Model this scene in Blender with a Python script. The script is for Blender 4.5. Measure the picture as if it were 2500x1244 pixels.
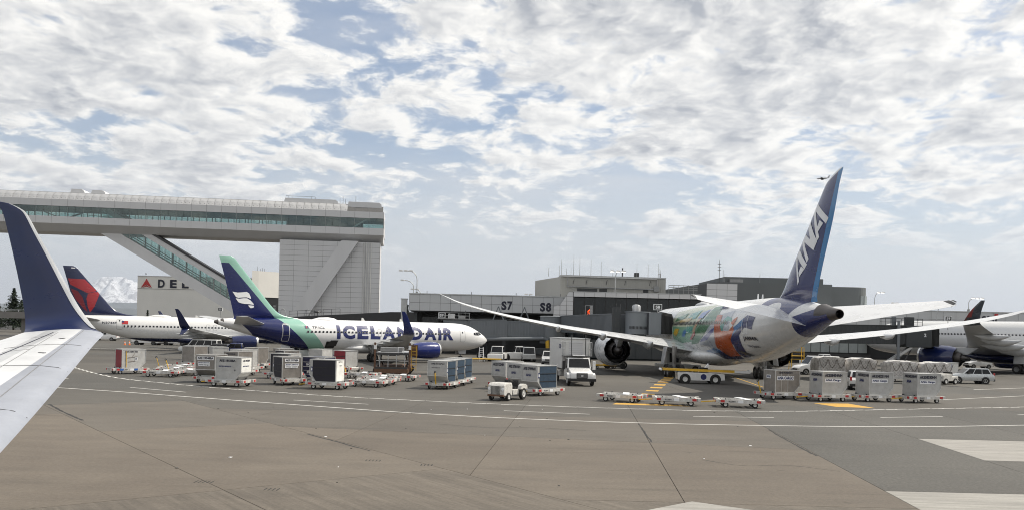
import bpy, bmesh, math, random
import numpy as np
from mathutils import Vector, Matrix

random.seed(7)
R = math.radians
for o in list(bpy.data.objects):
    bpy.data.objects.remove(o, do_unlink=True)
scene = bpy.context.scene
col = scene.collection

# ------------------------------------------------------------------ camera
CAM_H = 4.7
cam_d = bpy.data.cameras.new('camera')
cam_d.sensor_width = 36.0
cam_d.lens = 36.0 * 2081 / 2500
cam_d.shift_y = 180 / 2500
cam_d.clip_start = 0.1
cam_d.clip_end = 200000
cam = bpy.data.objects.new('camera', cam_d)
col.objects.link(cam)
cam.location = (0, 0, CAM_H)
cam.rotation_mode = 'QUATERNION'
cam.rotation_quaternion = (Matrix.Rotation(R(90), 3, 'X') @ Matrix.Rotation(R(1.36), 3, 'Z')).to_quaternion()
scene.camera = cam

# ------------------------------------------------------------------ sun, sky, exposure
SUN_EL, SUN_AZ = R(51), R(14)                     # SUN_AZ: measured from +X (right) towards +Y (away)
sun_dir = Vector((math.cos(SUN_EL) * math.cos(SUN_AZ), math.cos(SUN_EL) * math.sin(SUN_AZ), math.sin(SUN_EL)))
sun_d = bpy.data.lights.new('sun', 'SUN')
sun_d.energy = 5.0
sun_d.angle = R(0.6)
sun_d.color = (1.0, 0.93, 0.82)
sun = bpy.data.objects.new('sun', sun_d)
col.objects.link(sun)
sun.rotation_mode = 'QUATERNION'
sun.rotation_quaternion = sun_dir.to_track_quat('Z', 'Y')
sun.location = (60, 0, 80)

scene.view_settings.view_transform = 'Standard'
scene.view_settings.look = 'None'
scene.view_settings.exposure = 0.12
scene.view_settings.gamma = 1.0
scene.view_settings.use_curve_mapping = False
scene.render.engine = 'CYCLES'
scene.cycles.filter_width = 1.0
scene.cycles.max_bounces = 6
scene.cycles.transparent_max_bounces = 12

world = bpy.data.worlds.new('World')
scene.world = world
world.use_nodes = True


class NT:
    """thin wrapper for building node trees"""
    def __init__(s, tree):
        s.t = tree
        s.t.nodes.clear()

    def n(s, kind, **kw):
        nd = s.t.nodes.new(kind)
        for k, v in kw.items():
            setattr(nd, k, v)
        return nd

    def put(s, sock, v):
        if v is None:
            return
        if isinstance(v, bpy.types.NodeSocket):
            s.t.links.new(v, sock)
        else:
            if isinstance(v, (tuple, list)) and len(v) == 3 and sock.type == 'RGBA':
                v = (*v, 1)
            sock.default_value = v

    def math(s, op, a, b=None, c=None, clamp=False):
        nd = s.n('ShaderNodeMath', operation=op, use_clamp=clamp)
        s.put(nd.inputs[0], a); s.put(nd.inputs[1], b); s.put(nd.inputs[2], c)
        return nd.outputs[0]

    def vmath(s, op, a, b=None, scale=None):
        nd = s.n('ShaderNodeVectorMath', operation=op)
        s.put(nd.inputs[0], a); s.put(nd.inputs[1], b)
        if scale is not None:
            s.put(nd.inputs['Scale'], scale)
        return nd.outputs['Value'] if op in ('DOT_PRODUCT', 'LENGTH') else nd.outputs[0]

    def mix(s, f, a, b):
        nd = s.n('ShaderNodeMix', data_type='RGBA')
        s.put(nd.inputs['Factor'], f); s.put(nd.inputs['A'], a); s.put(nd.inputs['B'], b)
        # socket lookup by name is ambiguous on Mix: index explicitly
        s.put(nd.inputs[0], f); s.put(nd.inputs[6], a); s.put(nd.inputs[7], b)
        return nd.outputs[2]

    def noise(s, vec, scale, detail=4, rough=.55, w=None, dist=0.0, lac=2.0):
        nd = s.n('ShaderNodeTexNoise')
        if w is not None:
            nd.noise_dimensions = '4D'
            s.put(nd.inputs['W'], w)
        s.put(nd.inputs['Vector'], vec)
        s.put(nd.inputs['Scale'], scale); s.put(nd.inputs['Detail'], detail)
        s.put(nd.inputs['Roughness'], rough); s.put(nd.inputs['Distortion'], dist)
        s.put(nd.inputs['Lacunarity'], lac)
        return nd.outputs['Fac']

    def ramp(s, f, lo, hi, a=0.0, b=1.0, smooth=True):
        nd = s.n('ShaderNodeMapRange', interpolation_type='SMOOTHSTEP' if smooth else 'LINEAR')
        s.put(nd.inputs['Value'], f)
        s.put(nd.inputs['From Min'], lo); s.put(nd.inputs['From Max'], hi)
        s.put(nd.inputs['To Min'], a); s.put(nd.inputs['To Max'], b)
        return nd.outputs[0]

    def sep(s, v):
        nd = s.n('ShaderNodeSeparateXYZ')
        s.put(nd.inputs[0], v)
        return nd.outputs

    def comb(s, x=0, y=0, z=0):
        nd = s.n('ShaderNodeCombineXYZ')
        s.put(nd.inputs[0], x); s.put(nd.inputs[1], y); s.put(nd.inputs[2], z)
        return nd.outputs[0]


def build_sky():
    w = NT(world.node_tree)
    tc = w.n('ShaderNodeTexCoord').outputs['Generated']
    sky = w.n('ShaderNodeTexSky', sky_type='NISHITA')
    sky.sun_disc = False
    sky.sun_elevation = SUN_EL
    sky.sun_rotation = R(90) - SUN_AZ
    sky.air_density = 1.0
    sky.dust_density = 1.0
    sky.ozone_density = 1.4
    d = w.vmath('NORMALIZE', tc)
    x, y, z = w.sep(d)
    zc = w.math('MAXIMUM', z, 0.0)
    inv = w.math('DIVIDE', 1.0, w.math('ADD', zc, 0.20))
    p = w.comb(w.math('MULTIPLY', x, inv), w.math('MULTIPLY', y, inv), 0.0)
    p = w.vmath('ADD', p, (SKY_OX, SKY_OY, 0.0))
    # billowy cumulus field: domain-warped fractal noise
    warp = w.n('ShaderNodeTexNoise')
    w.put(warp.inputs['Vector'], p); w.put(warp.inputs['Scale'], 3.6); w.put(warp.inputs['Detail'], 3)
    wv = w.vmath('SCALE', w.vmath('SUBTRACT', warp.outputs['Color'], (.5, .5, .5)), scale=.17)
    pw = w.vmath('ADD', p, wv)
    cover = w.noise(p, .62, 2, .5, w=SKY_W)
    cov = w.ramp(cover, .38, .58, -.055, .050, smooth=False)

    def dens(v):
        a = w.noise(v, 2.2, 2, .5, w=4.3)
        b = w.noise(v, 7.0, 9, .60, w=1.3, lac=2.1)
        return w.math('ADD', w.math('ADD', w.math('MULTIPLY', a, .42), w.math('MULTIPLY', b, .58)), cov)
    d0 = dens(pw)
    d1 = dens(w.vmath('ADD', pw, (.034, -.02, 0)))
    mask = w.ramp(d0, .440, .530)
    thick = w.ramp(d0, .49, .61)
    lit = w.ramp(w.math('SUBTRACT', d0, d1), -.075, .085, 0.0, 1.0, smooth=False)
    shade = w.math('SUBTRACT', w.math('ADD', .50, w.math('MULTIPLY', lit, .95)), w.math('MULTIPLY', thick, .58), clamp=True)
    ccol = w.mix(shade, (3.7, 3.9, 4.3), (10.4, 10.15, 9.6))
    # thin high veil
    veil = w.noise(w.vmath('MULTIPLY', p, (.55, 1.3, 1)), 1.4, 7, .62, w=5.2)
    veil = w.ramp(veil, .36, .72, 0.12, .72)
    base = w.vmath('MULTIPLY', sky.outputs[0], (.92, 1.0, 1.06))
    base = w.mix(veil, base, (6.9, 7.0, 7.2))
    # pale band where the deck thins out over the horizon
    hz = w.ramp(z, 0.0, .24, 1.0, 0.0)
    base = w.mix(w.math('MULTIPLY', hz, .85), base, (7.3, 7.35, 7.2))
    near = w.ramp(z, 0.04, .15)
    c = w.mix(w.math('MULTIPLY', mask, w.math('MULTIPLY', near, .97)), base, ccol)
    bg = w.n('ShaderNodeBackground')
    w.put(bg.inputs['Color'], c)
    bg.inputs['Strength'].default_value = 0.1
    out = w.n('ShaderNodeOutputWorld')
    w.t.links.new(bg.outputs[0], out.inputs[0])


SKY_OX, SKY_OY, SKY_W = 3.1, 7.7, 2.0
build_sky()

# ------------------------------------------------------------------ materials
MATS = {}


def mat(name, color, rough=.6, metal=0.0, var=.12, vscale=1.5, bump=0.0, bscale=20, dirt=0.0, dirtcol=(.12, .10, .08), coat=0.0, spec=.5, streak=False):
    """plain painted / built surface: base colour with broad and fine variation, optional dirt and relief"""
    if name in MATS:
        return MATS[name]
    m = bpy.data.materials.new(name)
    m.use_nodes = True
    t = NT(m.node_tree)
    tc = t.n('ShaderNodeTexCoord').outputs['Object']
    vec = tc
    if streak:
        vec = t.vmath('MULTIPLY', tc, (1, 1, .12))
    n1 = t.noise(vec, vscale, 5, .6)
    f = t.ramp(n1, .3, .7, 1 - var, 1 + var * .6, smooth=False)
    c = t.vmath('SCALE', t.mix(0.0, color, color), scale=f)
    if dirt:
        n2 = t.noise(vec, vscale * 3.1, 6, .65)
        k = t.ramp(n2, .5, .75, 0, dirt)
        c = t.mix(k, c, dirtcol)
    b = t.n('ShaderNodeBsdfPrincipled')
    t.put(b.inputs['Base Color'], c)
    r = t.ramp(n1, .3, .7, max(.02, rough - .08), min(1, rough + .08), smooth=False)
    t.put(b.inputs['Roughness'], r)
    b.inputs['Metallic'].default_value = metal
    b.inputs['Specular IOR Level'].default_value = spec
    if coat:
        b.inputs['Coat Weight'].default_value = coat
        b.inputs['Coat Roughness'].default_value = .08
    if bump:
        bp = t.n('ShaderNodeBump')
        bp.inputs['Strength'].default_value = 1.0
        bp.inputs['Distance'].default_value = bump
        t.put(bp.inputs['Height'], t.noise(tc, bscale, 5, .6))
        t.t.links.new(bp.outputs[0], b.inputs['Normal'])
    o = t.n('ShaderNodeOutputMaterial')
    t.t.links.new(b.outputs[0], o.inputs[0])
    MATS[name] = m
    return m


def glass_mat(name, tint, gloss=.08, rough=.02):
    """thin tinted architectural glass sheet"""
    if name in MATS:
        return MATS[name]
    m = bpy.data.materials.new(name)
    m.use_nodes = True
    t = NT(m.node_tree)
    tr = t.n('ShaderNodeBsdfTransparent')
    t.put(tr.inputs[0], tint)
    gl = t.n('ShaderNodeBsdfGlossy')
    gl.inputs['Roughness'].default_value = rough
    t.put(gl.inputs['Color'], (.85, .93, .92))
    lw = t.n('ShaderNodeFresnel')
    lw.inputs['IOR'].default_value = 1.45
    f = t.math('ADD', lw.outputs[0], gloss, clamp=True)
    mx = t.n('ShaderNodeMixShader')
    t.put(mx.inputs[0], f)
    t.t.links.new(tr.outputs[0], mx.inputs[1])
    t.t.links.new(gl.outputs[0], mx.inputs[2])
    o = t.n('ShaderNodeOutputMaterial')
    t.t.links.new(mx.outputs[0], o.inputs[0])
    MATS[name] = m
    return m


def paint_mat(name, base, rules, rough=.22, coat=.4, dirt=.10):
    """aircraft paint: rules = [(colour, [half-planes (a,b,c)...]) ...]; the colour applies where a*s + b*z + c > 0 for
    every half-plane, s = metres aft of the nose, z = height"""
    m = bpy.data.materials.new(name)
    m.use_nodes = True
    t = NT(m.node_tree)
    tc = t.n('ShaderNodeTexCoord').outputs['Object']
    x, y, z = t.sep(tc)
    s = t.math('MULTIPLY', x, -1.0)
    c = t.mix(0.0, base, base)
    for colr, planes in rules:
        f = None
        for pl in planes:
            if len(pl) == 3:
                v = t.math('ADD', t.math('ADD', t.math('MULTIPLY', s, pl[0]), t.math('MULTIPLY', z, pl[1])), pl[2])
            else:                     # ellipse (s0, z0, rs, rz, sign)
                s0, z0, rs, rz, sg = pl
                q = t.math('ADD', t.math('POWER', t.math('ABSOLUTE', t.math('DIVIDE', t.math('SUBTRACT', s, s0), rs)), 2.0),
                           t.math('POWER', t.math('ABSOLUTE', t.math('DIVIDE', t.math('SUBTRACT', z, z0), rz)), 2.0))
                v = t.math('MULTIPLY', t.math('SUBTRACT', 1.0, q), sg)
            g = t.math('GREATER_THAN', v, 0.0)
            f = g if f is None else t.math('MULTIPLY', f, g)
        c = t.mix(f, c, colr)
    n1 = t.noise(t.vmath('MULTIPLY', tc, (.35, 1, 1)), 1.2, 6, .62)
    c = t.vmath('SCALE', c, scale=t.ramp(n1, .3, .75, 1.0, 1 - dirt, smooth=False))
    # faint skin seams every few metres
    b = t.n('ShaderNodeBsdfPrincipled')
    t.put(b.inputs['Base Color'], c)
    t.put(b.inputs['Roughness'], t.ramp(n1, .3, .7, rough - .05, rough + .1, smooth=False))
    b.inputs['Coat Weight'].default_value = coat
    b.inputs['Coat Roughness'].default_value = .1
    o = t.n('ShaderNodeOutputMaterial')
    t.t.links.new(b.outputs[0], o.inputs[0])
    MATS[name] = m
    return m


def emit_mat(name, color, strength):
    if name in MATS:
        return MATS[name]
    m = bpy.data.materials.new(name)
    m.use_nodes = True
    t = NT(m.node_tree)
    e = t.n('ShaderNodeEmission')
    t.put(e.inputs[0], color)
    e.inputs[1].default_value = strength
    o = t.n('ShaderNodeOutputMaterial')
    t.t.links.new(e.outputs[0], o.inputs[0])
    MATS[name] = m
    return m


def M(n):
    return MATS[n]


mat('white_paint', (.64, .64, .62), .4, var=.08, vscale=2.0, dirt=.25, dirtcol=(.35, .32, .28))
mat('dolly_white', (.56, .55, .52), .5, var=.2, vscale=4, dirt=.75, dirtcol=(.22, .17, .13))
mat('car_white', (.70, .70, .69), .25, var=.03, coat=.6)
mat('car_silver', (.50, .52, .53), .28, metal=.5, var=.03, coat=.7)
mat('car_blue', (.010, .020, .11), .3, var=.05, coat=.5)
mat('car_dark', (.05, .05, .055), .35, var=.05, coat=.4)
mat('car_glass', (.010, .011, .013), .06, var=.02, spec=.35)
mat('tyre', (.022, .021, .020), .85, var=.2, vscale=6)
mat('rim', (.62, .62, .60), .45, metal=.3, var=.1)
mat('rim_dark', (.18, .18, .18), .5, metal=.6, var=.15)
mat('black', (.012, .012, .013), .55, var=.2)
mat('dark_metal', (.06, .06, .062), .5, metal=.4, var=.2, vscale=3)
mat('grey_metal', (.30, .30, .30), .45, metal=.5, var=.15, vscale=3, dirt=.2)
mat('light_metal', (.55, .55, .55), .35, metal=.7, var=.1, vscale=3)
mat('galv', (.46, .47, .47), .42, metal=.6, var=.15, vscale=2)
mat('red', (.45, .025, .025), .45, var=.1)
mat('orange', (.75, .18, .03), .5, var=.1)
mat('yellow', (.70, .42, .03), .5, var=.15, vscale=4, dirt=.35)
mat('blue_paint', (.03, .12, .40), .4, var=.1)
mat('navy', (.010, .013, .055), .35, var=.1, coat=.3)
mat('uld_white', (.43, .43, .42), .5, var=.16, vscale=1.6, dirt=.45, dirtcol=(.26, .22, .18), bump=.004, bscale=2.5)
mat('uld_alu', (.27, .25, .23), .42, metal=.45, var=.22, vscale=2.2, dirt=.45, dirtcol=(.17, .13, .11), bump=.004, bscale=3)
mat('uld_frame', (.58, .58, .57), .4, metal=.6, var=.15, vscale=5)
mat('curtain_black', (.018, .017, .026), .75, var=.3, vscale=3, bump=.01, bscale=5)
mat('curtain_blue', (.022, .046, .078), .7, var=.25, vscale=3, bump=.012, bscale=5)
mat('curtain_red', (.22, .012, .022), .6, var=.2, vscale=3, bump=.008, bscale=5)
mat('canvas_white', (.74, .74, .71), .65, var=.12, vscale=2, dirt=.25, dirtcol=(.40, .36, .31), bump=.03, bscale=2.2)
mat('ink', (.012, .013, .03), .5, var=.1)
mat('ink_blue', (.010, .018, .105), .5, var=.1)
mat('sticker', (.78, .79, .80), .45, var=.05)
mat('panel_white', (.60, .60, .605), .5, var=.05, vscale=.4, streak=True, dirt=.06, dirtcol=(.4, .39, .37))
mat('panel_grey', (.50, .51, .52), .42, metal=.25, var=.07, vscale=.5, streak=True, dirt=.10, dirtcol=(.26, .26, .26))
mat('joint', (.10, .10, .10), .8, var=.1)
mat('roof_metal', (.46, .46, .46), .45, metal=.4, var=.15, vscale=.5, dirt=.3, dirtcol=(.3, .29, .28))
mat('hangar', (.72, .70, .65), .6, var=.05, vscale=.1)
mat('beige_metal', (.40, .39, .36), .55, var=.08, vscale=.4, streak=True)
mat('recess_shade', (.012, .013, .014), .6, var=.2)  # near-black: shade of the lower levels put into the wall colour
mat('dark_building', (.125, .135, .138), .7, var=.1, vscale=.2)
mat('asphalt_roof', (.05, .05, .052), .9, var=.15)
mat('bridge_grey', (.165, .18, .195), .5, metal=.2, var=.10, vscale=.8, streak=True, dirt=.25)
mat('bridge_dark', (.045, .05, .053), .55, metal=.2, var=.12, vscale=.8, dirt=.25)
mat('rubber', (.018, .018, .018), .8, var=.3)
mat('interior', (.035, .045, .048), .8, var=.1)
mat('concrete_dark', (.20, .19, .18), .85, var=.15, vscale=.5)
mat('dark_glass', (.012, .016, .019), .06, var=.1, spec=.42)
mat('pane_grey', (.30, .33, .33), .2, var=.1, spec=.8)
mat('lamp_head', (.75, .75, .74), .35, metal=.3, var=.05)
mat('wrap', (.62, .60, .58), .28, var=.25, vscale=3, dirt=.3, dirtcol=(.3, .26, .22), bump=.07, bscale=3.2)
mat('net', (.10, .085, .075), .8, var=.2)
mat('engine_blue', (.006, .014, .075), .2, var=.08, coat=.5)
mat('engine_ice', (.008, .018, .13), .2, var=.08, coat=.5)
mat('engine_white', (.62, .63, .64), .3, var=.08, coat=.4, dirt=.15)
mat('lip', (.70, .70, .69), .25, metal=.8, var=.08)
mat('duct', (.03, .03, .032), .5, var=.2)
mat('nozzle', (.11, .10, .095), .45, metal=.7, var=.25)
mat('wing_grey', (.46, .47, .48), .35, var=.08, vscale=.8, dirt=.2, coat=.2)
mat('wing_white', (.60, .61, .62), .3, var=.06, vscale=.8, dirt=.12, coat=.3)
mat('plane_window', (.05, .052, .06), .15, var=.1)
mat('bark', (.05, .04, .03), .9, var=.2)
mat('needles', (.022, .036, .020), .85, var=.5, vscale=2)
mat('rust', (.14, .075, .045), .8, var=.35, vscale=4)
glass_mat('teal_glass', (.70, .79, .78), .05)
glass_mat('clear_glass', (.75, .82, .82))
emit_mat('led_red', (1.0, .10, .02), 2.2)
emit_mat('lamp_glow', (1.0, .98, .92), 4.0)
# ------------------------------------------------------------------ mesh helpers
class MB:
    def __init__(s):
        s.v, s.f = [], []

    def add(s, vs, fs):
        b = len(s.v)
        s.v += [tuple(p) for p in vs]
        s.f += [tuple(i + b for i in f) for f in fs]
        return s

    def box(s, x0, x1, y0, y1, z0, z1):
        return s.add([(x0, y0, z0), (x1, y0, z0), (x1, y1, z0), (x0, y1, z0), (x0, y0, z1), (x1, y0, z1), (x1, y1, z1), (x0, y1, z1)],
                     [(0, 3, 2, 1), (4, 5, 6, 7), (0, 1, 5, 4), (1, 2, 6, 5), (2, 3, 7, 6), (3, 0, 4, 7)])

    def bar(s, p0, p1, w, h=None, up=(0, 0, 1)):
        h = w if h is None else h
        p0, p1 = Vector(p0), Vector(p1)
        d = (p1 - p0).normalized()
        u = Vector(up)
        if abs(d.dot(u)) > .98:
            u = Vector((1, 0, 0))
        a = d.cross(u).normalized() * (w / 2)
        b = a.cross(d).normalized() * (h / 2)
        vs = [p + q for p in (p0, p1) for q in (-a - b, a - b, a + b, -a + b)]
        return s.add(vs, [(0, 1, 2, 3), (7, 6, 5, 4), (0, 4, 5, 1), (1, 5, 6, 2), (2, 6, 7, 3), (3, 7, 4, 0)])

    def tube(s, p0, p1, r0, r1=None, n=10, cap=True):
        r1 = r0 if r1 is None else r1
        p0, p1 = Vector(p0), Vector(p1)
        d = (p1 - p0).normalized()
        u = Vector((0, 0, 1)) if abs(d.z) < .95 else Vector((1, 0, 0))
        a = d.cross(u).normalized()
        b = a.cross(d).normalized()
        vs = []
        for p, r in ((p0, r0), (p1, r1)):
            for i in range(n):
                t = 2 * math.pi * i / n
                vs.append(p + a * (r * math.cos(t)) + b * (r * math.sin(t)))
        fs = [(i, (i + 1) % n, n + (i + 1) % n, n + i) for i in range(n)]
        if cap:
            fs += [tuple(range(n - 1, -1, -1)), tuple(range(n, 2 * n))]
        return s.add(vs, fs)

    def path(s, pts, r, n=8):
        for a, b in zip(pts[:-1], pts[1:]):
            s.tube(a, b, r, r, n)
        return s

    def prism(s, pts, axis, a, b):
        """2D polygon (u,v) extruded along axis from a to b. axis x: (u,v)=(y,z); y: (x,z); z: (x,y)"""
        n = len(pts)
        ar = sum(pts[i][0] * pts[(i + 1) % n][1] - pts[(i + 1) % n][0] * pts[i][1] for i in range(n))
        if ar < 0:
            pts = pts[::-1]
        mk = {'x': lambda u, v, w: (w, u, v), 'y': lambda u, v, w: (u, w, v), 'z': lambda u, v, w: (u, v, w)}[axis]
        if axis == 'y':
            a, b = b, a
        vs = [mk(u, v, a) for u, v in pts] + [mk(u, v, b) for u, v in pts]
        fs = [tuple(range(n - 1, -1, -1)), tuple(range(n, 2 * n))]
        fs += [(i, (i + 1) % n, n + (i + 1) % n, n + i) for i in range(n)]
        if (a > b):
            pass
        return s.add(vs, fs)

    def loft(s, rings, cap0=True, cap1=True, closed=True):
        n = len(rings[0])
        vs = [p for r in rings for p in r]
        fs = []
        for k in range(len(rings) - 1):
            for i in range(n if closed else n - 1):
                j = (i + 1) % n
                fs.append((k * n + i, k * n + j, (k + 1) * n + j, (k + 1) * n + i))
        if cap0:
            fs.append(tuple(range(n - 1, -1, -1)))
        if cap1:
            fs.append(tuple(range((len(rings) - 1) * n, len(rings) * n)))
        return s.add(vs, fs)

    def rev(s, prof, c=(0, 0, 0), n=32, axis='x', cap0=False, cap1=False):
        rings = []
        for x, r in prof:
            ring = []
            for i in range(n):
                t = 2 * math.pi * i / n
                if axis == 'x':
                    ring.append((c[0] + x, c[1] + r * math.cos(t), c[2] + r * math.sin(t)))
                elif axis == 'y':
                    ring.append((c[0] + r * math.sin(t), c[1] + x, c[2] + r * math.cos(t)))
                else:
                    ring.append((c[0] + r * math.cos(t), c[1] + r * math.sin(t), c[2] + x))
            rings.append(ring)
        return s.loft(rings, cap0, cap1)

    def mesh(s, name, m, smooth=None, bev=0.0, fix=True):
        me = bpy.data.meshes.new(name)
        me.from_pydata(s.v, [], s.f)
        if fix or bev:
            bm = bmesh.new()
            bm.from_mesh(me)
            if fix:
                bmesh.ops.recalc_face_normals(bm, faces=bm.faces)
            if bev:
                es = [e for e in bm.edges if len(e.link_faces) == 2 and e.calc_face_angle(0) > R(25)]
                bmesh.ops.bevel(bm, geom=es, offset=bev, segments=2, affect='EDGES', profile=.6, clamp_overlap=True)
            bm.to_mesh(me)
            bm.free()
        if smooth is not None:
            me.polygons.foreach_set('use_smooth', [True] * len(me.polygons))
            me.set_sharp_from_angle(angle=R(smooth))
        if m:
            me.materials.append(MATS[m] if isinstance(m, str) else m)
        me.update()
        return me

    def build(s, name, m, parent=None, smooth=None, bev=0.0, fix=True, loc=None, rot=None):
        return link(name, s.mesh(name, m, smooth, bev, fix), parent, loc, rot)


def link(name, me, parent=None, loc=None, rot=None):
    o = bpy.data.objects.new(name, me)
    col.objects.link(o)
    if parent is not None:
        o.parent = parent
    if loc is not None:
        o.location = loc
    if rot is not None:
        o.rotation_euler = rot
    return o


def tag(o, label=None, cat=None, group=None, kind=None):
    if label: o['label'] = label
    if cat: o['category'] = cat
    if group: o['group'] = group
    if kind: o['kind'] = kind
    return o


def thing(name, label, cat, loc=(0, 0, 0), rz=0.0, group=None):
    o = bpy.data.objects.new(name, None)
    o.empty_display_size = .3
    col.objects.link(o)
    o.location = loc
    o.rotation_euler = (0, 0, rz)
    return tag(o, label, cat, group)


def copy_tree(o, parent=None):
    c = o.copy()
    col.objects.link(c)
    c.parent = parent
    for ch in list(o.children):
        copy_tree(ch, c)
    return c


def dup(root, label, loc, rz, group=None, cat=None):
    c = copy_tree(root)
    c.location = loc
    c.rotation_euler = (0, 0, rz)
    return tag(c, label, cat, group)


# text ---------------------------------------------------------------
_TXT = {}


def text2d(s, bold=0.0, shear=0.0):
    """outline of a string as (verts2d, faces) with cap height 1"""
    k = (s, bold, shear)
    if k in _TXT:
        return _TXT[k]
    cu = bpy.data.curves.new('txt', 'FONT')
    cu.body = s
    cu.size = 1.0
    cu.offset = bold
    cu.shear = shear
    cu.resolution_u = 3
    o = bpy.data.objects.new('txt', cu)
    col.objects.link(o)
    dg = bpy.context.evaluated_depsgraph_get()
    me = bpy.data.meshes.new_from_object(o.evaluated_get(dg))
    vs = np.array([v.co[:2] for v in me.vertices])
    fs = [tuple(p.vertices) for p in me.polygons]
    bpy.data.objects.remove(o, do_unlink=True)
    bpy.data.curves.remove(cu)
    bpy.data.meshes.remove(me)
    vs[:, 0] -= vs[:, 0].min()
    vs[:, 1] -= vs[:, 1].min()
    vs /= .70
    _TXT[k] = (vs, fs)
    return _TXT[k]


def text(s, height, width=None, bold=.02, shear=0.0):
    vs, fs = text2d(s, bold, shear)
    v = vs.copy()
    k = height / v[:, 1].max()
    v[:, 1] *= k
    v[:, 0] *= k if width is None else width / v[:, 0].max()
    return v, fs


def flat_text(name, s, origin, ux, uy, height, m, parent, width=None, bold=.02, shear=0.0, center=False):
    """lettering laid on a flat face: origin + u*ux + v*uy"""
    v, fs = text(s, height, width, bold, shear)
    ox, a, b = Vector(origin), Vector(ux).normalized(), Vector(uy).normalized()
    w = v[:, 0].max()
    mb = MB()
    mb.add([ox + a * (float(p[0]) - (w / 2 if center else 0)) + b * float(p[1]) for p in v], fs)
    return mb.build(name, m, parent, fix=False)


def grid_decal(polys, mapper, cut=.3, cutu=.6):
    """2D polygons (list of vertex lists, or (verts, faces)) cut into a fine net and mapped onto a curved surface"""
    bm = bmesh.new()
    for vs, fs in polys:
        bv = [bm.verts.new((float(p[0]), float(p[1]), 0)) for p in vs]
        for f in fs:
            try:
                bm.faces.new([bv[i] for i in f])
            except ValueError:
                pass
    bmesh.ops.triangulate(bm, faces=bm.faces)
    xs = [v.co.x for v in bm.verts]
    ys = [v.co.y for v in bm.verts]
    for lo, hi, st, no in ((min(ys), max(ys), cut, (0, 1, 0)), (min(xs), max(xs), cutu, (1, 0, 0))):
        t = lo + st
        while t < hi:
            bmesh.ops.bisect_plane(bm, geom=bm.verts[:] + bm.edges[:] + bm.faces[:], plane_co=(t * no[0], t * no[1], 0), plane_no=no)
            t += st
    bm.verts.index_update()
    out = [mapper(v.co.x, v.co.y) for v in bm.verts]
    fs = [tuple(v.index for v in f.verts) for f in bm.faces]
    bm.free()
    mb = MB()
    mb.add(out, fs)
    return mb


def poly(pts):
    return (pts, [tuple(range(len(pts)))])


# wheels ---------------------------------------------------------------
_WH = {}


def wheel(parent, x, y, z, r, w, rim='rim', n=20, name='wheel', side=0):
    """tyre with a rim as its child; axle along local Y"""
    k = (round(r, 3), round(w, 3), rim)
    if k not in _WH:
        mb = MB()
        h = w / 2
        mb.rev([(-h * .7, r * .55), (-h, r * .78), (-h * .85, r * .95), (-h * .4, r), (h * .4, r), (h * .85, r * .95), (h, r * .78), (h * .7, r * .55)],
               axis='y', n=n, cap0=True, cap1=True)
        ty = mb.mesh('tyre', 'tyre', smooth=40)
        mb = MB()
        for sg in (-1, 1):
            mb.rev([(sg * h * .70, r * .57), (sg * h * .9, r * .55), (sg * h * .74, r * .44), (sg * h * .74, r * .17), (sg * h * .95, r * .14), (sg * h * .95, .001)], axis='y', n=n)
        ri = mb.mesh('rim', rim, smooth=30)
        _WH[k] = (ty, ri)
    ty, ri = _WH[k]
    o = link(name, ty, parent, (x, y, z))
    link('rim', ri, o)
    return o


def curve_pts(pts, n=8):
    """Catmull-Rom through 2D/3D points"""
    P = [np.array(p, float) for p in pts]
    P = [2 * P[0] - P[1]] + P + [2 * P[-1] - P[-2]]
    out = []
    for i in range(1, len(P) - 2):
        p0, p1, p2, p3 = P[i - 1:i + 3]
        for k in range(n):
            t = k / n
            out.append(.5 * (2 * p1 + (p2 - p0) * t + (2 * p0 - 5 * p1 + 4 * p2 - p3) * t * t + (3 * p1 - p0 - 3 * p2 + p3) * t ** 3))
    out.append(P[-2])
    return out


def smooth_table(st, n):
    """monotone cubic resampling of a station table (first column increasing)"""
    a = np.array(st, float)
    x = a[:, 0]
    # cosine-ish clustering at both ends
    u = np.linspace(0, 1, n)
    xs = x[0] + (x[-1] - x[0]) * (.5 - .5 * np.cos(math.pi * u)) * .6 + (x[-1] - x[0]) * u * .4
    cols = [xs]
    for c in range(1, a.shape[1]):
        y = a[:, c]
        h = np.diff(x)
        dl = np.diff(y) / h
        m = np.zeros(len(x))
        m[0], m[-1] = dl[0], dl[-1]
        for i in range(1, len(x) - 1):
            if dl[i - 1] * dl[i] > 0:
                w1, w2 = 2 * h[i] + h[i - 1], h[i] + 2 * h[i - 1]
                m[i] = (w1 + w2) / (w1 / dl[i - 1] + w2 / dl[i])
        out = []
        for q in xs:
            i = min(max(np.searchsorted(x, q) - 1, 0), len(x) - 2)
            t = (q - x[i]) / h[i]
            out.append((2 * t ** 3 - 3 * t * t + 1) * y[i] + (t ** 3 - 2 * t * t + t) * h[i] * m[i] + (-2 * t ** 3 + 3 * t * t) * y[i + 1] + (t ** 3 - t * t) * h[i] * m[i + 1])
        cols.append(np.array(out))
    return np.array(cols).T
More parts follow.
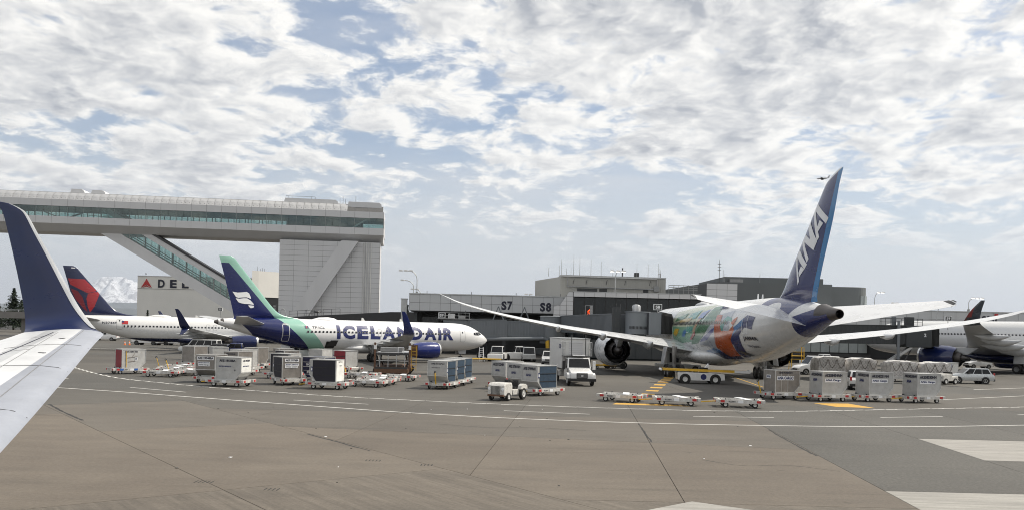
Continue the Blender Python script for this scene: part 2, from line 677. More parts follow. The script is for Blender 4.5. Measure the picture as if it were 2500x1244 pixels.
# ------------------------------------------------------------------ ground
def ground_mat(name, c1, c2, groove=None, fine=.25, rough=.88, joint=False):
    m = bpy.data.materials.new(name)
    m.use_nodes = True
    t = NT(m.node_tree)
    tc = t.n('ShaderNodeTexCoord').outputs['Object']
    oi = t.n('ShaderNodeObjectInfo')
    big = t.noise(tc, .07, 6, .6, dist=.4)
    mid = t.noise(t.vmath('MULTIPLY', tc, (.5, 1.6, 1)), .55, 7, .68)
    sm = t.noise(tc, 9.0, 4, .7)
    c = t.mix(t.ramp(big, .32, .68), c1, c2)
    f = t.ramp(mid, .25, .75, .80, 1.16, smooth=False)
    f = t.math('MULTIPLY', f, t.ramp(sm, .2, .8, 1 - fine, 1 + fine, smooth=False))
    f = t.math('MULTIPLY', f, t.ramp(oi.outputs['Random'], 0, 1, .93, 1.06, smooth=False))
    # tyre scuffs and oil: long faint dark streaks plus a few spots
    st = t.noise(t.vmath('MULTIPLY', tc, (.10, 1.9, 1)), .8, 5, .6, w=3.0)
    f = t.math('MULTIPLY', f, t.ramp(st, .56, .74, 1.0, .80))
    sp = t.noise(tc, .9, 3, .5, w=9.0)
    f = t.math('MULTIPLY', f, t.ramp(sp, .69, .76, 1.0, .72))
    c = t.vmath('SCALE', c, scale=f)
    b = t.n('ShaderNodeBsdfPrincipled')
    t.put(b.inputs['Base Color'], c)
    t.put(b.inputs['Roughness'], t.ramp(mid, .3, .7, rough - .12, rough, smooth=False))
    b.inputs['Specular IOR Level'].default_value = .35
    bp = t.n('ShaderNodeBump')
    bp.inputs['Distance'].default_value = .006
    h = t.noise(tc, 30, 3, .7)
    if groove:
        x, y, z = t.sep(tc)
        g = t.math('ADD', t.math('MULTIPLY', x, groove[0]), t.math('MULTIPLY', y, groove[1]))
        gn = t.noise(t.comb(t.math('MULTIPLY', g, 7.0), 0, 0), 1.0, 4, .8)
        along = t.noise(t.comb(t.math('MULTIPLY', g, 3.0), t.math('MULTIPLY', t.math('SUBTRACT', t.math('MULTIPLY', x, groove[1]), t.math('MULTIPLY', y, groove[0])), .25), 0), 1.0, 4, .6)
        gg = t.math('MULTIPLY', gn, along)
        t.put(b.inputs['Base Color'], t.vmath('SCALE', c, scale=t.ramp(gg, .14, .40, .74, 1.16, smooth=False)))
        h = t.math('ADD', h, t.math('MULTIPLY', gn, 1.5))
    t.put(bp.inputs['Height'], h)
    t.t.links.new(bp.outputs[0], b.inputs['Normal'])
    o = t.n('ShaderNodeOutputMaterial')
    t.t.links.new(b.outputs[0], o.inputs[0])
    MATS[name] = m


ground_mat('g_base', (.032, .031, .030), (.038, .038, .036))
ground_mat('g_tan', (.118, .100, .081), (.146, .126, .102))
ground_mat('g_apron', (.080, .074, .065), (.102, .095, .083))
ground_mat('g_mid', (.100, .089, .075), (.124, .111, .094))
ground_mat('g_asphalt', (.074, .071, .064), (.094, .090, .081), fine=.5)
ground_mat('g_new', (.30, .29, .265), (.34, .325, .30), groove=(.05, 1.0), fine=.12)
ground_mat('g_groove', (.118, .102, .084), (.146, .127, .104), groove=(.79, .613))


def paint_ground(name, c):
    m = bpy.data.materials.new(name)
    m.use_nodes = True
    t = NT(m.node_tree)
    tc = t.n('ShaderNodeTexCoord').outputs['Object']
    n = t.noise(tc, 3.0, 7, .72)
    n2 = t.noise(tc, 16.0, 4, .7)
    k = t.math('MULTIPLY', t.ramp(n, .54, .72), .75)
    k = t.math('MAXIMUM', k, t.ramp(n2, .60, .75, 0, .6))
    cc = t.mix(k, c, (.13, .12, .11))
    b = t.n('ShaderNodeBsdfPrincipled')
    t.put(b.inputs['Base Color'], cc)
    b.inputs['Roughness'].default_value = .75
    o = t.n('ShaderNodeOutputMaterial')
    t.t.links.new(b.outputs[0], o.inputs[0])
    MATS[name] = m


paint_ground('line_white', (.60, .59, .56))
paint_ground('line_yellow', (.52, .30, .05))

GZ = -0.02
g = MB()
g.add([(-95000, -3000, GZ), (95000, -3000, GZ), (95000, 95000, GZ), (-95000, 95000, GZ)], [(0, 1, 2, 3)])
ground = tag(g.build('ground', 'g_base', fix=False), kind='structure')


def clip(pts, a, b, c):
    """keep a*x+b*y+c >= 0"""
    out = []
    for i in range(len(pts)):
        p, q = pts[i], pts[(i + 1) % len(pts)]
        dp, dq = a * p[0] + b * p[1] + c, a * q[0] + b * q[1] + c
        if dp >= 0:
            out.append(p)
        if dp * dq < 0:
            t = dp / (dp - dq)
            out.append((p[0] + (q[0] - p[0]) * t, p[1] + (q[1] - p[1]) * t))
    return out


def shrink(pts, d):
    n = len(pts)
    ar = sum(pts[i][0] * pts[(i + 1) % n][1] - pts[(i + 1) % n][0] * pts[i][1] for i in range(n))
    if ar < 0:
        pts = pts[::-1]
    out = list(pts)
    for i in range(n):
        p, q = Vector(pts[i]), Vector(pts[(i + 1) % n])
        e = (q - p)
        if e.length < 1e-6:
            continue
        e.normalize()
        nx, ny = -e.y, e.x
        out = clip(out, nx, ny, -(nx * p.x + ny * p.y) - d)
        if len(out) < 3:
            return []
    return out


def slab(pts, m, gap=.011):
    if len(pts) < 3:
        return
    pts = shrink(pts, gap)
    if len(pts) < 3:
        return
    mb = MB()
    mb.prism(pts, 'z', GZ + .001, 0.0)
    mb.build('slab', m, ground)


BIG = [(-70, 2), (70, 2), (70, 57.5), (-70, 57.5)]
N1, N2 = .79, .613                                    # normal of the left-hand joints
J2 = 15.7                                            # n-coordinate of the joint that ends the left-hand lanes
edge_c = -(N2 * -2.2 - N1 * 28.4)                      # cross joint: N2*x - N1*y + c = 0
# left-hand lanes, running away to the left
for k in range(-8, 1):
    lo, hi = J2 - 7.35 * (1 - k), J2 - 7.35 * (-k)
    p = clip(clip(BIG, N1, N2, -lo), -N1, -N2, hi)
    if not p:
        continue
    near = clip(p, N2, -N1, edge_c)
    far = clip(p, -N2, N1, -edge_c)
    for k2, (q, m) in enumerate(((near, 'g_groove'), (far, 'g_tan'))):
        if len(q) < 3:
            continue
        if k2 == 1:
            cut = 15 + (k % 3) * 4
            a = clip(q, N2, -N1, edge_c + cut)
            b = clip(clip(q, -N2, N1, -edge_c - cut), N2, -N1, edge_c + cut + 13)
            c = clip(q, -N2, N1, -edge_c - cut - 13)
            for z, zm in ((a, 'g_tan'), (b, 'g_mid'), (c, 'g_apron')):
                if len(z) >= 3:
                    slab(z, zm)
        else:
            slab(q, m)
# right-hand lanes, running straight away
RS = clip(BIG, N1, N2, -J2)
for k in range(-6, 12):
    lo, hi = -1.0 + 6.45 * (k - 1), -1.0 + 6.45 * k
    p = clip(clip(RS, 1, -.085, -(lo - .085 * 30)), -1, .085, hi - .085 * 30)
    if len(p) < 3:
        continue
    a = clip(p, .1675, 1, -(38.5 + .1675 * -6.9))       # beyond the tone change
    b = clip(p, -.1675, -1, 38.5 + .1675 * -6.9)
    right = lo > 11
    if right:
        # pale repair patches set into darker pavement, in the lane nearest the camera
        if k in (3, 4):
            cuts = [(2, 27.3, 'g_asphalt'), (27.3, 57.5, 'g_asphalt')]
            patch = [(24.0 - .05, 26.3)] if k == 3 else []
            slab(clip(p, 0, -1, 23.4), 'g_asphalt')
            q = clip(clip(p, 0, 1, -23.4), 0, -1, 26.2)
            slab(q, 'g_new')
            q = clip(clip(p, 0, 1, -26.2), 0, -1, 33.4 if k == 4 else 57.5)
            slab(q, 'g_asphalt')
            if k == 4:
                q = clip(clip(p, 0, 1, -33.4), 0, -1, 40.1)
                slab(q, 'g_new')
                slab(clip(p, 0, 1, -40.1), 'g_asphalt')
        else:
            slab(p, 'g_asphalt')
    else:
        if len(a) >= 3:
            slab(clip(a, 0, -1, 46.5), 'g_mid')
            slab(clip(a, 0, 1, -46.5), 'g_apron')
        if len(b) >= 3:
            c1 = clip(b, 0, 1, -(23.7 if k == 1 else 23.6))
            c2 = clip(b, 0, -1, (23.7 if k == 1 else 23.6))
            if len(c1) >= 3:
                slab(c1, 'g_tan')
            if len(c2) >= 3:
                slab(c2, 'g_groove')
MB().prism([(2.3, 21.3), (5.15, 23.85), (8.9, 21.3)], 'z', .0005, .004).build('slab', 'g_new', ground)
# narrow tar repairs along some joints and across slabs
for pts, w_ in (([(-25.2, 46.6), (-22.0, 42.3), (-19.8, 39.5)], .10), ([(-8.7, 36.6), (-7.0, 34.4), (-5.2, 32.0)], .07), ([(6.6, 43.6), (6.35, 40.2), (6.1, 36.5)], .06), ([(12.9, 42.5), (12.4, 37.5), (12.1, 33.5)], .08), ([(-3.5, 41.5), (-1.2, 40.6), (1.4, 40.9), (3.6, 40.2)], .035), ([(7.2, 31.8), (8.4, 30.6), (10.1, 30.9), (11.6, 29.8)], .03)):
    cp = curve_pts(pts, 10)
    rr_ = random.Random(len(pts) + int(w_ * 1000))
    mb = MB()
    L_ = []
    for i_, c_ in enumerate(cp):
        d_ = cp[min(i_ + 1, len(cp) - 1)] - cp[max(i_ - 1, 0)]
        d_ = d_ / np.linalg.norm(d_)
        n_ = np.array([-d_[1], d_[0]]) * w_ * (.4 + .5 * rr_.random())
        o_ = np.array([-d_[1], d_[0]]) * .05 * (rr_.random() - .5)
        L_ += [(c_[0] + o_[0] + n_[0], c_[1] + o_[1] + n_[1], .0025), (c_[0] + o_[0] - n_[0], c_[1] + o_[1] - n_[1], .0025)]
    mb.add(L_, [(2 * i_, 2 * i_ + 1, 2 * i_ + 3, 2 * i_ + 2) for i_ in range(len(cp) - 1)])
    mb.build('tar_seal', 'tyre', ground, fix=False)
# small saw-cut hatch marks
for hx_, hy_, n_ in ((-9.2, 24.9, 5), (-6.9, 24.0, 4), (-5.0, 29.6, 5), (-3.0, 28.9, 4)):
    for q_ in range(n_):
        MB().box(hx_ + q_ * .12, hx_ + q_ * .12 + .035, hy_, hy_ + .35, .0008, .003).build('saw_cut', 'tyre', ground, rot=None)
# wide apron beyond, in big pours
ys = [57.5, 74, 92, 112, 136, 170, 230, 330]
xs = [-330, -200, -120, -60, -22, 14, 45, 78, 130, 210, 330]
for i in range(len(ys) - 1):
    for j in range(len(xs) - 1):
        slab([(xs[j], ys[i]), (xs[j + 1], ys[i]), (xs[j + 1], ys[i + 1]), (xs[j], ys[i + 1])], 'g_apron' if (i + j) % 3 else 'g_asphalt')
for sx in (-1, 1):
    slab([(sx * 70, 2), (sx * 330, 2), (sx * 330, 57.5), (sx * 70, 57.5)], 'g_apron')


# ------------------------------------------------------------------ painted markings
def ribbon(mb, pts, w, z=.004):
    P = [Vector((p[0], p[1], 0)) for p in pts]
    L = []
    for i, p in enumerate(P):
        d = (P[min(i + 1, len(P) - 1)] - P[max(i - 1, 0)]).normalized()
        n = Vector((-d.y, d.x, 0)) * (w / 2)
        L += [(p.x + n.x, p.y + n.y, z), (p.x - n.x, p.y - n.y, z)]
    mb.add(L, [(2 * i, 2 * i + 1, 2 * i + 3, 2 * i + 2) for i in range(len(P) - 1)])


def marking(name, pts, w, m='line_white'):
    mb = MB()
    ribbon(mb, pts, w)
    return tag(mb.build(name, m, fix=False), kind='structure')


SOLID = [(-46, 70), (-38.6, 62.2), (-32.25, 58.6), (-25.78, 55.9), (-20.45, 53.4), (-15.4, 51.0), (-9.67, 48.4), (-5.46, 46.6), (.1, 45.0), (6.66, 44.2), (13.58, 44.4), (20.85, 45.4), (29.0, 47.9), (37, 51), (46, 55.5)]
marking('painted_line', curve_pts(SOLID, 10), .17)
ZIP = [(-52, 97), (-43.8, 84.6), (-33, 70.3), (-26.2, 64.5), (-20.4, 60.7), (-15.2, 58.0), (-9.2, 55.4), (.1, 53.1), (7.9, 52.2), (12.6, 52.2), (18.1, 53.3), (26, 56.6), (36.5, 60.9), (48, 66)]
zp = curve_pts(ZIP, 40)
acc, seg, side = 0.0, [zp[0]], 1
zm = MB()
for a, b in zip(zp[:-1], zp[1:]):
    seg.append(b)
    acc += float(np.linalg.norm(b - a))
    if acc > .85:
        sh = []
        for q in range(len(seg)):
            d = seg[-1] - seg[0]
            d = d / np.linalg.norm(d)
            sh.append(seg[q] + np.array([-d[1], d[0]]) * .05 * side)
        ribbon(zm, sh, .17)
        seg, acc, side = [b], 0.0, -side
tag(zm.build('zipper_line', 'line_white', fix=False), kind='structure')
for p in ([(-26.6, 59.6), (-21.6, 56.7)], [(-13.4, 52.7), (-8.5, 51.1)], [(-.36, 49.05), (4.5, 48.2)], [(10.4, 48.4), (15.1, 48.75)], [(21.9, 50.4), (26.4, 52.0)], [(32.4, 54.4), (37, 56.6)],
          [(-38.6, 70.0), (-34.4, 66.4)]):
    marking('lane_dash', p, .13)
for p in ([(-70, 96), (-44, 79), (-40, 75)],):
    marking('lane_dash', curve_pts(p, 8), .12)
# dashed yellow lead-in and its stop panel
lead = thing('lead_in_line', None, None)
lead['kind'] = 'structure'
for k in range(7):
    t = k / 6
    x, y = 10.45 + 6.0 * t, 64.8 + 24.2 * t
    d = Vector((6.0, 24.2)).normalized()
    n = Vector((d.y, -d.x))
    h, L = .5, .55 + .75 * t
    c = Vector((x, y))
    pts = [c + d * L + n * h, c + d * L - n * h, c - d * L - n * h, c - d * L + n * h]
    mb = MB()
    mb.add([(p.x, p.y, .004) for p in pts], [(0, 1, 2, 3)])
    mb.build('dash', 'line_yellow', lead, fix=False)
for pts in ([(6.6, 55.1), (11.6, 54.8), (10.6, 56.0), (7.0, 56.3)], [(21.3, 59.9), (23.9, 60.3), (24.4, 57.0), (21.9, 57.3)]):
    mb = MB()
    mb.add([(p[0], p[1], .004) for p in pts], [(0, 1, 2, 3)])
    tag(mb.build('painted_panel', 'line_yellow', fix=False), kind='structure')
marking('taxi_line', [(24.9, 97), (23.04, 79.1), (22.4, 72)], .16, 'line_yellow')
marking('service_line', [(-140, 152), (-60, 136)], .3)
marking('service_line', [(33, 66), (60, 84)], .16)
marking('service_line', [(44, 81), (75, 101)], .2)
# small debris and stains on the concrete: rubber scraps
for i in range(26):
    x, y = random.uniform(-16, 16), random.uniform(24, 52)
    mb = MB()
    a = random.uniform(0, 6)
    r = random.uniform(.03, .07)
    mb.prism([(x + r * math.cos(a + t) * random.uniform(.6, 1.3), y + r * math.sin(a + t) * random.uniform(.6, 1.3)) for t in (0, 1.1, 2.3, 3.4, 4.6, 5.4)], 'z', .001, .014)
    o = mb.build('pebble', 'black' if i % 3 else 'sticker', ground)


# ------------------------------------------------------------------ far landscape
def terrain_mat(name, snow):
    m = bpy.data.materials.new(name)
    m.use_nodes = True
    t = NT(m.node_tree)
    tc = t.n('ShaderNodeTexCoord').outputs['Object']
    geo = t.n('ShaderNodeNewGeometry')
    x, y, z = t.sep(tc)
    n = t.noise(t.vmath('SCALE', tc, scale=.001), .9, 8, .68)
    n2 = t.noise(t.vmath('MULTIPLY', tc, (.0016, .0016, .0005)), 1.0, 7, .7)
    forest = t.mix(t.ramp(n, .35, .65), (.035, .045, .045), (.07, .08, .075))
    if snow:
        h = t.math('ADD', z, t.math('MULTIPLY', t.math('SUBTRACT', n, .5), 1500.0))
        k = t.ramp(h, 900.0, 1500.0)
        rock = t.ramp(n2, .47, .55)
        sn = t.mix(t.math('MULTIPLY', rock, .72), (.80, .81, .83), (.16, .15, .15))
        c = t.mix(k, forest, sn)
    else:
        c = forest
    b = t.n('ShaderNodeBsdfPrincipled')
    t.put(b.inputs['Base Color'], c)
    b.inputs['Roughness'].default_value = .9
    o = t.n('ShaderNodeOutputMaterial')
    t.t.links.new(b.outputs[0], o.inputs[0])
    MATS[name] = m


terrain_mat('mountain', True)
terrain_mat('hills', False)


def vnoise(seed):
    rs = np.random.RandomState(seed)
    g = rs.rand(64, 64)

    def f(x, y):
        xi, yi = math.floor(x), math.floor(y)
        fx, fy = x - xi, y - yi
        fx, fy = fx * fx * (3 - 2 * fx), fy * fy * (3 - 2 * fy)
        a, b = g[xi % 64, yi % 64], g[(xi + 1) % 64, yi % 64]
        c, d = g[xi % 64, (yi + 1) % 64], g[(xi + 1) % 64, (yi + 1) % 64]
        return (a * (1 - fx) + b * fx) * (1 - fy) + (c * (1 - fx) + d * fx) * fy
    return f


def mountain():
    f = vnoise(3)
    N = 150
    span = 11000
    vs, fs = [], []
    for j in range(N):
        for i in range(N):
            x, y = (i / (N - 1) * 2 - 1) * span, (j / (N - 1) * 2 - 1) * span
            r = math.hypot(x, y)
            th = math.atan2(y, x)
            rr = r * (1 + .10 * math.sin(3 * th + 1.2) + .06 * math.sin(7 * th))
            h = 3550 * math.exp(-(rr / 4100) ** 1.18) if rr > 420 else 3550 * math.exp(-(420 / 4100) ** 1.18) + 50 * (1 - rr / 420)
            amp = min(1, r / 1500)
            fx = 0
            for o_, (sc, am) in enumerate(((1700, 560), (800, 420), (380, 260), (190, 120))):
                n = f(x / sc + 13 * o_ + 50, y / sc + 7 * o_ + 50)
                fx += am * (1 - abs(2 * n - 1) * 1.6)
            rid = 380 * math.sin(9 * th + 1.5 * f(x / 1500 + 40, y / 1500)) * math.exp(-((r - 2600) / 1900) ** 2)
            h = max(0, h + (fx * .55 + rid) * amp * math.exp(-(r / 8500) ** 2))
            edge = max(0, 1 - (r / span) ** 6)
            vs.append((x, y, h * edge - 40 + 60 * edge))
    for j in range(N - 1):
        for i in range(N - 1):
            a = j * N + i
            fs.append((a, a + 1, a + N + 1, a + N))
    mb = MB()
    mb.add(vs, fs)
    o = mb.build('mountain', 'mountain', fix=False, smooth=50)
    o.location = (-32700, 70000, 0)
    tag(o, kind='structure')


mountain()


def hills(name, dist, x0, x1, hmax, seed, depth):
    f = vnoise(seed)
    N = 90
    vs, fs = [], []
    for i in range(N):
        x = x0 + (x1 - x0) * i / (N - 1)
        h = hmax * (.55 + .45 * f(i * .11 + 20, 5)) + hmax * .16 * f(i * .45 + 9, 9) + hmax * .05 * f(i * 1.3, 3)
        vs += [(x, dist - depth, -5), (x, dist - depth * .45, h * .55), (x, dist, h), (x, dist + depth, -5)]
    for i in range(N - 1):
        for k in range(3):
            a = i * 4 + k
            fs.append((a, a + 4, a + 5, a + 1))
    mb = MB()
    mb.add(vs, fs)
    tag(mb.build(name, 'hills', smooth=80), kind='structure')


hills('hills', 26000, -26000, 26000, 330, 11, 2500)
hills('ridge', 40000, -40000, -9000, 800, 5, 3000)


# conifers -------------------------------------------------------------
def conifer(name, label, x, y, h, w, seed, group='conifers along the airfield edge', z=0.0):
    rnd = random.Random(seed)
    root = thing(name, label, 'tree', (x, y, z), rnd.uniform(0, 6), group)
    mb = MB()
    lean = rnd.uniform(-.02, .02)
    mb.tube((0, 0, 0), (lean * h * .5, 0, h * .5), h * .022, h * .013, 8)
    mb.tube((lean * h * .5, 0, h * .5), (lean * h, 0, h * .985), h * .013, .02, 6)
    tr = mb.build('trunk', 'bark', root, smooth=60)
    mb = MB()
    lev = 26
    for k in range(lev):
        t = k / (lev - 1)
        zz = h * (.13 + .86 * t)
        rad = w * (1 - t) ** .8 * (.75 + .5 * rnd.random()) + .12
        nb = 13 if t < .75 else 7
        for b in range(nb):
            a = rnd.uniform(0, 2 * math.pi)
            L = rad * rnd.uniform(.55, 1.1)
            dr = rnd.uniform(.10, .38) * L
            ca, sa = math.cos(a), math.sin(a)
            ns = 4 + int(L * 2)
            for q in range(ns):
                u = (q + .6) / ns
                px, py, pz = lean * zz + ca * L * u, sa * L * u, zz - dr * u * u + rnd.uniform(-.1, .1)
                sz = (.30 + .38 * (1 - u)) * (h / 13) * rnd.uniform(.7, 1.2)
                for e in range(2):
                    d1 = Vector((rnd.gauss(0, 1), rnd.gauss(0, 1), rnd.gauss(-.3, .5))).normalized() * sz
                    d2 = Vector((rnd.gauss(0, 1), rnd.gauss(0, 1), rnd.gauss(0, .6))).normalized() * sz * .5
                    c = Vector((px, py, pz))
                    mb.add([c - d2, c + d1, c + d2], [(0, 1, 2)])
    mb.build('crown', 'needles', root, fix=False)
    return root


TREES = [(-186, 318, 15.5, 6.2, 'tall broad conifer behind the overpass, left of the blue winglet'), (-194, 322, 9.5, 4.2, 'short conifer at the far left edge behind the overpass'),
         (-177.5, 322, 11.0, 4.0, 'narrow conifer just beside the blue winglet'), (-190, 330, 11.5, 4.2, 'slim conifer left of the tall broad one behind the overpass'),
         (-181.5, 330, 10.5, 4.2, 'low conifer right behind the tall broad one'),
         (-136, 318, 8.5, 1.8, 'small conifer between the red tail fin and the hangar'),
         (-47.5, 330, 9.0, 1.7, 'conifer nearest the white tower, right beside its base'), (-44.8, 333, 10.0, 1.6, 'second conifer from the white tower'), (-42.8, 332, 9.6, 1.6, 'third conifer from the white tower'),
         (-40.6, 330, 13.2, 1.9, 'tallest pointed conifer right of the white tower'), (-39.0, 334, 9.0, 1.6, 'low conifer between the pointed one and the concourse'), (-43.9, 338, 8.2, 1.5, 'lowest conifer in the clump right of the white tower')]
for i, (x, y, h, w, lab) in enumerate(TREES):
    conifer('conifer', lab, x, y, h, w, 100 + i)

# overpass at the far left
ov = thing('overpass', 'low concrete road overpass with guard rail at the far left', 'overpass', (-180, 268, 0), R(3))
MB().box(-60, 34, 0, 9, 5.0, 6.0).build('deck', 'concrete_dark', ov)
MB().box(-60, 34, -.25, 0, 4.4, 6.5).build('girder', 'concrete_dark', ov)
for zz in (6.75, 7.1):
    MB().box(-60, 34, -.12, -.04, zz, zz + .1).build('rail', 'galv', ov)
for k in range(24):
    MB().box(-60 + k * 4, -59.8 + k * 4, -.14, -.02, 6.5, 7.2).build('post', 'galv', ov)
for k in range(5):
    MB().box(-56 + k * 20, -54.6 + k * 20, 2, 7, 0, 4.9).build('pier', 'concrete_dark', ov)
# ------------------------------------------------------------------ buildings
def panel_grid(parent, name, m, xs, zs, y, th=.06, gap=.03, facing='front', bev=0):
    """separate cladding panels on a wall plane; shared mesh for equal sizes. facing front: plane y=const looking -Y"""
    cache = {}
    for i in range(len(xs) - 1):
        for j in range(len(zs) - 1):
            w, h = xs[i + 1] - xs[i] - gap, zs[j + 1] - zs[j] - gap
            k = (round(w, 2), round(h, 2))
            if k not in cache:
                if facing == 'front':
                    cache[k] = MB().box(-w / 2, w / 2, -th, 0, -h / 2, h / 2).mesh(name, m)
                else:
                    cache[k] = MB().box(0, th, -w / 2, w / 2, -h / 2, h / 2).mesh(name, m)
            if facing == 'front':
                link(name, cache[k], parent, ((xs[i] + xs[i + 1]) / 2, y, (zs[j] + zs[j + 1]) / 2))
            else:
                link(name, cache[k], parent, (y, (xs[i] + xs[i + 1]) / 2, (zs[j] + zs[j + 1]) / 2))


def lin(a, b, n):
    return [a + (b - a) * i / n for i in range(n + 1)]


# ---- aerial walkway (sky bridge) with its tower ------------------------
sb = thing('sky_bridge', 'long white elevated walkway bridge with teal glass band and end tower', 'bridge', (-34.2, 222.5, 0), R(7.3))
L = -104.0
W = 14.0
mb = MB()                                       # roof deck, floor and sloped underside
mb.prism([(2.4, 36.1), (2.4, 36.3), (W - 2.4, 36.3), (W - 2.4, 36.1)], 'x', L, -9)
mb.build('roof_deck', 'roof_metal', sb)
MB().box(L, -.1, .1, W - .1, 32.55, 32.75).build('ceiling', 'interior', sb)
MB().box(L, -.1, .1, W - .1, 29.6, 29.85).build('floor', 'interior', sb)
MB().prism([(0.0, 28.2), (2.6, 26.4), (W - 2.6, 26.4), (W, 28.2), (W, 28.3), (0, 28.3)], 'x', L, -.02).build('underside', 'panel_white', sb)
MB().prism([(.05, 28.31), (.05, 29.98), (.2, 29.98), (.2, 28.31)], 'x', L, -.1).build('backing', 'joint', sb)
MB().prism([(.05, 32.6), (.05, 34.2), (.2, 34.2), (.2, 32.6)], 'x', L, -.1).build('backing', 'joint', sb)
n = 28
xs = lin(L, 0, n)
panel_grid(sb, 'fascia_panel', 'panel_white', xs, [28.2, 30.0], .04, gap=.05)
panel_grid(sb, 'fascia_panel', 'panel_white', xs, [32.5, 34.2], .04, gap=.05)
panel_grid(sb, 'glass_pane', 'teal_glass', lin(L, 0, n * 2), [30.0, 32.5], .06, th=.02, gap=.06)
panel_grid(sb, 'glass_pane', 'teal_glass', lin(L, 0, n), [30.0, 32.5], W - .06, th=.02, gap=.06)
panel_grid(sb, 'fascia_panel', 'panel_white', lin(L, 0, 14), [28.2, 30.0], W, gap=.05)
panel_grid(sb, 'fascia_panel', 'panel_white', lin(L, 0, 14), [32.5, 34.2], W, gap=.05)
# mullions (grouped in uneven rhythm on the far side so the sky shows between them)
rnd = random.Random(5)
mul = MB().box(-.06, .06, 0, .10, 30.0, 32.5).mesh('mullion', 'grey_metal')
for x in lin(L, 0, n):
    link('mullion', mul, sb, (x, .08, 0))
mul2 = MB().box(-.09, .09, 0, .18, 29.9, 32.5).mesh('mullion', 'dark_metal')
x = L + 1.2
while x < -26:
    link('mullion', mul2, sb, (x, W - .5, 0))
    x += rnd.choice([.75, 1.5, 1.5, 1.9])
# interior walls: a solid core over the tower and diagonal truss members
MB().box(-25.5, -5.5, 6.0, 6.3, 29.86, 32.54).build('inner_wall', 'interior', sb)
for x0, x1 in ((-88, -81.5), (-81.5, -75)):
    MB().bar((x0, 7, 32.5 if x0 == -88 else 30), (x1, 7, 30 if x0 == -88 else 32.5), .25, .7, (0, 1, 0)).build('truss', 'interior', sb)
MB().bar((-8.5, 3, 29.9), (-4.5, 3, 32.5), .3, .9, (0, 1, 0)).build('truss', 'light_metal', sb)
for a, b in (((-76, 31.5), (-55, 30.2)), ((-76, 30.9), (-60, 30.0))):
    MB().bar((a[0], 9, a[1]), (b[0], 9, b[1]), .12, .14).build('handrail', 'dark_metal', sb)
for x in (-44, -43, -33.5, -17):
    MB().prism([(x, 29.9), (x + .5, 29.9), (x + .5, 31.0), (x, 31.0)], 'y', 8, 8.6).build('seat', 'dark_metal', sb)
# sloped metal roof edge in separate sheets
rs = 56
xr = lin(L, 0, rs)
wd = xr[1] - xr[0]
sheet = MB()
sheet.add([(0, 0, 34.2), (wd - .07, 0, 34.2), (wd - .07, 1.0, 35.35), (0, 1.0, 35.35), (wd - .07, 2.5, 36.3), (0, 2.5, 36.3),
           (0, .06, 34.12), (wd - .07, .06, 34.12), (wd - .07, 2.5, 36.2), (0, 2.5, 36.2)],
          [(0, 1, 2, 3), (3, 2, 4, 5), (6, 9, 8, 7), (0, 6, 7, 1), (0, 3, 5, 9, 6), (1, 7, 8, 4, 2)])
sme = sheet.mesh('roof_sheet', 'roof_metal')
bolt = MB().box(-.05, .05, -.05, .05, -.08, .10).mesh('roof_clip', 'grey_metal')
for i in range(rs - 5):
    o = link('roof_sheet', sme, sb, (xr[i], 0, 0))
    for q in (.35, 1.3):
        link('roof_clip', bolt, o, (q, .32, 34.62))
MB().prism([(.3, 34.15), (2.5, 35.9), (2.5, 34.15)], 'x', L, -.2).build('backing', 'joint', sb)
MB().box(-9.2, -.1, .5, W, 34.15, 34.25).build('terrace', 'roof_metal', sb)
for i in range(6):
    MB().tube((-9 + i * 1.7, .3, 34.2), (-9 + i * 1.7, .3, 35.3), .04, .04, 6).build('railing_post', 'grey_metal', sb)
MB().bar((-9, .3, 35.3), (-.5, .3, 34.7), .06).build('railing', 'grey_metal', sb)
# roof plant
for x0, x1, y0, y1, z1 in ((-78.6, -75.8, 4, 8, 37.5), (-73.6, -70.8, 4, 8, 37.4), (-25.5, -12.3, 3, 10, 37.35), (-9.2, -.9, 2, 11, 36.9)):
    MB().prism([(x0 - .4, 36.3 if x0 < -12 else 34.3), (x1 + .5, 36.3 if x0 < -12 else 34.3), (x1 + .2, z1 - .4), (x1 - .4, z1), (x0, z1)], 'y', y0, y1).build('roof_unit', 'panel_white', sb)
for x, zt in ((-25, 38.3), (-24, 38.0), (-19, 38.2), (-18, 38.0), (-11.6, 38.0), (-10.8, 38.6), (-10.2, 37.8), (-7.5, 38.7)):
    MB().tube((x, 4.5, 36.2), (x, 4.5, zt), .05, .03, 5).build('antenna', 'dark_metal', sb)
MB().bar((-25.4, 3.2, 37.9), (-18, 3.2, 37.9), .06).build('railing', 'dark_metal', sb)
# end wall
MB().box(-.05, .1, .1, W - .1, 28.3, 34.2).build('end_wall', 'panel_white', sb)
MB().box(.1, .14, .6, 5.0, 30.1, 32.4).build('end_glass', 'dark_glass', sb)

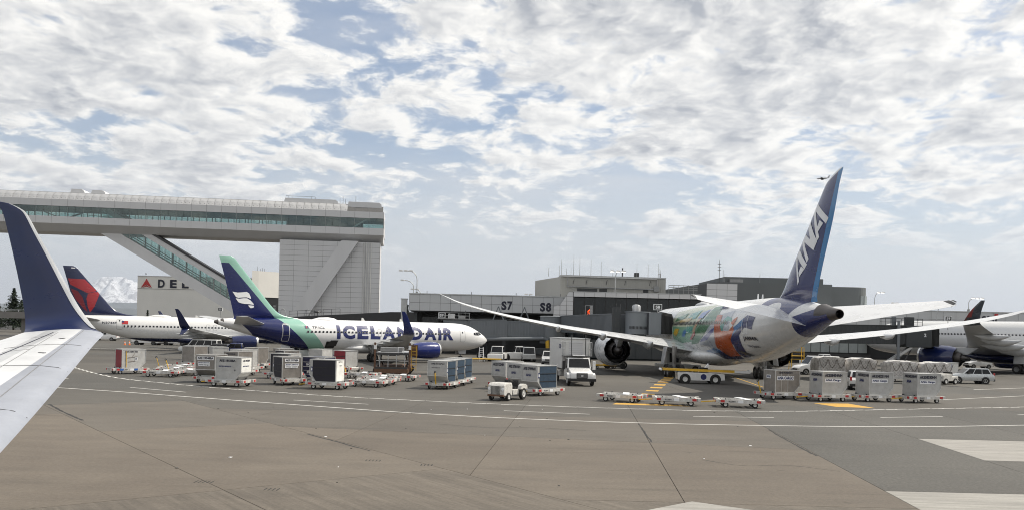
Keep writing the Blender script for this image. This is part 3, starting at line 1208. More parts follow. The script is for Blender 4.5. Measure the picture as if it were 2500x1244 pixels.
# tower
tw = MB()
tw.box(-26.4, -.8, 1.2, 13, 0, 26.4)
tw.build('tower_core', 'joint', sb)
panel_grid(sb, 'tower_panel', 'panel_white', lin(-26.4, -.8, 7), lin(.2, 26.35, 20), 1.18, th=.06, gap=.045)
panel_grid(sb, 'tower_panel', 'panel_white', lin(1.2, 13, 3), lin(.2, 26.35, 20), -.78, th=.06, gap=.045, facing='side')
MB().prism([(-26.2 + 1.4, 4.5), (-26.2 + 6.0, 4.5), (-6.3, 26.4), (-10.6, 26.4)], 'y', -1.0, 1.0).build('diagonal_brace', 'panel_white', sb)
for k in range(4):
    x = -4.9 + k * .62
    MB().tube((x, .95, 6.6), (x, .95, 26.3), .11, .11, 8).build('pipe', 'white_paint', sb)
    MB().box(x - .16, x + .16, .8, 1.1, 6.4, 6.7).build('pipe_foot', 'white_paint', sb)
MB().box(-30, 3, -.2, 0.9, 0, 4.2).build('plinth', 'concrete_dark', sb)

# inclined escalator leg
def legz(x, off):
    return 26.3 - (x + 70.8) * .585 + off
def legpoly(x0, x1, lo, hi):
    return [(x0, legz(x0, lo)), (x1, legz(x1, lo)), (x1, legz(x1, hi)), (x0, legz(x0, hi))]
xa, xb = -70.8, -36.0
MB().prism(legpoly(xa, xb, -.0, 2.9), 'y', 2.6, 2.8).build('escalator_skirt', 'panel_white', sb)
MB().prism(legpoly(xa, xb, 5.9, 7.8), 'y', 2.6, 2.8).build('escalator_fascia', 'panel_white', sb)
MB().prism(legpoly(xa, xb, 0, .4), 'y', 2.8, 8.0).build('escalator_soffit', 'panel_white', sb)
MB().prism(legpoly(xa, xb, 2.4, 2.9), 'y', 2.8, 7.8).build('escalator_floor', 'interior', sb)
MB().prism(legpoly(xa + 2, xb, 7.4, 8.0), 'y', 2.45, 8.3).build('escalator_roof', 'dark_metal', sb)
MB().prism(legpoly(xa, xb, 0, 2.9), 'y', 7.8, 8.0).build('escalator_skirt', 'panel_white', sb)
MB().prism(legpoly(xa, xb, 5.9, 7.8), 'y', 7.8, 8.0).build('escalator_fascia', 'panel_white', sb)
xx = lin(xa, xb, 20)
for i in range(20):
    MB().prism(legpoly(xx[i] + .05, xx[i + 1] - .05, 2.92, 5.88), 'y', 2.66, 2.68).build('glass_pane', 'teal_glass', sb)
    MB().prism(legpoly(xx[i] + .05, xx[i + 1] - .05, 2.92, 5.88), 'y', 7.9, 7.92).build('glass_pane', 'teal_glass', sb)
    MB().prism(legpoly(xx[i] - .05, xx[i] + .05, 2.9, 5.9), 'y', 2.6, 2.8).build('mullion', 'grey_metal', sb)
    if i % 2:
        MB().prism(legpoly(xx[i] + .5, xx[i] + .85, 2.9, 5.9), 'y', 7.7, 7.85).build('mullion', 'dark_metal', sb)
for dz in (3.5, 4.1):
    MB().prism(legpoly(xa, xb, dz, dz + .25), 'y', 5.0, 5.2).build('escalator_rail', 'dark_metal', sb)

# ---- hangar -------------------------------------------------------------
hg = thing('hangar', 'large cream hangar with red triangle logo behind the walkway leg', 'hangar', (-185, 420, 0), 0)
MB().box(0, 59.3, 0, 60, 0, 26.4).build('hall', 'hangar', hg)
MB().prism([(0, 20.3), (0, 20.42), (59.3, 20.42), (59.3, 20.3)], 'y', -.15, 0).build('cornice', 'joint', hg)
MB().box(0, 59.3, -.2, 60, 26.4, 26.7).build('parapet', 'panel_white', hg)
MB().prism([(57.0, -2), (59.6, 0), (72, 12), (72, 60), (57, 60)], 'z', 17.5, 30.3).build('upper_wall', 'hangar', hg)
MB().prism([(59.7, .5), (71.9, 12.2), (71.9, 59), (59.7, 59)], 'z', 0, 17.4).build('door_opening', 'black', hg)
for x, zt in ((58, 32.8), (59.5, 31.6), (60.5, 32.0), (61.5, 31.8), (69.4, 31.6), (70.3, 32.2), (71, 31.5)):
    MB().tube((x, 3 if x < 62 else 13, 30.3), (x, 3 if x < 62 else 13, zt), .09, .05, 5).build('antenna', 'dark_metal', hg)
MB().tube((3.2, 2, 26.6), (3.2, 2, 27.6), .05, .05, 5).build('antenna', 'dark_metal', hg)
MB().rev([(0, .05), (.3, .5), (.5, .5)], (3.2, 2, 27.4), 8, 'z', True, True).build('dish', 'dark_metal', hg)
lg = MB()
lg.prism([(1.9, 20.9), (4.5, 25.2), (7.1, 20.9), (4.5, 22.4)], 'y', -.30, -.05).build('logo', 'red', hg)
MB().prism([(2.6, 20.85), (4.5, 22.1), (6.4, 20.85), (4.5, 21.5)], 'y', -.30, -.05).build('logo', 'red', hg)
v, fs = text('DELTA', 4.3, None, .035)
xo = 10.2
for ch in 'DELTA':
    v, fs = text(ch, 4.0, 3.3, .04)
    m_ = MB()
    m_.add([(xo + float(p[0]), -.25, 21.0 + float(p[1])) for p in v], fs)
    m_.build('letter', 'ink', hg, fix=False)
    xo += 5.9

# ---- low roof with guard rail beside the tower -----------------------------
lr = thing('service_building', 'low dark-roofed service building with roof rails behind the blue-tailed jet', 'building', (-38, 196, 0), R(8))
MB().prism([(-14, 0), (20, 0), (20, 8.2), (10, 8.0), (-14, 6.2)], 'y', 0, 14).build('roof', 'asphalt_roof', lr)
for k in range(7):
    MB().tube((-13 + k * 1.9, .2, 6.3 + k * .14), (-13 + k * 1.9, .2, 7.6 + k * .14), .05, .05, 6).build('railing_post', 'dark_metal', lr)
for dz in (6.9, 7.6):
    MB().bar((-13, .2, dz), (-1.6, .2, dz + .84), .07).build('railing', 'dark_metal', lr)
# vents and floodlights on the tower's podium
for i, (x, kind, lab) in enumerate(((-25.5, 1, 'floodlight post nearest the green fin at the tower podium'), (-20.0, 1, 'tall floodlight post left of the hoop ladders at the tower podium'), (-9.4, 0, 'flat-topped mushroom vent on the podium roof'))):
    t = thing('floodlight' if kind else 'roof_vent', lab, 'floodlight' if kind else 'vent', (-34.2 + x - 4.8, 211.5, 4.2))
    MB().tube((0, 0, -4.2), (0, 0, 3.6), .12, .1, 8).build('post', 'dark_metal', t)
    if kind:
        MB().box(-.35, .35, -.2, .2, 3.0, 5.2).build('lamp_bank', 'dark_metal', t)
        for q in range(3):
            MB().box(-.28, .28, -.26, -.2, 3.2 + q * .65, 3.7 + q * .65).build('lamp', 'grey_metal', t)
    else:
        MB().rev([(0, .5), (.15, 1.0), (.4, .8), (.55, .2)], (0, 0, 3.4), 12, 'z', True, True).build('cap', 'dark_metal', t)
for i, (x, lab) in enumerate(((-56.5, 'leftmost hoop ladder in front of the tower brace'), (-50.5, 'middle hoop ladder in front of the tower brace'), (-47.0, 'rightmost hoop ladder in front of the tower brace'))):
    t = thing('hoop_ladder', lab, 'ladder', (x, 210, 0))
    for s_ in (-.75, .75):
        MB().path([(s_ * 1.5, 0, 0), (s_ * 1.1, 0, 6.6), (s_ * .6, 0, 8.1), (0, 0, 8.4)], .09, 6).build('stile', 'galv', t)
    for k in range(5):
        MB().bar((-.9, 0, 5 + k * .6), (.9, 0, 5 + k * .6), .06).build('rung', 'galv', t)

# ---- concourse S7 -----------------------------------------------------------
s7 = thing('concourse', 'grey panelled concourse wing carrying the large S7 and S8 lettering', 'terminal', (-18.4, 152, 0), R(0.0))
MB().box(0, 33, .05, 26, 7.6, 10.6).build('upper_storey', 'joint', s7)
panel_grid(s7, 'wall_panel', 'panel_grey', lin(0, 33, 18), [7.62, 9.05, 10.5], .04, th=.05, gap=.045)
panel_grid(s7, 'wall_panel', 'panel_grey', lin(.1, 26, 8), [7.62, 9.05, 10.5], -.02, th=-.05, gap=.045, facing='side')
MB().box(-.12, 33, -.1, 26.1, 10.52, 10.72).build('coping', 'galv', s7)
MB().box(.4, 33, 5.5, 26, 0, 7.6).build('lower_storey', 'recess_shade', s7)
MB().box(.2, 33, .3, 26, 7.42, 7.59).build('soffit', 'recess_shade', s7)
for x in (1.0, 9, 17, 25, 32):
    MB().box(x - .3, x + .3, 1.0, 1.6, 0, 7.42).build('column', 'bridge_dark', s7)
for k in range(9):
    MB().box(1.8 + k * 3.4, 4.8 + k * 3.4, 5.42, 5.49, 3.6, 6.6).build('window', 'dark_glass', s7)
MB().box(-1.6, -.6, 1.0, 2.0, 0, 9.6).build('downpipe_box', 'galv', s7)
MB().box(-1.7, -.5, .9, 2.1, 9.6, 9.75).build('downpipe_cap', 'galv', s7)
for s_, x in (('S7', 16.4), ('S8', 23.3)):
    for q, ch in enumerate(s_):
        flat_text('letter', ch, (x + q * 1.05, -.014, 8.05 if s_ == 'S7' else 7.95), (1, 0, 0), (0, 0, 1), 1.6, 'ink', s7, .95, .05)
MB().prism([(24.55, 7.45), (24.8, 7.0), (24.9, 7.25)], 'y', -.05, -.03).build('arrow', 'ink', s7)
for k in range(4):
    MB().tube((3 + k * 8, 1, 10.7), (3 + k * 8, 1, 11.2), .05, .05, 5).build('roof_stub', 'dark_metal', s7)

# ---- concourse S8 (glass front) ---------------------------------------------
s8 = thing('glass_concourse', 'glass-fronted concourse with white panelled parapet behind gate S8', 'terminal', (10.1, 142, 0), 0)
MB().box(.3, 21.2, .8, 30, 0, 11.0).build('core', 'interior', s8)
panel_grid(s8, 'parapet_panel', 'panel_white', lin(0, 21.2, 12), [10.35, 11.15], -.25, th=.06, gap=.05)
MB().box(-.05, 21.2, -.24, .79, 10.36, 11.12).build('parapet', 'joint', s8)
MB().box(-.1, 21.25, -.36, 1.2, 11.13, 11.23).build('coping', 'galv', s8)
panel_grid(s8, 'glass_pane', 'dark_glass', lin(0.1, 21.2, 12), [3.4, 6.1, 10.3], .12, th=.05, gap=.12)
for x in lin(.1, 21.2, 12):
    MB().box(x - .06, x + .06, .02, .2, 3.3, 10.34).build('mullion', 'black', s8)
MB().box(0, 21.2, .1, .22, 5.98, 6.14).build('transom', 'dark_metal', s8)
panel_grid(s8, 'base_panel', 'bridge_dark', lin(0, 21.2, 8), [0.2, 3.3], .1, th=.05, gap=.05)
# stepped white side wall at the left of the glass
sw = [(-3.3, 5.0), (0.0, 5.0), (0.0, 11.15), (-.75, 11.15), (-2.2, 8.9), (-3.3, 8.65)]
MB().prism(sw, 'y', -.1, .5).build('side_wall', 'joint', s8)
for x0, x1 in ((-3.3, -2.2), (-2.2, -1.1), (-1.1, -.02)):
    zz = 5.05
    while zz < 11.1:
        cell = [(x0 + .03, zz), (x1 - .03, zz), (x1 - .03, zz + .72), (x0 + .03, zz + .72)]
        for (a, b, c) in ((0, -1, 11.12), (1.552, -1, 12.3), (.227, -1, 9.38)):
            if (a, b, c) == (1.552, -1, 12.3) and x0 < -2.2:
                continue
            if (a, b, c) == (.227, -1, 9.38) and x0 >= -2.2:
                continue
            cell = clip(cell, a, b, c) if len(cell) >= 3 else cell
        if len(cell) >= 3:
            MB().prism(cell, 'y', -.15, -.1).build('wall_panel', 'panel_white', s8)
        zz += .76
# white panel pylon at the right end
MB().box(22.6, 27.8, 2, 9, 6, 13.2).build('pylon_core', 'joint', s8)
panel_grid(s8, 'wall_panel', 'panel_white', lin(22.6, 27.8, 3), lin(6, 13.2, 7), 1.98, th=.05, gap=.05)
panel_grid(s8, 'wall_panel', 'panel_white', lin(21.25, 30, 4), [3, 6, 8.2, 10.3], .9, th=.05, gap=.05)
MB().box(21.3, 30, .95, 20, 0, 10.4).build('annex', 'joint', s8)

# ---- penthouse ----------------------------------------------------------------
pt = thing('rooftop_plant_house', 'beige metal plant house bristling with whip antennas on the terminal roof', 'building', (9.2, 165, 0), 0)
MB().prism([(0, 0), (20.3, 0), (20.3, 16), (-4.5, 16)], 'z', 0, 15.05).build('hall', 'beige_metal', pt)
MB().prism([(-.1, 15.06), (20.4, 15.06), (20.4, 15.3), (-.1, 15.42)], 'y', -.1, 16).build('coping', 'galv', pt)
xs_ = lin(0, 20.3, 46)
rib = MB().box(-.04, .04, -.06, 0, 10.5, 15.0).mesh('rib', 'beige_metal')
for x in xs_:
    link('rib', rib, pt, (x, 0, 0))
for x0, x1 in ((3.2, 7.1), (7.5, 9.0), (16.0, 17.0)):
    MB().box(x0, x1, -.1, -.02, 12.2, 12.9).build('louvre', 'dark_metal', pt)
for a, b in (((1.3, 15.0), (1.3, 13.2)), ((1.3, 13.2), (18.2, 12.95)), ((18.6, 13.0), (18.6, 14.9)), ((18.6, 14.9), (.2, 15.1))):
    MB().tube((a[0], -.35, a[1]), (b[0], -.35, b[1]), .1, .1, 8).build('conduit', 'grey_metal', pt)
MB().box(18.0, 19.0, -.5, -.1, 12.6, 13.6).build('junction_box', 'grey_metal', pt)
for x in (2.6, 5.1, 9, 12.6, 17.4):
    MB().path([(x, -.2, 14.6), (x - .15, -.3, 14.2), (x - .2, -.2, 13.7)], .05, 5).build('wall_lamp', 'dark_metal', pt)
rnd = random.Random(9)
for x, zt in ((-2.3, 16.9), (-.2, 17.4), (.2, 18.6), (1.2, 16.8), (2.1, 17.0), (2.6, 19.6), (3.8, 19.2), (6.0, 18.6), (8, 18.3), (10.3, 17.0), (17.2, 18.0), (19.2, 18.2), (21.5 - 2, 17.3), (22.6 - 3, 16.9), (15, 18.1)):
    MB().tube((x, 2, 15.2), (x, 2, zt), .05, .02, 5).build('antenna', 'grey_metal', pt)
MB().tube((12.3, 3, 15.3), (12.3, 3, 17.2), .13, .13, 8).build('flue', 'dark_metal', pt)
MB().box(14.6, 15.5, 2.4, 3.3, 15.2, 16.3).build('exhaust_hood', 'dark_metal', pt)
MB().path([(19.0, 1, 15.2), (19.0, 1, 16.0), (19.5, 1, 16.1), (19.5, 1, 15.2)], .05, 6).build('hatch_rail', 'grey_metal', pt)
# pipe rack on the roof to the right
pr = thing('roof_pipe_rack', 'open steel pipe rack on the roof right of the plant house', 'pipe rack', (29.8, 163, 0))
for dz in (13.0, 13.4, 13.8):
    MB().bar((0, 0, dz), (7.8, 0, dz - .1), .1).build('pipe', 'grey_metal', pr)
for k in range(9):
    MB().bar((k * .95, 0, 0 if k in (0, 8) else 12.2), (k * .95, 0, 13.9), .08).build('post', 'grey_metal', pr)

# ---- dark building behind ---------------------------------------------------------
db = thing('dark_terminal', 'dark slate-grey terminal block with rounded right corner behind the tall fin', 'terminal', (35, 195, 0), 0)
MB().prism([(-1, 0), (38, 0), (38, 16.6), (13, 16.6), (9.5, 16.3), (-1, 14.4)], 'y', 0, 40).build('main_block', 'dark_building', db)
MB().box(14, 37, 3, 30, 16.6, 18.0).build('upper_block', 'dark_building', db)
MB().box(15, 18, 1.5, 4, 16.6, 17.4).build('roof_unit', 'grey_metal', db)
pts = [(38.05, 4), (45, 4)] + [(45 + 3.6 * math.sin(t), 7.6 - 3.6 * math.cos(t)) for t in lin(0, math.pi / 2, 8)][1:] + [(48.6, 40), (38.05, 40)]
MB().prism(pts, 'z', 0, 16.35).build('corner_block', 'dark_building', db)
for x, y, rz in ((46.6, 4.5, 0), (47.6, 5.2, .6), (48.3, 6.2, 1.0)):
    MB().box(-.35, .35, -.12, .12, 12.0, 14.4).build('louvre', 'pane_grey', db, loc=(x, y - .3, 0), rot=(0, 0, rz))
for x, zt in ((13.5, 19.5), (13.9, 18.6), (17.2, 17.9), (22, 18.9)):
    MB().tube((x, 2, 16), (x, 2, zt), .08, .04, 5).build('antenna', 'grey_metal', db)
MB().tube((12.6, 2, 16.4), (12.6, 2, 21.8), .08, .04, 6).build('mast', 'dark_metal', db)
for q in range(3):
    MB().bar((12.2, 2, 19.4 + q * .7), (13.0, 2, 19.4 + q * .7), .08).build('mast_arm', 'dark_metal', db)

# ---- concourse S9 (right) ---------------------------------------------------------
s9 = thing('right_concourse', 'long pale grey concourse with sunken lower level on the right', 'terminal', (64, 185, 0), R(-1.0))
MB().box(0, 80, .05, 30, 7.3, 10.7).build('upper_storey', 'joint', s9)
panel_grid(s9, 'wall_panel', 'panel_grey', lin(0, 80, 30), [7.32, 9.0, 10.65], .04, th=.05, gap=.05)
MB().box(-.1, 80, -.1, 30, 10.67, 10.9).build('coping', 'galv', s9)
MB().box(0, 80, 6, 30, 0, 7.25).build('lower_storey', 'recess_shade', s9)
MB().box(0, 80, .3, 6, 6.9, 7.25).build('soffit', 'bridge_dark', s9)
for q, ch in enumerate('S10'):
    flat_text('letter', ch, (37.5 + q * 1.15, -.014, 8.4), (1, 0, 0), (0, 0, 1), 1.6, 'ink', s9, .95 if ch != '1' else .5, .05)
MB().box(40.2, 41.0, -.06, -.03, 10.0, 10.5).build('small_sign', 'red', s9)
for k in range(12):
    MB().box(1 + k * 5, 4.6 + k * 5, 5.9, 5.99, 3.6, 6.4).build('window', 'pane_grey', s9)
for k in range(9):
    MB().box(2 + k * 9, 2.6 + k * 9, 1, 1.6, 0, 6.9).build('column', 'bridge_dark', s9)
# low link building under the right wing with a ribbon of pale windows
lk = thing('link_building', 'low dark building with a ribbon of pale windows behind the cargo boxes', 'building', (39, 150, 0), 0)
MB().box(0, 24, .1, 12, 0, 6.6).build('wall', 'recess_shade', lk)
MB().box(-.2, 24.2, -.5, 12.2, 6.6, 6.9).build('roof', 'asphalt_roof', lk)
panel_grid(lk, 'window', 'pane_grey', lin(.4, 23.6, 14), [1.9, 4.0], .09, th=.05, gap=.12)
MB().box(-.1, 24.1, -.2, .09, 1.2, 1.7).build('ledge', 'dark_metal', lk)


# ------------------------------------------------------------------ light poles
def light_pole(label, x, y, z0, h, heads, arm=-2.2, lit=False, group='apron light poles'):
    t = thing('light_pole', label, 'light pole', (x, y, z0), 0, group)
    sg = 1 if arm > 0 else -1
    pts = [(0, 0, 0), (0, 0, h * .62)] + [(arm * (1 - math.cos(q)) * .62, 0, h * .62 + h * .38 * math.sin(q)) for q in lin(0, math.pi / 2, 7)][1:] + [(arm, 0, h)]
    MB().path(pts, .075, 8).build('mast', 'galv', t, smooth=50)
    MB().box(-.2, .2, -.2, .2, 0, .5).build('base', 'grey_metal', t)
    for k in range(heads):
        x0 = arm + sg * (k - heads * .5 + .2) * .95
        hd = MB().prism([(x0 - .42, h - .02), (x0 + .42, h - .08), (x0 + .36, h + .14), (x0 - .2, h + .22)], 'y', -.22, .22).build('lamp_head', 'lamp_head', t, bev=.02)
        MB().box(x0 - .3, x0 + .3, -.17, .17, h - .11, h - .06).build('lens', 'lamp_glow' if lit else 'sticker', hd)
    return t


light_pole('tall three-headed roof light nearest the camera at the concourse corner', -17.8, 158, 10.7, 4.3, 3, -2.4)
light_pole('single-headed curved roof light just left of the three-headed one', -19.0, 163, 10.3, 3.2, 1, -2.4)
light_pole('low two-headed roof light behind the other two at the concourse corner', -19.2, 178, 9.2, 3.3, 2, -1.6)
light_pole('short roof light left of the plant house', 3.4, 176, 10.5, 1.4, 2, .1)
light_pole('three-headed roof light in front of the plant house', 17.2, 143.5, 11.2, 3.6, 3, .7, True)
light_pole('glowing twin light on the white pylon right of the glass front', 36.0, 148, 10.6, 2.4, 2, 1.1, True)
light_pole('glowing twin light at the rounded corner of the dark terminal', 81.5, 192, 10.5, 4.4, 2, 1.6, True)
light_pole('curved three-headed light above the S10 lettering at the right edge', 99.5, 186, 10.9, 2.9, 3, 2.2, True)
light_pole('thin curved light left of the S10 lettering', 91.0, 183, 3.0, 9.2, 2, 2.6)
light_pole('small lamp on the roof behind the red-blue winglet', 86.5, 190, 10.9, 1.6, 2, -1.6)


def gate_sign(label, s, x, y, z, w, h, rz=0.0, base=None):
    t = thing('gate_sign', label, 'sign', (x, y, z), rz, 'gate number signs')
    MB().box(-w / 2, w / 2, -.12, .12, 0, h).build('board', 'black', t)
    for a in ((-w / 2 - .06, -w / 2, 0, h), (w / 2, w / 2 + .06, 0, h), (-w / 2 - .06, w / 2 + .06, -.06, 0), (-w / 2 - .06, w / 2 + .06, h, h + .06)):
        MB().box(a[0], a[1], -.14, .14, a[2], a[3]).build('frame', 'sticker', t)
    flat_text('lettering', s, (0, -.125, h * .2), (1, 0, 0), (0, 0, 1), h * .6, 'sticker', t, w * .62, .03, center=True)
    MB().tube((0, 0, -(base or .6)), (0, 0, -.06), .05, .05, 6).build('post', 'grey_metal', t)
    return t


gate_sign('black S7 gate sign above the jet bridge cab', 'S7', -11.0, 133, 6.25, .95, .72, base=.9)
gate_sign('black S8 gate sign on a post above the striped jet bridge hood', 'S8', 17.35, 101.9, 7.45, .88, .6, base=.4)
gate_sign('black S9 gate sign behind the long white wing', 'S9', 64.4, 126, 7.5, .9, .6, base=1.4)
gate_sign('small black S5 gate sign left of the dark-blue fin', 'S5', -68.5, 200, 7.4, .95, .65, base=7.3)
# ------------------------------------------------------------------ aircraft
class Fus:
    """fuselage of elliptical sections; s = metres aft of the nose, local x = -s"""
    def __init__(s, st, n=110, seg=48):
        s.t = smooth_table(st, n)
        s.seg = seg

    def sec(s, q):
        return [float(np.interp(q, s.t[:, 0], s.t[:, i])) for i in (1, 2, 3)]

    def mesh(s, mb):
        rings = []
        for q, zc, hw, hh in s.t:
            rings.append([(-q, hw * math.cos(2 * math.pi * i / s.seg), zc + hh * math.sin(2 * math.pi * i / s.seg)) for i in range(s.seg)])
        mb.loft(rings)
        return mb

    def pt(s, q, z, side, off=.012):
        zc, hw, hh = s.sec(q)
        k = max(-1, min(1, (z - zc) / hh))
        th = math.asin(k)
        n = Vector((0, math.cos(th) / hw, math.sin(th) / hh)).normalized()
        return (-q, side * (hw * math.cos(th) + n.y * off), zc + hh * math.sin(th) + n.z * off)

    def frame(s, q, z, side):
        zc, hw, hh = s.sec(q)
        th = math.asin(max(-1, min(1, (z - zc) / hh)))
        return s.pt(q, z, side), th


AF = [(0, 0), (.02, .032), (.06, .052), (.15, .075), (.30, .088), (.45, .085), (.62, .066), (.80, .037), (1.0, .004)]


INC = [0.0]


def foil(le, chord, tc, axis='z', ang=0.0):
    """closed airfoil ring: le = (s, y, z) leading edge. axis 'z' for wings (thickness vertical), 'y' for fins"""
    k = tc / .176
    up = [(c * chord, t * chord * k) for c, t in AF]
    lo = [(c * chord, -t * chord * k) for c, t in AF[::-1][:-1]]
    ring = []
    for c, t in up + lo[0:]:
        if axis == 'z':
            ring.append((-(le[0] + c), le[1] - t * math.sin(ang), le[2] + t * math.cos(ang) - c * INC[0]))
        else:
            ring.append((-(le[0] + c), le[1] + t, le[2]))
    return ring[:-1] if False else ring


def surf_loft(st, axis='z', sub=6):
    """st rows: (s_le, y, z, chord, t/c, ang)"""
    rows = curve_pts([r if len(r) == 6 else (*r, 0.0) for r in st], sub) if sub > 1 else [r if len(r) == 6 else (*r, 0) for r in st]
    mb = MB()
    rings = [foil((r[0], r[1], r[2]), max(r[3], .05), r[4], axis, r[5]) for r in rows]
    mb.loft(rings)
    return mb


def mirror_y(mb):
    mb.v = [(x, -y, z) for x, y, z in mb.v]
    mb.f = [f[::-1] for f in mb.f]
    return mb


def decal_fus(f, polys, side, name, m, parent, off=.015, cut=.25, cutu=.6):
    return grid_decal(polys, lambda q, z: f.pt(q, z, side, off), cut, cutu).build(name, m, parent, fix=False, smooth=80)


def text_polys(s, s0, z0, h, w, side, bold=.02, shear=0.0):
    """lettering on a fuselage side; s0 = aft/fwd start so that it reads left to right from outside"""
    v, fs = text(s, h, w, bold, shear)
    # seen from the right-hand side (side -1) the nose is at the right: text runs towards decreasing s
    sg = -1 if side < 0 else 1
    return [([(s0 + sg * float(p[0]), z0 + float(p[1])) for p in v], fs)]


def rrect(s0, s1, z0, z1, r, n=3):
    pts = []
    for cx, cz, a0 in ((s1 - r, z1 - r, 0), (s0 + r, z1 - r, 90), (s0 + r, z0 + r, 180), (s1 - r, z0 + r, 270)):
        for k in range(n + 1):
            a = R(a0 + 90 * k / n)
            pts.append((cx + r * math.cos(a), cz + r * math.sin(a)))
    return pts


def ring_poly(s0, s1, z0, z1, r, w):
    o, i = rrect(s0, s1, z0, z1, r), rrect(s0 + w, s1 - w, z0 + w, z1 - w, max(.01, r - w))
    n = len(o)
    return (o + i, [(k, (k + 1) % n, n + (k + 1) % n, n + k) for k in range(n)])


def windows(f, parent, ss, z, side, w, h, m='plane_window', frame_m='wing_grey'):
    """each cabin window: glass oval in a slightly proud rim"""
    cache = {}
    for q in ss:
        zc, hw, hh = f.sec(q)
        th = math.asin((z - zc) / hh)
        k = round(th, 2)
        if 'w' not in cache:
            mb = MB()
            pts = rrect(-w / 2, w / 2, -h / 2, h / 2, w * .45)
            mb.add([(p[0], 0, p[1]) for p in pts], [tuple(range(len(pts)))])
            cache['w'] = mb.mesh('window', m, fix=False)
            mb = MB()
            vs, fs = ring_poly(-w / 2 - .035, w / 2 + .035, -h / 2 - .035, h / 2 + .035, w * .5, .05)
            mb.add([(p[0], 0, p[1]) for p in vs], fs)
            cache['r'] = mb.mesh('window_rim', frame_m, fix=False)
        p = f.pt(q, z, side, .07 if frame_m == 'car_dark' else .022)
        yaw = math.atan2((f.sec(q + .5)[1] - f.sec(q - .5)[1]), 1.0)
        o = link('window', cache['w'], parent, p, (R(0) - th * side * 1.0 if side < 0 else th * -1.0, 0, 0))
        o.rotation_euler = (th if side < 0 else -th, 0, (yaw if side > 0 else -yaw))
        link('window_rim', cache['r'], o, (0, .004 * side, 0))


def nacelle(parent, c, L, r, m, lip='lip', chev=0, core=True, side=1):
    """turbofan: nacelle shell, lip, dark duct, fan with spinner, core nozzle and plug. c = intake centre (s, y, z)"""
    s0, y0, z0 = c
    n = 48
    prof = [(0, .86), (.04, .93), (.12, .985), (.28, 1.0), (.5, .985), (.72, .93), (.90, .84), (1.0, .76)]
    rings = []
    for u, k in prof:
        ring = []
        for i in range(n):
            t = 2 * math.pi * i / n
            ex = 0.0
            if chev and u == 1.0:
                ex = L * .035 * (1 if (i // 2) % 2 else -1)
            ring.append((-(s0 + u * L + ex), y0 + r * k * math.cos(t), z0 + r * k * math.sin(t)))
        rings.append(ring)
    mb = MB(); mb.loft(rings, False, False)
    nac = mb.build('nacelle', m, parent, smooth=50, fix=False)
    mb = MB()
    mb.rev([(-s0 + .0, r * .86), (-s0 - .03 * L, r * .925), (-s0 + .004 * L, r * .90), (-s0 + .01 * L, r * .84), (-s0 - .03 * L, r * .79), (-s0 - .08 * L, r * .77)], (0, y0, z0), n)
    mb2 = MB()
    mb2.rev([(-(s0 - .015 * L), r * .87), (-(s0 - .008 * L), r * .905), (-(s0 + .03 * L), r * .935), (-(s0 + .06 * L), r * .962)], (0, y0, z0), n)
    mb2.rev([(-(s0 - .015 * L), r * .87), (-(s0 - .006 * L), r * .83), (-(s0 + .03 * L), r * .79), (-(s0 + .09 * L), r * .77)], (0, y0, z0), n)
    mb2.build('intake_lip', lip, nac, smooth=60)
    mb = MB()
    mb.rev([(-(s0 + .09 * L), r * .77), (-(s0 + .30 * L), r * .78)], (0, y0, z0), n)
    mb.build('intake_duct', 'duct', nac, smooth=60)
    mb = MB()
    for i in range(18):
        t = 2 * math.pi * i / 18
        a, b = t, t + .30
        mb.add([(-(s0 + .24 * L), y0 + r * .15 * math.cos(a), z0 + r * .15 * math.sin(a)), (-(s0 + .27 * L), y0 + r * .15 * math.cos(b), z0 + r * .15 * math.sin(b)),
                (-(s0 + .28 * L), y0 + r * .77 * math.cos(b), z0 + r * .77 * math.sin(b)), (-(s0 + .23 * L), y0 + r * .77 * math.cos(a), z0 + r * .77 * math.sin(a))], [(0, 1, 2, 3)])
    mb.build('fan', 'dark_metal', nac, fix=False)
    MB().rev([(-(s0 + .26 * L), r * .23), (-(s0 + .18 * L), r * .17), (-(s0 + .13 * L), .01)], (0, y0, z0), 20).build('spinner', 'grey_metal', nac, smooth=60)
    # exhaust
    mb = MB()
    mb.rev([(-(s0 + .985 * L), r * .752), (-(s0 + .72 * L), r * .80), (-(s0 + .62 * L), r * .80), (-(s0 + .62 * L), r * .42)], (0, y0, z0), n)
    mb.build('bypass_duct', 'duct', nac, smooth=40)
    if core:
        MB().rev([(-(s0 + .62 * L), r * .56), (-(s0 + .85 * L), r * .56), (-(s0 + 1.06 * L), r * .44), (-(s0 + 1.14 * L), r * .40)], (0, y0, z0), 36).build('core_cowl', 'nozzle', nac, smooth=50)
        MB().rev([(-(s0 + 1.0 * L), r * .32), (-(s0 + 1.14 * L), r * .27), (-(s0 + 1.32 * L), r * .04)], (0, y0, z0), 24, cap1=True).build('exhaust_plug', 'nozzle', nac, smooth=50)
    return nac


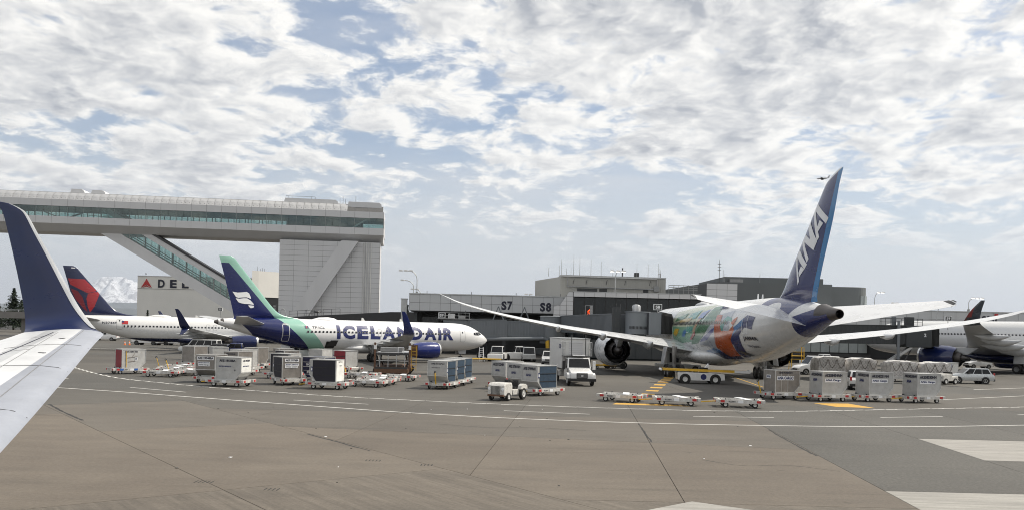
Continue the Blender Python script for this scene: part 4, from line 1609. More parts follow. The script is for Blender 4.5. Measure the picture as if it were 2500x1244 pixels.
def gear(parent, s, y, h, wheels, r, w, strut=.13, doors=None, track=0.0, rim='rim_dark'):
    """one landing-gear leg: strut, axle beam and its wheels"""
    g = MB()
    g.tube((-s, y, r), (-s, y, h), strut, strut * 1.15, 12)
    g.tube((-s, y, r + .5), (-s - .9, y, h), strut * .55, strut * .55, 8)
    leg = g.build('gear_leg', 'grey_metal', parent, smooth=50)
    offs = sorted({o[0] for o in wheels})
    MB().tube((-s - offs[0], y, r), (-s - offs[-1] - .01, y, r), .12, .12, 8).build('truck_beam', 'grey_metal', leg)
    for ds, dy in wheels:
        wheel(leg, -s - ds, y + dy, r, r, w, rim)
    if doors:
        for d in doors:
            MB().add([(-s + d[0], y + d[2], d[4]), (-s + d[1], y + d[2], d[4]), (-s + d[1] * .8, y + d[3], d[5]), (-s + d[0] * .8, y + d[3], d[5]),
                      (-s + d[0], y + d[2] + .05, d[4]), (-s + d[1], y + d[2] + .05, d[4]), (-s + d[1] * .8, y + d[3] + .05, d[5]), (-s + d[0] * .8, y + d[3] + .05, d[5])],
                     [(0, 1, 2, 3), (7, 6, 5, 4), (0, 4, 5, 1), (1, 5, 6, 2), (2, 6, 7, 3), (3, 7, 4, 0)]).build('gear_door', 'wing_grey', leg)
    return leg


ST737 = [(0, 2.95, .02, .02), (.06, 2.95, .17, .16), (.25, 2.95, .36, .35), (.8, 2.98, .74, .74), (1.6, 3.05, 1.10, 1.12), (2.6, 3.17, 1.42, 1.50), (3.8, 3.29, 1.68, 1.80), (5.2, 3.34, 1.84, 1.96), (6.5, 3.35, 1.88, 2.0),
         (26, 3.35, 1.88, 2.0), (29, 3.48, 1.82, 1.88), (32, 3.8, 1.58, 1.56), (35, 4.2, 1.18, 1.14), (37.5, 4.52, .74, .74), (39, 4.7, .42, .44), (39.5, 4.75, .30, .32)]
F737 = Fus(ST737)
FIN737 = [(28.0, 0, 5.20, 9.6, .015), (29.6, 0, 5.42, 8.0, .03), (31.4, 0, 5.75, 6.25, .07), (32.7, 0, 6.6, 5.15, .09), (35.1, 0, 9.4, 3.5, .09), (37.2, 0, 11.9, 2.1, .085), (37.65, 0, 12.4, 1.8, .07), (38.1, 0, 12.65, 1.42, .03)]


def fin_half(rows, s, z, side):
    zs = [r[2] for r in rows]
    sl = np.interp(z, zs, [r[0] for r in rows]); ch = np.interp(z, zs, [r[3] for r in rows]); tc = np.interp(z, zs, [r[4] for r in rows])
    c = min(1, max(0, (s - sl) / ch))
    t = np.interp(c, [a for a, _ in AF], [b for _, b in AF]) * ch * tc / .176
    return float(t) * side


def make_737(name, label, loc, rz, paint, fin_paint, wing_m, winglet_m, engine_m, belly=None):
    root = thing(name, label, 'airplane', loc, rz)
    mb = MB(); F737.mesh(mb)
    fus = mb.build('fuselage', paint, root, smooth=60)
    # belly fairing
    st = [(13.2, 2.0, .6, .25), (15, 1.75, 1.55, .55), (17, 1.7, 1.95, .70), (20.5, 1.7, 1.95, .70), (22.5, 1.75, 1.5, .55), (24.2, 1.9, .5, .25)]
    f2 = Fus(st, 30, 24); mb = MB(); f2.mesh(mb); mb.build('belly_fairing', paint, root, smooth=60)
    fin_rows = [tuple(map(float, r[:5])) for r in curve_pts([(*r,) for r in FIN737], 5)]
    surf_loft(FIN737, 'y', 5).build('tail_fin', fin_paint, root, smooth=40)
    MB().rev([(-39.9, .16), (-39.45, .31), (-38.9, .44)], (0, 0, 4.75), 20, cap0=True).build('apu_exhaust', 'nozzle', root, smooth=60)
    wing = [(13.0, 1.5, 2.15, 8.0, .13), (14.8, 3.6, 2.28, 6.2, .125), (16.6, 6.0, 2.55, 4.8, .12), (19.2, 10.8, 3.05, 3.3, .11), (22.1, 16.2, 3.62, 1.75, .10), (22.6, 17.0, 3.75, 1.5, .10)]
    stab = [(33.8, .6, 4.55, 4.0, .10), (36.0, 3.6, 4.95, 2.7, .10), (38.4, 7.0, 5.42, 1.35, .09)]
    flt = [(22.6, 17.0, 3.75, 1.5, .10, 0.0), (22.8, 17.35, 3.86, 1.40, .10, .5), (23.05, 17.6, 4.1, 1.28, .10, 1.0), (23.45, 17.85, 4.7, 1.05, .09, 1.3), (24.2, 18.15, 5.9, .66, .085, 1.35), (24.6, 18.25, 6.4, .42, .08, 1.35)]
    scim = [(22.95, 17.25, 3.80, 1.1, .08, -.3), (23.3, 17.7, 3.4, .8, .08, -.9), (23.95, 18.1, 2.85, .4, .08, -1.0)]
    for sd in (1, -1):
        w = surf_loft(wing, 'z', 5)
        b = surf_loft(stab, 'z', 4)
        q = surf_loft(flt, 'z', 4)
        sc = surf_loft(scim, 'z', 4)
        if sd < 0:
            for o in (w, b, q, sc):
                mirror_y(o)
        wo = w.build('wing', wing_m, root, smooth=50)
        q.build('winglet', winglet_m, wo, smooth=50)
        if belly == 'split':
            sc.build('lower_winglet', winglet_m, wo, smooth=50)
        b.build('tailplane', wing_m, root, smooth=50)
        for yy, ss in ((6.6, 20.9), (9.2, 21.8), (12.2, 22.7)):
            zz = 2.35 + (yy - 6) * .105
            MB().loft([[(-ss + dx, sd * yy + k * math.cos(2 * math.pi * i / 10), zz - dz + k * .9 * math.sin(2 * math.pi * i / 10)) for i in range(10)] for dx, k, dz in ((1.6, .05, 0), (.8, .2, .1), (-.4, .2, .16), (-1.6, .04, .1))]).build('flap_fairing', wing_m, wo, smooth=50)
        nacelle(root, (11.6, sd * 4.85, 1.62), 3.9, 1.13, engine_m)
        MB().prism([(-12.9, 2.6), (-16.8, 2.6), (-15.0, 2.05), (-13.2, 2.25)], 'y', sd * 4.85 - .16, sd * 4.85 + .16).build('pylon', wing_m, root, bev=.04)
        gear(root, 20.3, sd * 2.86, 2.2, [(0, -.43), (0, .43)], .56, .40)
    gear(root, 4.6, 0, 1.9, [(0, -.2), (0, .2)], .345, .20, .08, doors=[(.7, -.7, -.42, -.5, 1.55, 1.0), (.7, -.7, .40, .48, 1.55, 1.0)])
    # right-hand side fittings
    for side in (-1,):
        windows(F737, fus, [8.0 + .508 * k for k in range(42)], 3.72, side, .25, .36)
        for (a, b, z0, z1) in ((5.05, 5.9, 2.72, 4.55), (31.2, 32.0, 3.25, 4.75)):
            decal_fus(F737, [ring_poly(a, b, z0, z1, .16, .035)], side, 'door_outline', 'grey_metal', fus)
            decal_fus(F737, [poly(rrect((a + b) / 2 - .1, (a + b) / 2 + .1, z0 + 1.2, z0 + 1.45, .08))], side, 'door_window', 'plane_window', fus)
        for a in (17.4, 18.45):
            decal_fus(F737, [ring_poly(a, a + .55, 3.3, 4.25, .12, .03)], side, 'exit_outline', 'grey_metal', fus)
    # cockpit glazing
    for side in (-1, 1):
        for pts in ([(1.62, 3.78), (2.15, 3.70), (2.35, 4.12), (1.98, 4.13)], [(2.22, 3.68), (2.85, 3.66), (2.95, 4.08), (2.42, 4.12)], [(2.93, 3.68), (3.4, 3.74), (3.35, 4.05), (3.02, 4.08)]):
            decal_fus(F737, [poly(pts)], side, 'cockpit_window', 'car_glass', fus, .02, .12, .2)
    # crown blister and blades
    MB().loft([[(-q, w * math.cos(2 * math.pi * i / 14), 5.32 + h * max(0, math.sin(2 * math.pi * i / 14))) for i in range(14)] for q, w, h in ((24.0, .05, .02), (24.5, .35, .24), (25.4, .5, .36), (26.6, .45, .30), (27.6, .05, .02))]).build('antenna_dome', paint, root, smooth=60)
    for q in (20.0, 14.2):
        MB().prism([(-q, 5.3), (-q - .55, 5.3), (-q - .5, 5.72), (-q - .3, 5.72)], 'y', -.03, .03).build('blade_antenna', 'white_paint', root)
    for q in (9, 16):
        MB().prism([(-q, 1.42), (-q - .4, 1.42), (-q - .4, 1.1)], 'y', -.03, .03).build('blade_antenna', 'white_paint', root)
    return root, fus, fin_rows


ICE_BLUE, ICE_MINT = (.005, .011, .085), (.25, .46, .375)
# blue field: s > 31.5 + 1.06 (z - 5.3); mint: s > 29.6 + .93 (z - 5.3)
blue = [(1, -1.1, -32.4 + 1.1 * 5.42), (0, -1, 11.8), (-1, 1.2, 36.3 - 1.2 * 4.0)]
blue_fin = [(1, -.909, -32.54 + .909 * 5.42), (0, -1, 11.8)]
mint = [(1, -.93, -29.6 + .93 * 5.3), (-1, 1.2, 36.3 - 1.2 * 4.0)]
mint_fin = [(1, -.93, -29.9 + .93 * 5.3)]
paint_mat('ice_fus', (.72, .72, .72), [(ICE_MINT, mint), (ICE_BLUE, blue)])
paint_mat('ice_fin', (.72, .72, .72), [(ICE_MINT, mint_fin), (ICE_BLUE, blue_fin)])
ice, ice_f, finr = make_737('airliner', 'white jet with dark blue and mint tail parked nose right', (-3.7, 125.5, 0), R(37.5), 'ice_fus', 'ice_fin', 'wing_grey', 'car_blue', 'engine_ice')
for q, ch in enumerate('ICELANDAIR'):
    pos = {'I': .75, 'C': 1.75, 'E': 1.6, 'L': 1.45, 'A': 1.95, 'N': 1.8, 'D': 1.75, 'R': 1.7}
    if q == 0:
        run = 24.9
    w = pos[ch] if ch != 'I' else .5
    decal_fus(F737, text_polys(ch, run, 2.93, 1.74, w, -1, .055), -1, 'letter', 'ink_blue', ice_f, .014)
    run -= w + .32
decal_fus(F737, text_polys('TF-ICL', 28.2, 4.18, .30, 1.7, -1, .02), -1, 'registration', 'ink', ice_f)
decal_fus(F737, [poly(rrect(29.2 - .5, 29.2, 4.18, 4.5, .01))], -1, 'flag', 'ink_blue', ice_f)
decal_fus(F737, [poly(rrect(28.98 - .1, 28.98, 4.18, 4.5, .01)), ], -1, 'flag_cross', 'red', ice_f, .018)
decal_fus(F737, [ring_poly(31.15, 32.05, 2.55, 4.6, .16, .05)], -1, 'door_outline', 'sticker', ice_f, .02)
decal_fus(F737, [poly(rrect(25.0, 26.3, 1.75, 2.6, .1))], -1, 'cargo_hatch', 'black', ice_f, .02)
MB().add([(-25.0, -1.75, 2.0), (-26.3, -1.75, 2.0), (-26.1, -2.7, 2.75), (-25.1, -2.7, 2.75)], [(0, 1, 2, 3)]).build('cargo_door', 'dark_metal', ice, fix=False)
# white tail emblem: two waving bands
def tail_poly(root, rows, polys, m, side, name='emblem', off=.02):
    return grid_decal(polys, lambda s, z: (-s, fin_half(rows, s, z, side) + off * side, z), .3, .3).build(name, m, root, fix=False, smooth=80)
def wave(z0, s_aft, s_fwd, h, dip):
    """band running forward and drooping towards the front"""
    n = 12
    top, bot = [], []
    for k in range(n + 1):
        u = k / n
        s = s_aft + (s_fwd - s_aft) * u
        y = z0 - dip * (u ** 1.8) + .14 * math.sin(math.pi * 2 * u)
        top.append((s, y))
        bot.append((s - .35 * (1 - u) + .1, y - h * (.55 + .45 * math.sin(math.pi * min(1, .15 + u)))))
    pts = top + bot[::-1]
    n1 = len(top)
    return (top + bot, [(k, k + 1, n1 + k + 1, n1 + k) for k in range(n1 - 1)])
for side in (-1, 1):
    for pp in ([(37.85, 8.41), (37.25, 8.32), (36.64, 8.38), (36.16, 8.46), (35.85, 8.29), (35.66, 7.88), (35.59, 7.62), (36.14, 7.80), (36.63, 7.76), (37.11, 7.70), (37.41, 7.78), (37.66, 8.15)],
               [(37.45, 7.63), (36.99, 7.59), (36.51, 7.67), (36.08, 7.68), (35.65, 7.43), (35.33, 7.11), (35.23, 6.91), (35.76, 6.98), (36.37, 6.99), (36.79, 7.06), (37.10, 7.17), (37.28, 7.40)],
               [(35.91, 6.85), (35.63, 6.83), (35.26, 6.81), (35.20, 6.67), (35.32, 6.55), (35.62, 6.50), (35.81, 6.65)]):
        tail_poly(ice, finr, [poly(pp)], 'sticker', side)

DL_NAVY, DL_RED, DL_RED2 = (.008, .014, .060), (.30, .012, .018), (.14, .006, .014)
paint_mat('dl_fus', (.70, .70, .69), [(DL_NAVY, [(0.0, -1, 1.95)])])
paint_mat('dl_fin', DL_NAVY, [])
paint_mat('navy_gloss', DL_NAVY, [], rough=.2)
paint_mat('tail_red', (.34, .014, .022), [], rough=.22)
paint_mat('tail_wine', (.17, .008, .018), [], rough=.22)
dl_a = R(26)
dl_tail = (-67.9, 128.5)
dl_loc = (dl_tail[0] + 39.5 * math.cos(dl_a), dl_tail[1] + 39.5 * math.sin(dl_a), 0)
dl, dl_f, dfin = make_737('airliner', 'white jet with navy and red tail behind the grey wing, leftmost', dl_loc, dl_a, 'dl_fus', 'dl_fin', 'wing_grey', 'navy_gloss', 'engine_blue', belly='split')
for side in (-1, 1):
    tail_poly(dl, dfin, [poly([(38.8, 10.77), (36.51, 10.71), (34.83, 9.03), (36.07, 8.63), (38.44, 9.85)])], 'tail_red', side)
    tail_poly(dl, dfin, [poly([(36.03, 8.59), (34.76, 8.96), (34.45, 8.55), (35.11, 6.62), (35.70, 5.72), (36.03, 6.59), (36.23, 7.80)])], 'tail_red', side)
    tail_poly(dl, dfin, [poly([(38.43, 9.29), (37.45, 8.92), (36.78, 8.02), (36.31, 6.58), (36.01, 5.72), (36.63, 6.32), (37.75, 7.74)])], 'tail_wine', side)
    tail_poly(dl, dfin, [poly(rrect(37.85, 38.39, 12.3, 12.42, .02))], 'sticker', side)
decal_fus(F737, text_polys('N3744F', 34.0, 4.05, .34, 2.0, -1, .02), -1, 'registration', 'ink', dl_f)
decal_fus(F737, [poly(rrect(30.4, 31.3, 4.05, 4.55, .01))], -1, 'flag', 'red', dl_f)
decal_fus(F737, [poly(rrect(30.95, 31.3, 4.3, 4.55, .01))], -1, 'flag_canton', 'ink_blue', dl_f, .02)
windows(F737, dl_f, [29.4 + .508 * k for k in range(4)], 3.72, -1, .25, .36)

# ---- wide-body with blue tail ------------------------------------------------
ST787 = [(0, 4.3, .02, .02), (.5, 4.3, .75, .72), (1.5, 4.4, 1.35, 1.35), (3, 4.6, 1.95, 2.0), (5, 4.85, 2.5, 2.55), (7.5, 4.98, 2.8, 2.9), (10, 5.02, 2.885, 2.97), (44, 5.02, 2.885, 2.97), (48, 5.18, 2.8, 2.8), (52, 5.5, 2.45, 2.42),
         (56, 5.83, 1.85, 1.85), (59.5, 6.10, 1.15, 1.15), (62, 6.28, .62, .62), (62.8, 6.32, .46, .46)]
F787 = Fus(ST787, 120, 64)
A_BLUE, A_LIGHT, A_DEEP = (.014, .022, .115), (.035, .19, .42), (.012, .016, .10)
A_GREEN, A_ORANGE, A_SKY, A_MINT = (.030, .155, .055), (.46, .085, .014), (.018, .13, .34), (.07, .30, .25)
fus_rules = [
    (A_BLUE, [(1, 0, -51.9), (.125, 1, -7.07 - .125 * 52.1), (-1, 1.2, 58.8 - 1.2 * 7.19), (54.7, 6.78, 1.35, .62, -1)]),
    (A_BLUE, [(1, 0, -58.3), (.21, -1, 6.2 - .21 * 58.5)]),
]
paint_mat('ana_fus', (.68, .68, .67), fus_rules, rough=.25, dirt=.08)
FIN787 = [(49.5, 0, 7.35, 10.4, .015), (51.2, 0, 7.75, 8.6, .04), (52.6, 0, 8.4, 7.4, .09), (54.3, 0, 10.0, 6.4, .10), (57.9, 0, 13.2, 4.5, .10), (60.3, 0, 15.4, 3.0, .09), (61.2, 0, 16.1, 2.45, .08), (62.2, 0, 16.5, 1.7, .06), (63.4, 0, 16.78, .65, .03)]
def fin_rule(k0, k1):
    pass
# trailing light-blue band: within 1.1 m of the trailing edge line from (60.1, 7.6) to (63.7, 16.9)
paint_mat('ana_fin', A_BLUE, [(A_LIGHT, [(1, -.501, -58.66 + .501 * 7.33)]), ((.66, .67, .69), [(-1, 1.1014, 54.55 - 1.1014 * 10.11 + .22)]), ((.66, .67, .69), [(-.28, 1, -16.02 + .28 * 61.2)])], rough=.22)
ana_a = R(92.0)
ana_tail = Vector((23.3, 62.0))
ana_loc = (ana_tail.x + 62.8 * math.cos(ana_a), ana_tail.y + 62.8 * math.sin(ana_a), 0)
ana = thing('widebody_airliner', 'large jet seen from behind with tall blue fin and colourful striped rear body', 'airplane', ana_loc, ana_a)
mb = MB(); F787.mesh(mb)
af = mb.build('fuselage', 'ana_fus', ana, smooth=60)
surf_loft(FIN787, 'y', 6).build('tail_fin', 'ana_fin', ana, smooth=40)
afin = [tuple(map(float, r[:5])) for r in curve_pts(FIN787, 6)]
MB().rev([(-64.0, .30), (-63.9, .36), (-62.75, .47), (-61.2, .80)], (0, 0, 6.34), 28).build('apu_cone', 'nozzle', ana, smooth=60)
MB().rev([(-64.0, .30), (-63.7, .27), (-63.2, .25)], (0, 0, 6.34), 20, cap1=True).build('apu_exhaust', 'black', ana, smooth=60)
# fin lettering: three slanted block letters climbing the fin
for pps in ([[(59.94, 14.73), (61.84, 13.44), (61.44, 13.04), (59.63, 14.23)], [(59.94, 14.73), (59.25, 14.19), (59.99, 11.89), (60.37, 12.15), (59.75, 14.03)], [(60.50, 13.42), (61.05, 13.13), (60.26, 12.60), (60.08, 12.95)]],
            [[(57.71, 12.66), (57.12, 12.08), (58.25, 10.41), (58.60, 10.70), (57.73, 11.91)], [(57.71, 12.66), (59.08, 12.04), (59.56, 11.63), (59.44, 11.25), (57.55, 12.13)], [(58.69, 13.53), (58.25, 13.17), (59.44, 11.25), (60.06, 11.88)]],
            [[(56.69, 11.57), (58.30, 10.28), (57.85, 9.93), (56.33, 10.97)], [(56.69, 11.57), (56.03, 11.04), (56.61, 8.75), (56.89, 9.08), (56.33, 10.97)], [(57.25, 10.22), (57.85, 9.95), (56.92, 9.39), (56.78, 9.74)]]):
    # strokes overlap: each lies a hair above the one below
    for q, pp in enumerate(pps):
        tail_poly(ana, afin, [poly(pp)], 'sticker', 1, 'letter_stroke', .02 + .006 * q)
w787 = [(19.5, 2.2, 3.3, 13.2, .12), (22.6, 6.0, 3.75, 9.6, .115), (25.4, 9.8, 4.25, 7.2, .11), (30.0, 17.0, 5.15, 4.9, .10), (34.4, 23.6, 6.25, 3.2, .095), (37.2, 27.4, 7.15, 2.0, .09), (39.2, 29.0, 7.72, 1.0, .085), (40.3, 29.7, 8.0, .35, .08)]
t787 = [(54.0, .8, 6.9, 5.9, .10), (56.6, 4.6, 7.2, 4.1, .10), (59.6, 9.3, 7.6, 2.0, .09), (60.6, 9.9, 7.68, .8, .07)]
for sd in (1, -1):
    INC[0] = .045
    w = surf_loft(w787, 'z', 6)
    INC[0] = .24
    b = surf_loft(t787, 'z', 5)
    tp = surf_loft([(59.75, 9.45, 7.57, 1.9, .11), (60.2, 9.75, 7.63, 1.25, .11), (60.75, 10.0, 7.68, .6, .1)], 'z', 3)
    INC[0] = 0.0
    if sd < 0:
        mirror_y(w); mirror_y(b)
    wo = w.build('wing', 'wing_white', ana, smooth=50)
    b.build('tailplane', 'wing_white', ana, smooth=50)
    if sd < 0:
        mirror_y(tp)
    tp.build('tailplane_tip', 'dark_metal', ana, smooth=50)
    for yy, ss, k in ((7.2, 31.2, 1.0), (12.5, 33.0, .8), (17.5, 35.2, .65)):
        zz = float(np.interp(yy, [r[1] for r in w787], [r[2] for r in w787])) - .12
        MB().loft([[(-ss + dx * k, sd * yy + q * k * math.cos(2 * math.pi * i / 12), zz - dz * k + q * k * 1.2 * math.sin(2 * math.pi * i / 12)) for i in range(12)] for dx, q, dz in ((3.6, .04, .1), (2.4, .32, .3), (.4, .42, .45), (-1.2, .3, .35), (-2.3, .03, .1))]).build('flap_fairing', 'wing_white', wo, smooth=50)
    # trailing-edge flap segments a little proud of the wing
    nacelle(ana, (18.2, sd * 9.6, 2.55), 6.4, 2.02, 'engine_white', chev=1)
    MB().prism([(-20.3, 4.0), (-27.5, 3.9), (-25.6, 2.9), (-23.6, 3.2), (-21.5, 4.3)], 'y', sd * 9.6 - .3, sd * 9.6 + .3).build('pylon', 'wing_white', ana, bev=.08)
    gear(ana, 33.6, sd * 4.9, 3.3, [(-.73, -.62), (-.73, .62), (.73, -.62), (.73, .62)], .68, .52, .22, doors=[(.9, -.9, sd * .95, sd * 1.25, 3.2, 1.45)])
gear(ana, 7.0, 0, 2.4, [(0, -.3), (0, .3)], .5, .32, .13)
st = [(19, 2.6, 1.4, .4), (22, 2.35, 2.7, .9), (26, 2.3, 3.0, 1.0), (33, 2.3, 3.0, 1.0), (37, 2.4, 2.3, .8), (40.5, 2.7, .9, .4)]
f2 = Fus(st, 30, 28); mb = MB(); f2.mesh(mb); mb.build('belly_fairing', 'ana_fus', ana, smooth=60)
ART = [
    ('pale_field', (.46, .50, .36), [(22.5, 5.5), (22.5, 7.2), (30, 7.6), (37.5, 7.7), (36.0, 6.6), (33.0, 5.4), (28, 5.3)]),
    ('mint_field', (.16, .33, .22), [(23.5, 4.0), (23.5, 5.5), (28, 5.4), (33.0, 5.5), (35.8, 6.5), (37.0, 6.6), (34.8, 4.9), (32.0, 3.8), (27, 3.6)]),
    ('grey_field', (.42, .45, .50), [(35.0, 3.6), (38.5, 4.85), (42.2, 6.6), (46.5, 6.9), (46.4, 4.9), (46.2, 3.6), (42.4, 3.15), (39.7, 3.3)]),
    ('green_field', A_GREEN, [(31.2, 3.5), (32.0, 3.81), (34.8, 5.05), (36.3, 5.74), (37.5, 6.57), (37.7, 7.42), (40.9, 7.55), (41.9, 6.35), (40.0, 5.56), (38.5, 4.89), (37.2, 4.40), (34.4, 3.67)]),
    ('violet_swoosh', (.05, .06, .26), [(35.4, 3.86), (37.1, 4.28), (41.8, 5.38), (41.4, 4.92), (38.7, 4.08)]),
    ('belly_swoosh', A_SKY, [(31.6, 2.53), (39.7, 3.30), (42.5, 3.11), (40.4, 2.63), (31.0, 2.25)]),
    ('deep_swoosh', A_DEEP, [(29.7, 2.10), (42.3, 3.03), (43.6, 2.87), (46.0, 2.87), (46.4, 2.50), (38, 2.2)]),
    ('sea_swoosh', A_BLUE, [(46.2, 3.96), (46.6, 4.95), (48.9, 5.68), (50.5, 6.40), (52.4, 6.22), (51.9, 5.17), (50.4, 5.33), (49.1, 4.66), (49.0, 4.10), (48.8, 3.37), (48.3, 2.71), (46.8, 2.65), (46.7, 3.16), (47.0, 3.76)]),
    ('sky_swoosh', A_SKY, [(46.6, 4.34), (46.6, 4.95), (48.9, 5.68), (50.0, 6.19), (50.0, 5.52), (48.7, 5.09), (47.6, 4.65)]),
    ('teal_swoosh', A_MINT, [(43.5, 5.2), (44.3, 6.02), (45.1, 6.39), (46.7, 6.2), (47.1, 5.83), (45.9, 5.99), (45.0, 5.67), (44.6, 5.07), (44.2, 4.5)]),
    ('orange_swoosh', A_ORANGE, [(41.4, 6.6), (43.3, 6.5), (43.6, 5.5), (44.2, 5.0), (46.4, 5.0), (47.6, 5.5), (48.0, 5.1), (46.7, 4.2), (46.6, 2.75), (43.2, 2.6), (41.2, 3.4), (41.8, 4.6)]),
    ('orange_accent', A_ORANGE, [(46.9, 5.75), (47.5, 6.1), (48.3, 6.3), (48.2, 5.9), (47.6, 5.5)]),
    ('yellow_patch', (.50, .33, .03), [(24.0, 4.6), (25.0, 5.2), (27.0, 5.2), (26.4, 4.7), (25.0, 4.3)]),
    ('blue_patch', A_SKY, [(28.1, 4.35), (29.2, 4.99), (30.1, 5.15), (30.5, 4.86), (29.5, 4.33)]),
    ('teal_patch', A_MINT, [(30.1, 5.05), (30.7, 5.4), (32.5, 5.45), (33.6, 5.2), (32.9, 4.86), (31.5, 4.74)]),
    ('peach_stripe', (.50, .33, .20), [(33.2, 4.9), (33.6, 5.35), (35.2, 6.5), (36.2, 6.5), (34.6, 5.3), (34.0, 4.8)]),
    ('red_patch', (.30, .03, .03), [(31.5, 4.03), (33.5, 4.79), (34.5, 4.95), (34.1, 4.53), (32.3, 4.0)]),
    ('green_stripe', A_GREEN, [(24.2, 6.0), (24.6, 6.5), (28.9, 6.95), (28.5, 6.4)]),
    ('mint_stripe', A_MINT, [(29.9, 6.2), (30.4, 6.87), (34.0, 7.2), (33.4, 6.3)]),
    ('sky_stripe', (.14, .22, .48), [(34.4, 6.28), (34.8, 6.9), (37.2, 7.2), (36.4, 6.3)]),
    ('sand_stripe', (.48, .36, .14), [(26.0, 5.75), (27.0, 6.15), (32.2, 6.5), (31.0, 6.0)]),
]
for q, (nm, cc, pp) in enumerate(ART):
    paint_mat('art_' + nm, cc, [], rough=.25, dirt=.2)
    decal_fus(F787, [poly(pp)], 1, nm, 'art_' + nm, af, .008 + .0022 * q, .2, .5)
windows(F787, af, [14.5 + .61 * k for k in range(52)], 5.72, 1, .30, .47, frame_m='car_dark')
for a, b in ((30.5, 31.5), (49.9, 51.0)):
    decal_fus(F787, [ring_poly(a, b, 4.75, 6.75, .2, .05)], 1, 'door_outline', 'sticker', af, .065)
decal_fus(F787, text_polys('JA894A', 49.9, 4.15, .42, 2.6, 1, .03), 1, 'registration', 'ink', af, .065)
decal_fus(F787, text_polys('We Japan.', 50.1, 3.6, .26, 1.9, 1, .01), 1, 'lettering', 'ink', af, .065)
decal_fus(F787, text_polys('ANA', 40.6, 7.1, .55, 2.6, 1, .04, .2), 1, 'lettering', 'ink_blue', af, .065)
decal_fus(F787, [poly([(47.1, 3.2), (48.0, 3.3), (49.6, 2.95), (48.6, 2.85)])], 1, 'cargo_hatch', 'car_dark', af, .065)
for q, h in ((45.6, .55), (46.9, .45)):
    MB().prism([(-q, 7.9), (-q - .4, 7.9), (-q - .35, 7.95 + h), (-q - .2, 7.95 + h)], 'y', -.03, .03).build('blade_antenna', 'sticker', ana)
MB().loft([[(-q, w * math.cos(2 * math.pi * i / 14), 7.95 + h * max(0, math.sin(2 * math.pi * i / 14))) for i in range(14)] for q, w, h in ((24.0, .05, .02), (24.5, .5, .3), (26, .6, .42), (27.6, .5, .3), (28.4, .05, .02))]).build('antenna_dome', 'wing_grey', ana, smooth=60)

# ---- second wide-body, cut by the right edge -----------------------------------
STA = [(0, 4.2, .02, .02), (.5, 4.2, .8, .75), (1.6, 4.3, 1.45, 1.4), (3.2, 4.5, 2.05, 2.05), (5.2, 4.72, 2.5, 2.52), (8, 4.8, 2.78, 2.8), (10, 4.82, 2.82, 2.82), (42, 4.82, 2.82, 2.82), (50, 5.4, 2.3, 2.25), (58, 6.2, 1.1, 1.1), (63, 6.6, .4, .4)]
FA = Fus(STA, 110, 56)
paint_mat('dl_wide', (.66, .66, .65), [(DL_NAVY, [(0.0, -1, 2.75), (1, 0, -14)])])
wd_a = R(119)
wd = thing('widebody_airliner', 'large white jet with blue engine and curved red-blue winglet at right edge', 'airplane', (62.7, 151, 0), wd_a)
mb = MB(); FA.mesh(mb)
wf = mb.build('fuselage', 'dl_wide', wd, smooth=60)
wA = [(19.8, 2.2, 3.2, 11.6, .12), (23.0, 6.5, 3.7, 8.6, .115), (25.4, 10.0, 4.1, 7.2, .11), (31.0, 19.0, 5.1, 4.6, .10), (35.6, 26.6, 6.1, 2.9, .095), (37.3, 29.4, 6.55, 2.3, .09)]
wl = [(37.3, 29.4, 6.55, 2.3, .09, 0), (37.9, 30.3, 6.8, 2.1, .09, .35), (38.7, 31.0, 7.4, 1.75, .085, .9), (39.7, 31.5, 8.3, 1.25, .08, 1.2), (41.0, 31.8, 9.35, .5, .07, 1.3)]
paint_mat('winglet_mix', (.035, .045, .06), [((.20, .03, .032), [(0, 1, -7.4), (-1, .6, 40.4 - .6 * 9.0)]), ((.10, .03, .035), [(0, 1, -6.9), (0, -1, 8.2), (-1, .6, 38.9 - .6 * 7.5)])])  # muted tones: backlight put into the paint colours
for sd in (1, -1):
    w = surf_loft(wA, 'z', 6); q = surf_loft(wl, 'z', 5)
    if sd < 0:
        mirror_y(w); mirror_y(q)
    wo = w.build('wing', 'wing_grey', wd, smooth=50)
    q.build('winglet', 'winglet_mix', wo, smooth=60)
    nacelle(wd, (18.0, sd * 9.4, 2.05), 5.6, 1.83, 'engine_blue')
    MB().prism([(-19.6, 3.5), (-27, 3.6), (-25.2, 2.5), (-23, 2.7), (-20.6, 3.9)], 'y', sd * 9.4 - .28, sd * 9.4 + .28).build('pylon', 'wing_grey', wd, bev=.08)
    for yy, ss, k in ((7.6, 32.0, 1.1), (12.8, 33.0, 1.0), (18.0, 35.6, .8), (22.5, 37.2, .7)):
        zz = float(np.interp(yy, [r[1] for r in wA], [r[2] for r in wA])) - .15
        MB().loft([[(-ss + dx * k, sd * yy + q_ * k * math.cos(2 * math.pi * i / 12), zz - dz * k + q_ * k * 1.3 * math.sin(2 * math.pi * i / 12)) for i in range(12)] for dx, q_, dz in ((4.2, .04, .1), (2.6, .32, .35), (.4, .42, .5), (-1.4, .3, .4), (-2.8, .03, .15))]).build('flap_fairing', 'wing_grey', wo, smooth=50)
    gear(wd, 31.0, sd * 5.3, 3.2, [(-.7, -.62), (-.7, .62), (.7, -.62), (.7, .62)], .68, .5, .2, doors=[(1.0, -1.0, sd * .9, sd * 1.4, 3.1, 1.5)])
gear(wd, 6.7, 0, 2.2, [(0, -.3), (0, .3)], .5, .3, .12)
st = [(19, 2.4, 1.4, .4), (22, 2.15, 2.6, .8), (26, 2.1, 2.9, .9), (32, 2.1, 2.9, .9), (36, 2.2, 2.2, .7), (39.5, 2.5, .9, .4)]
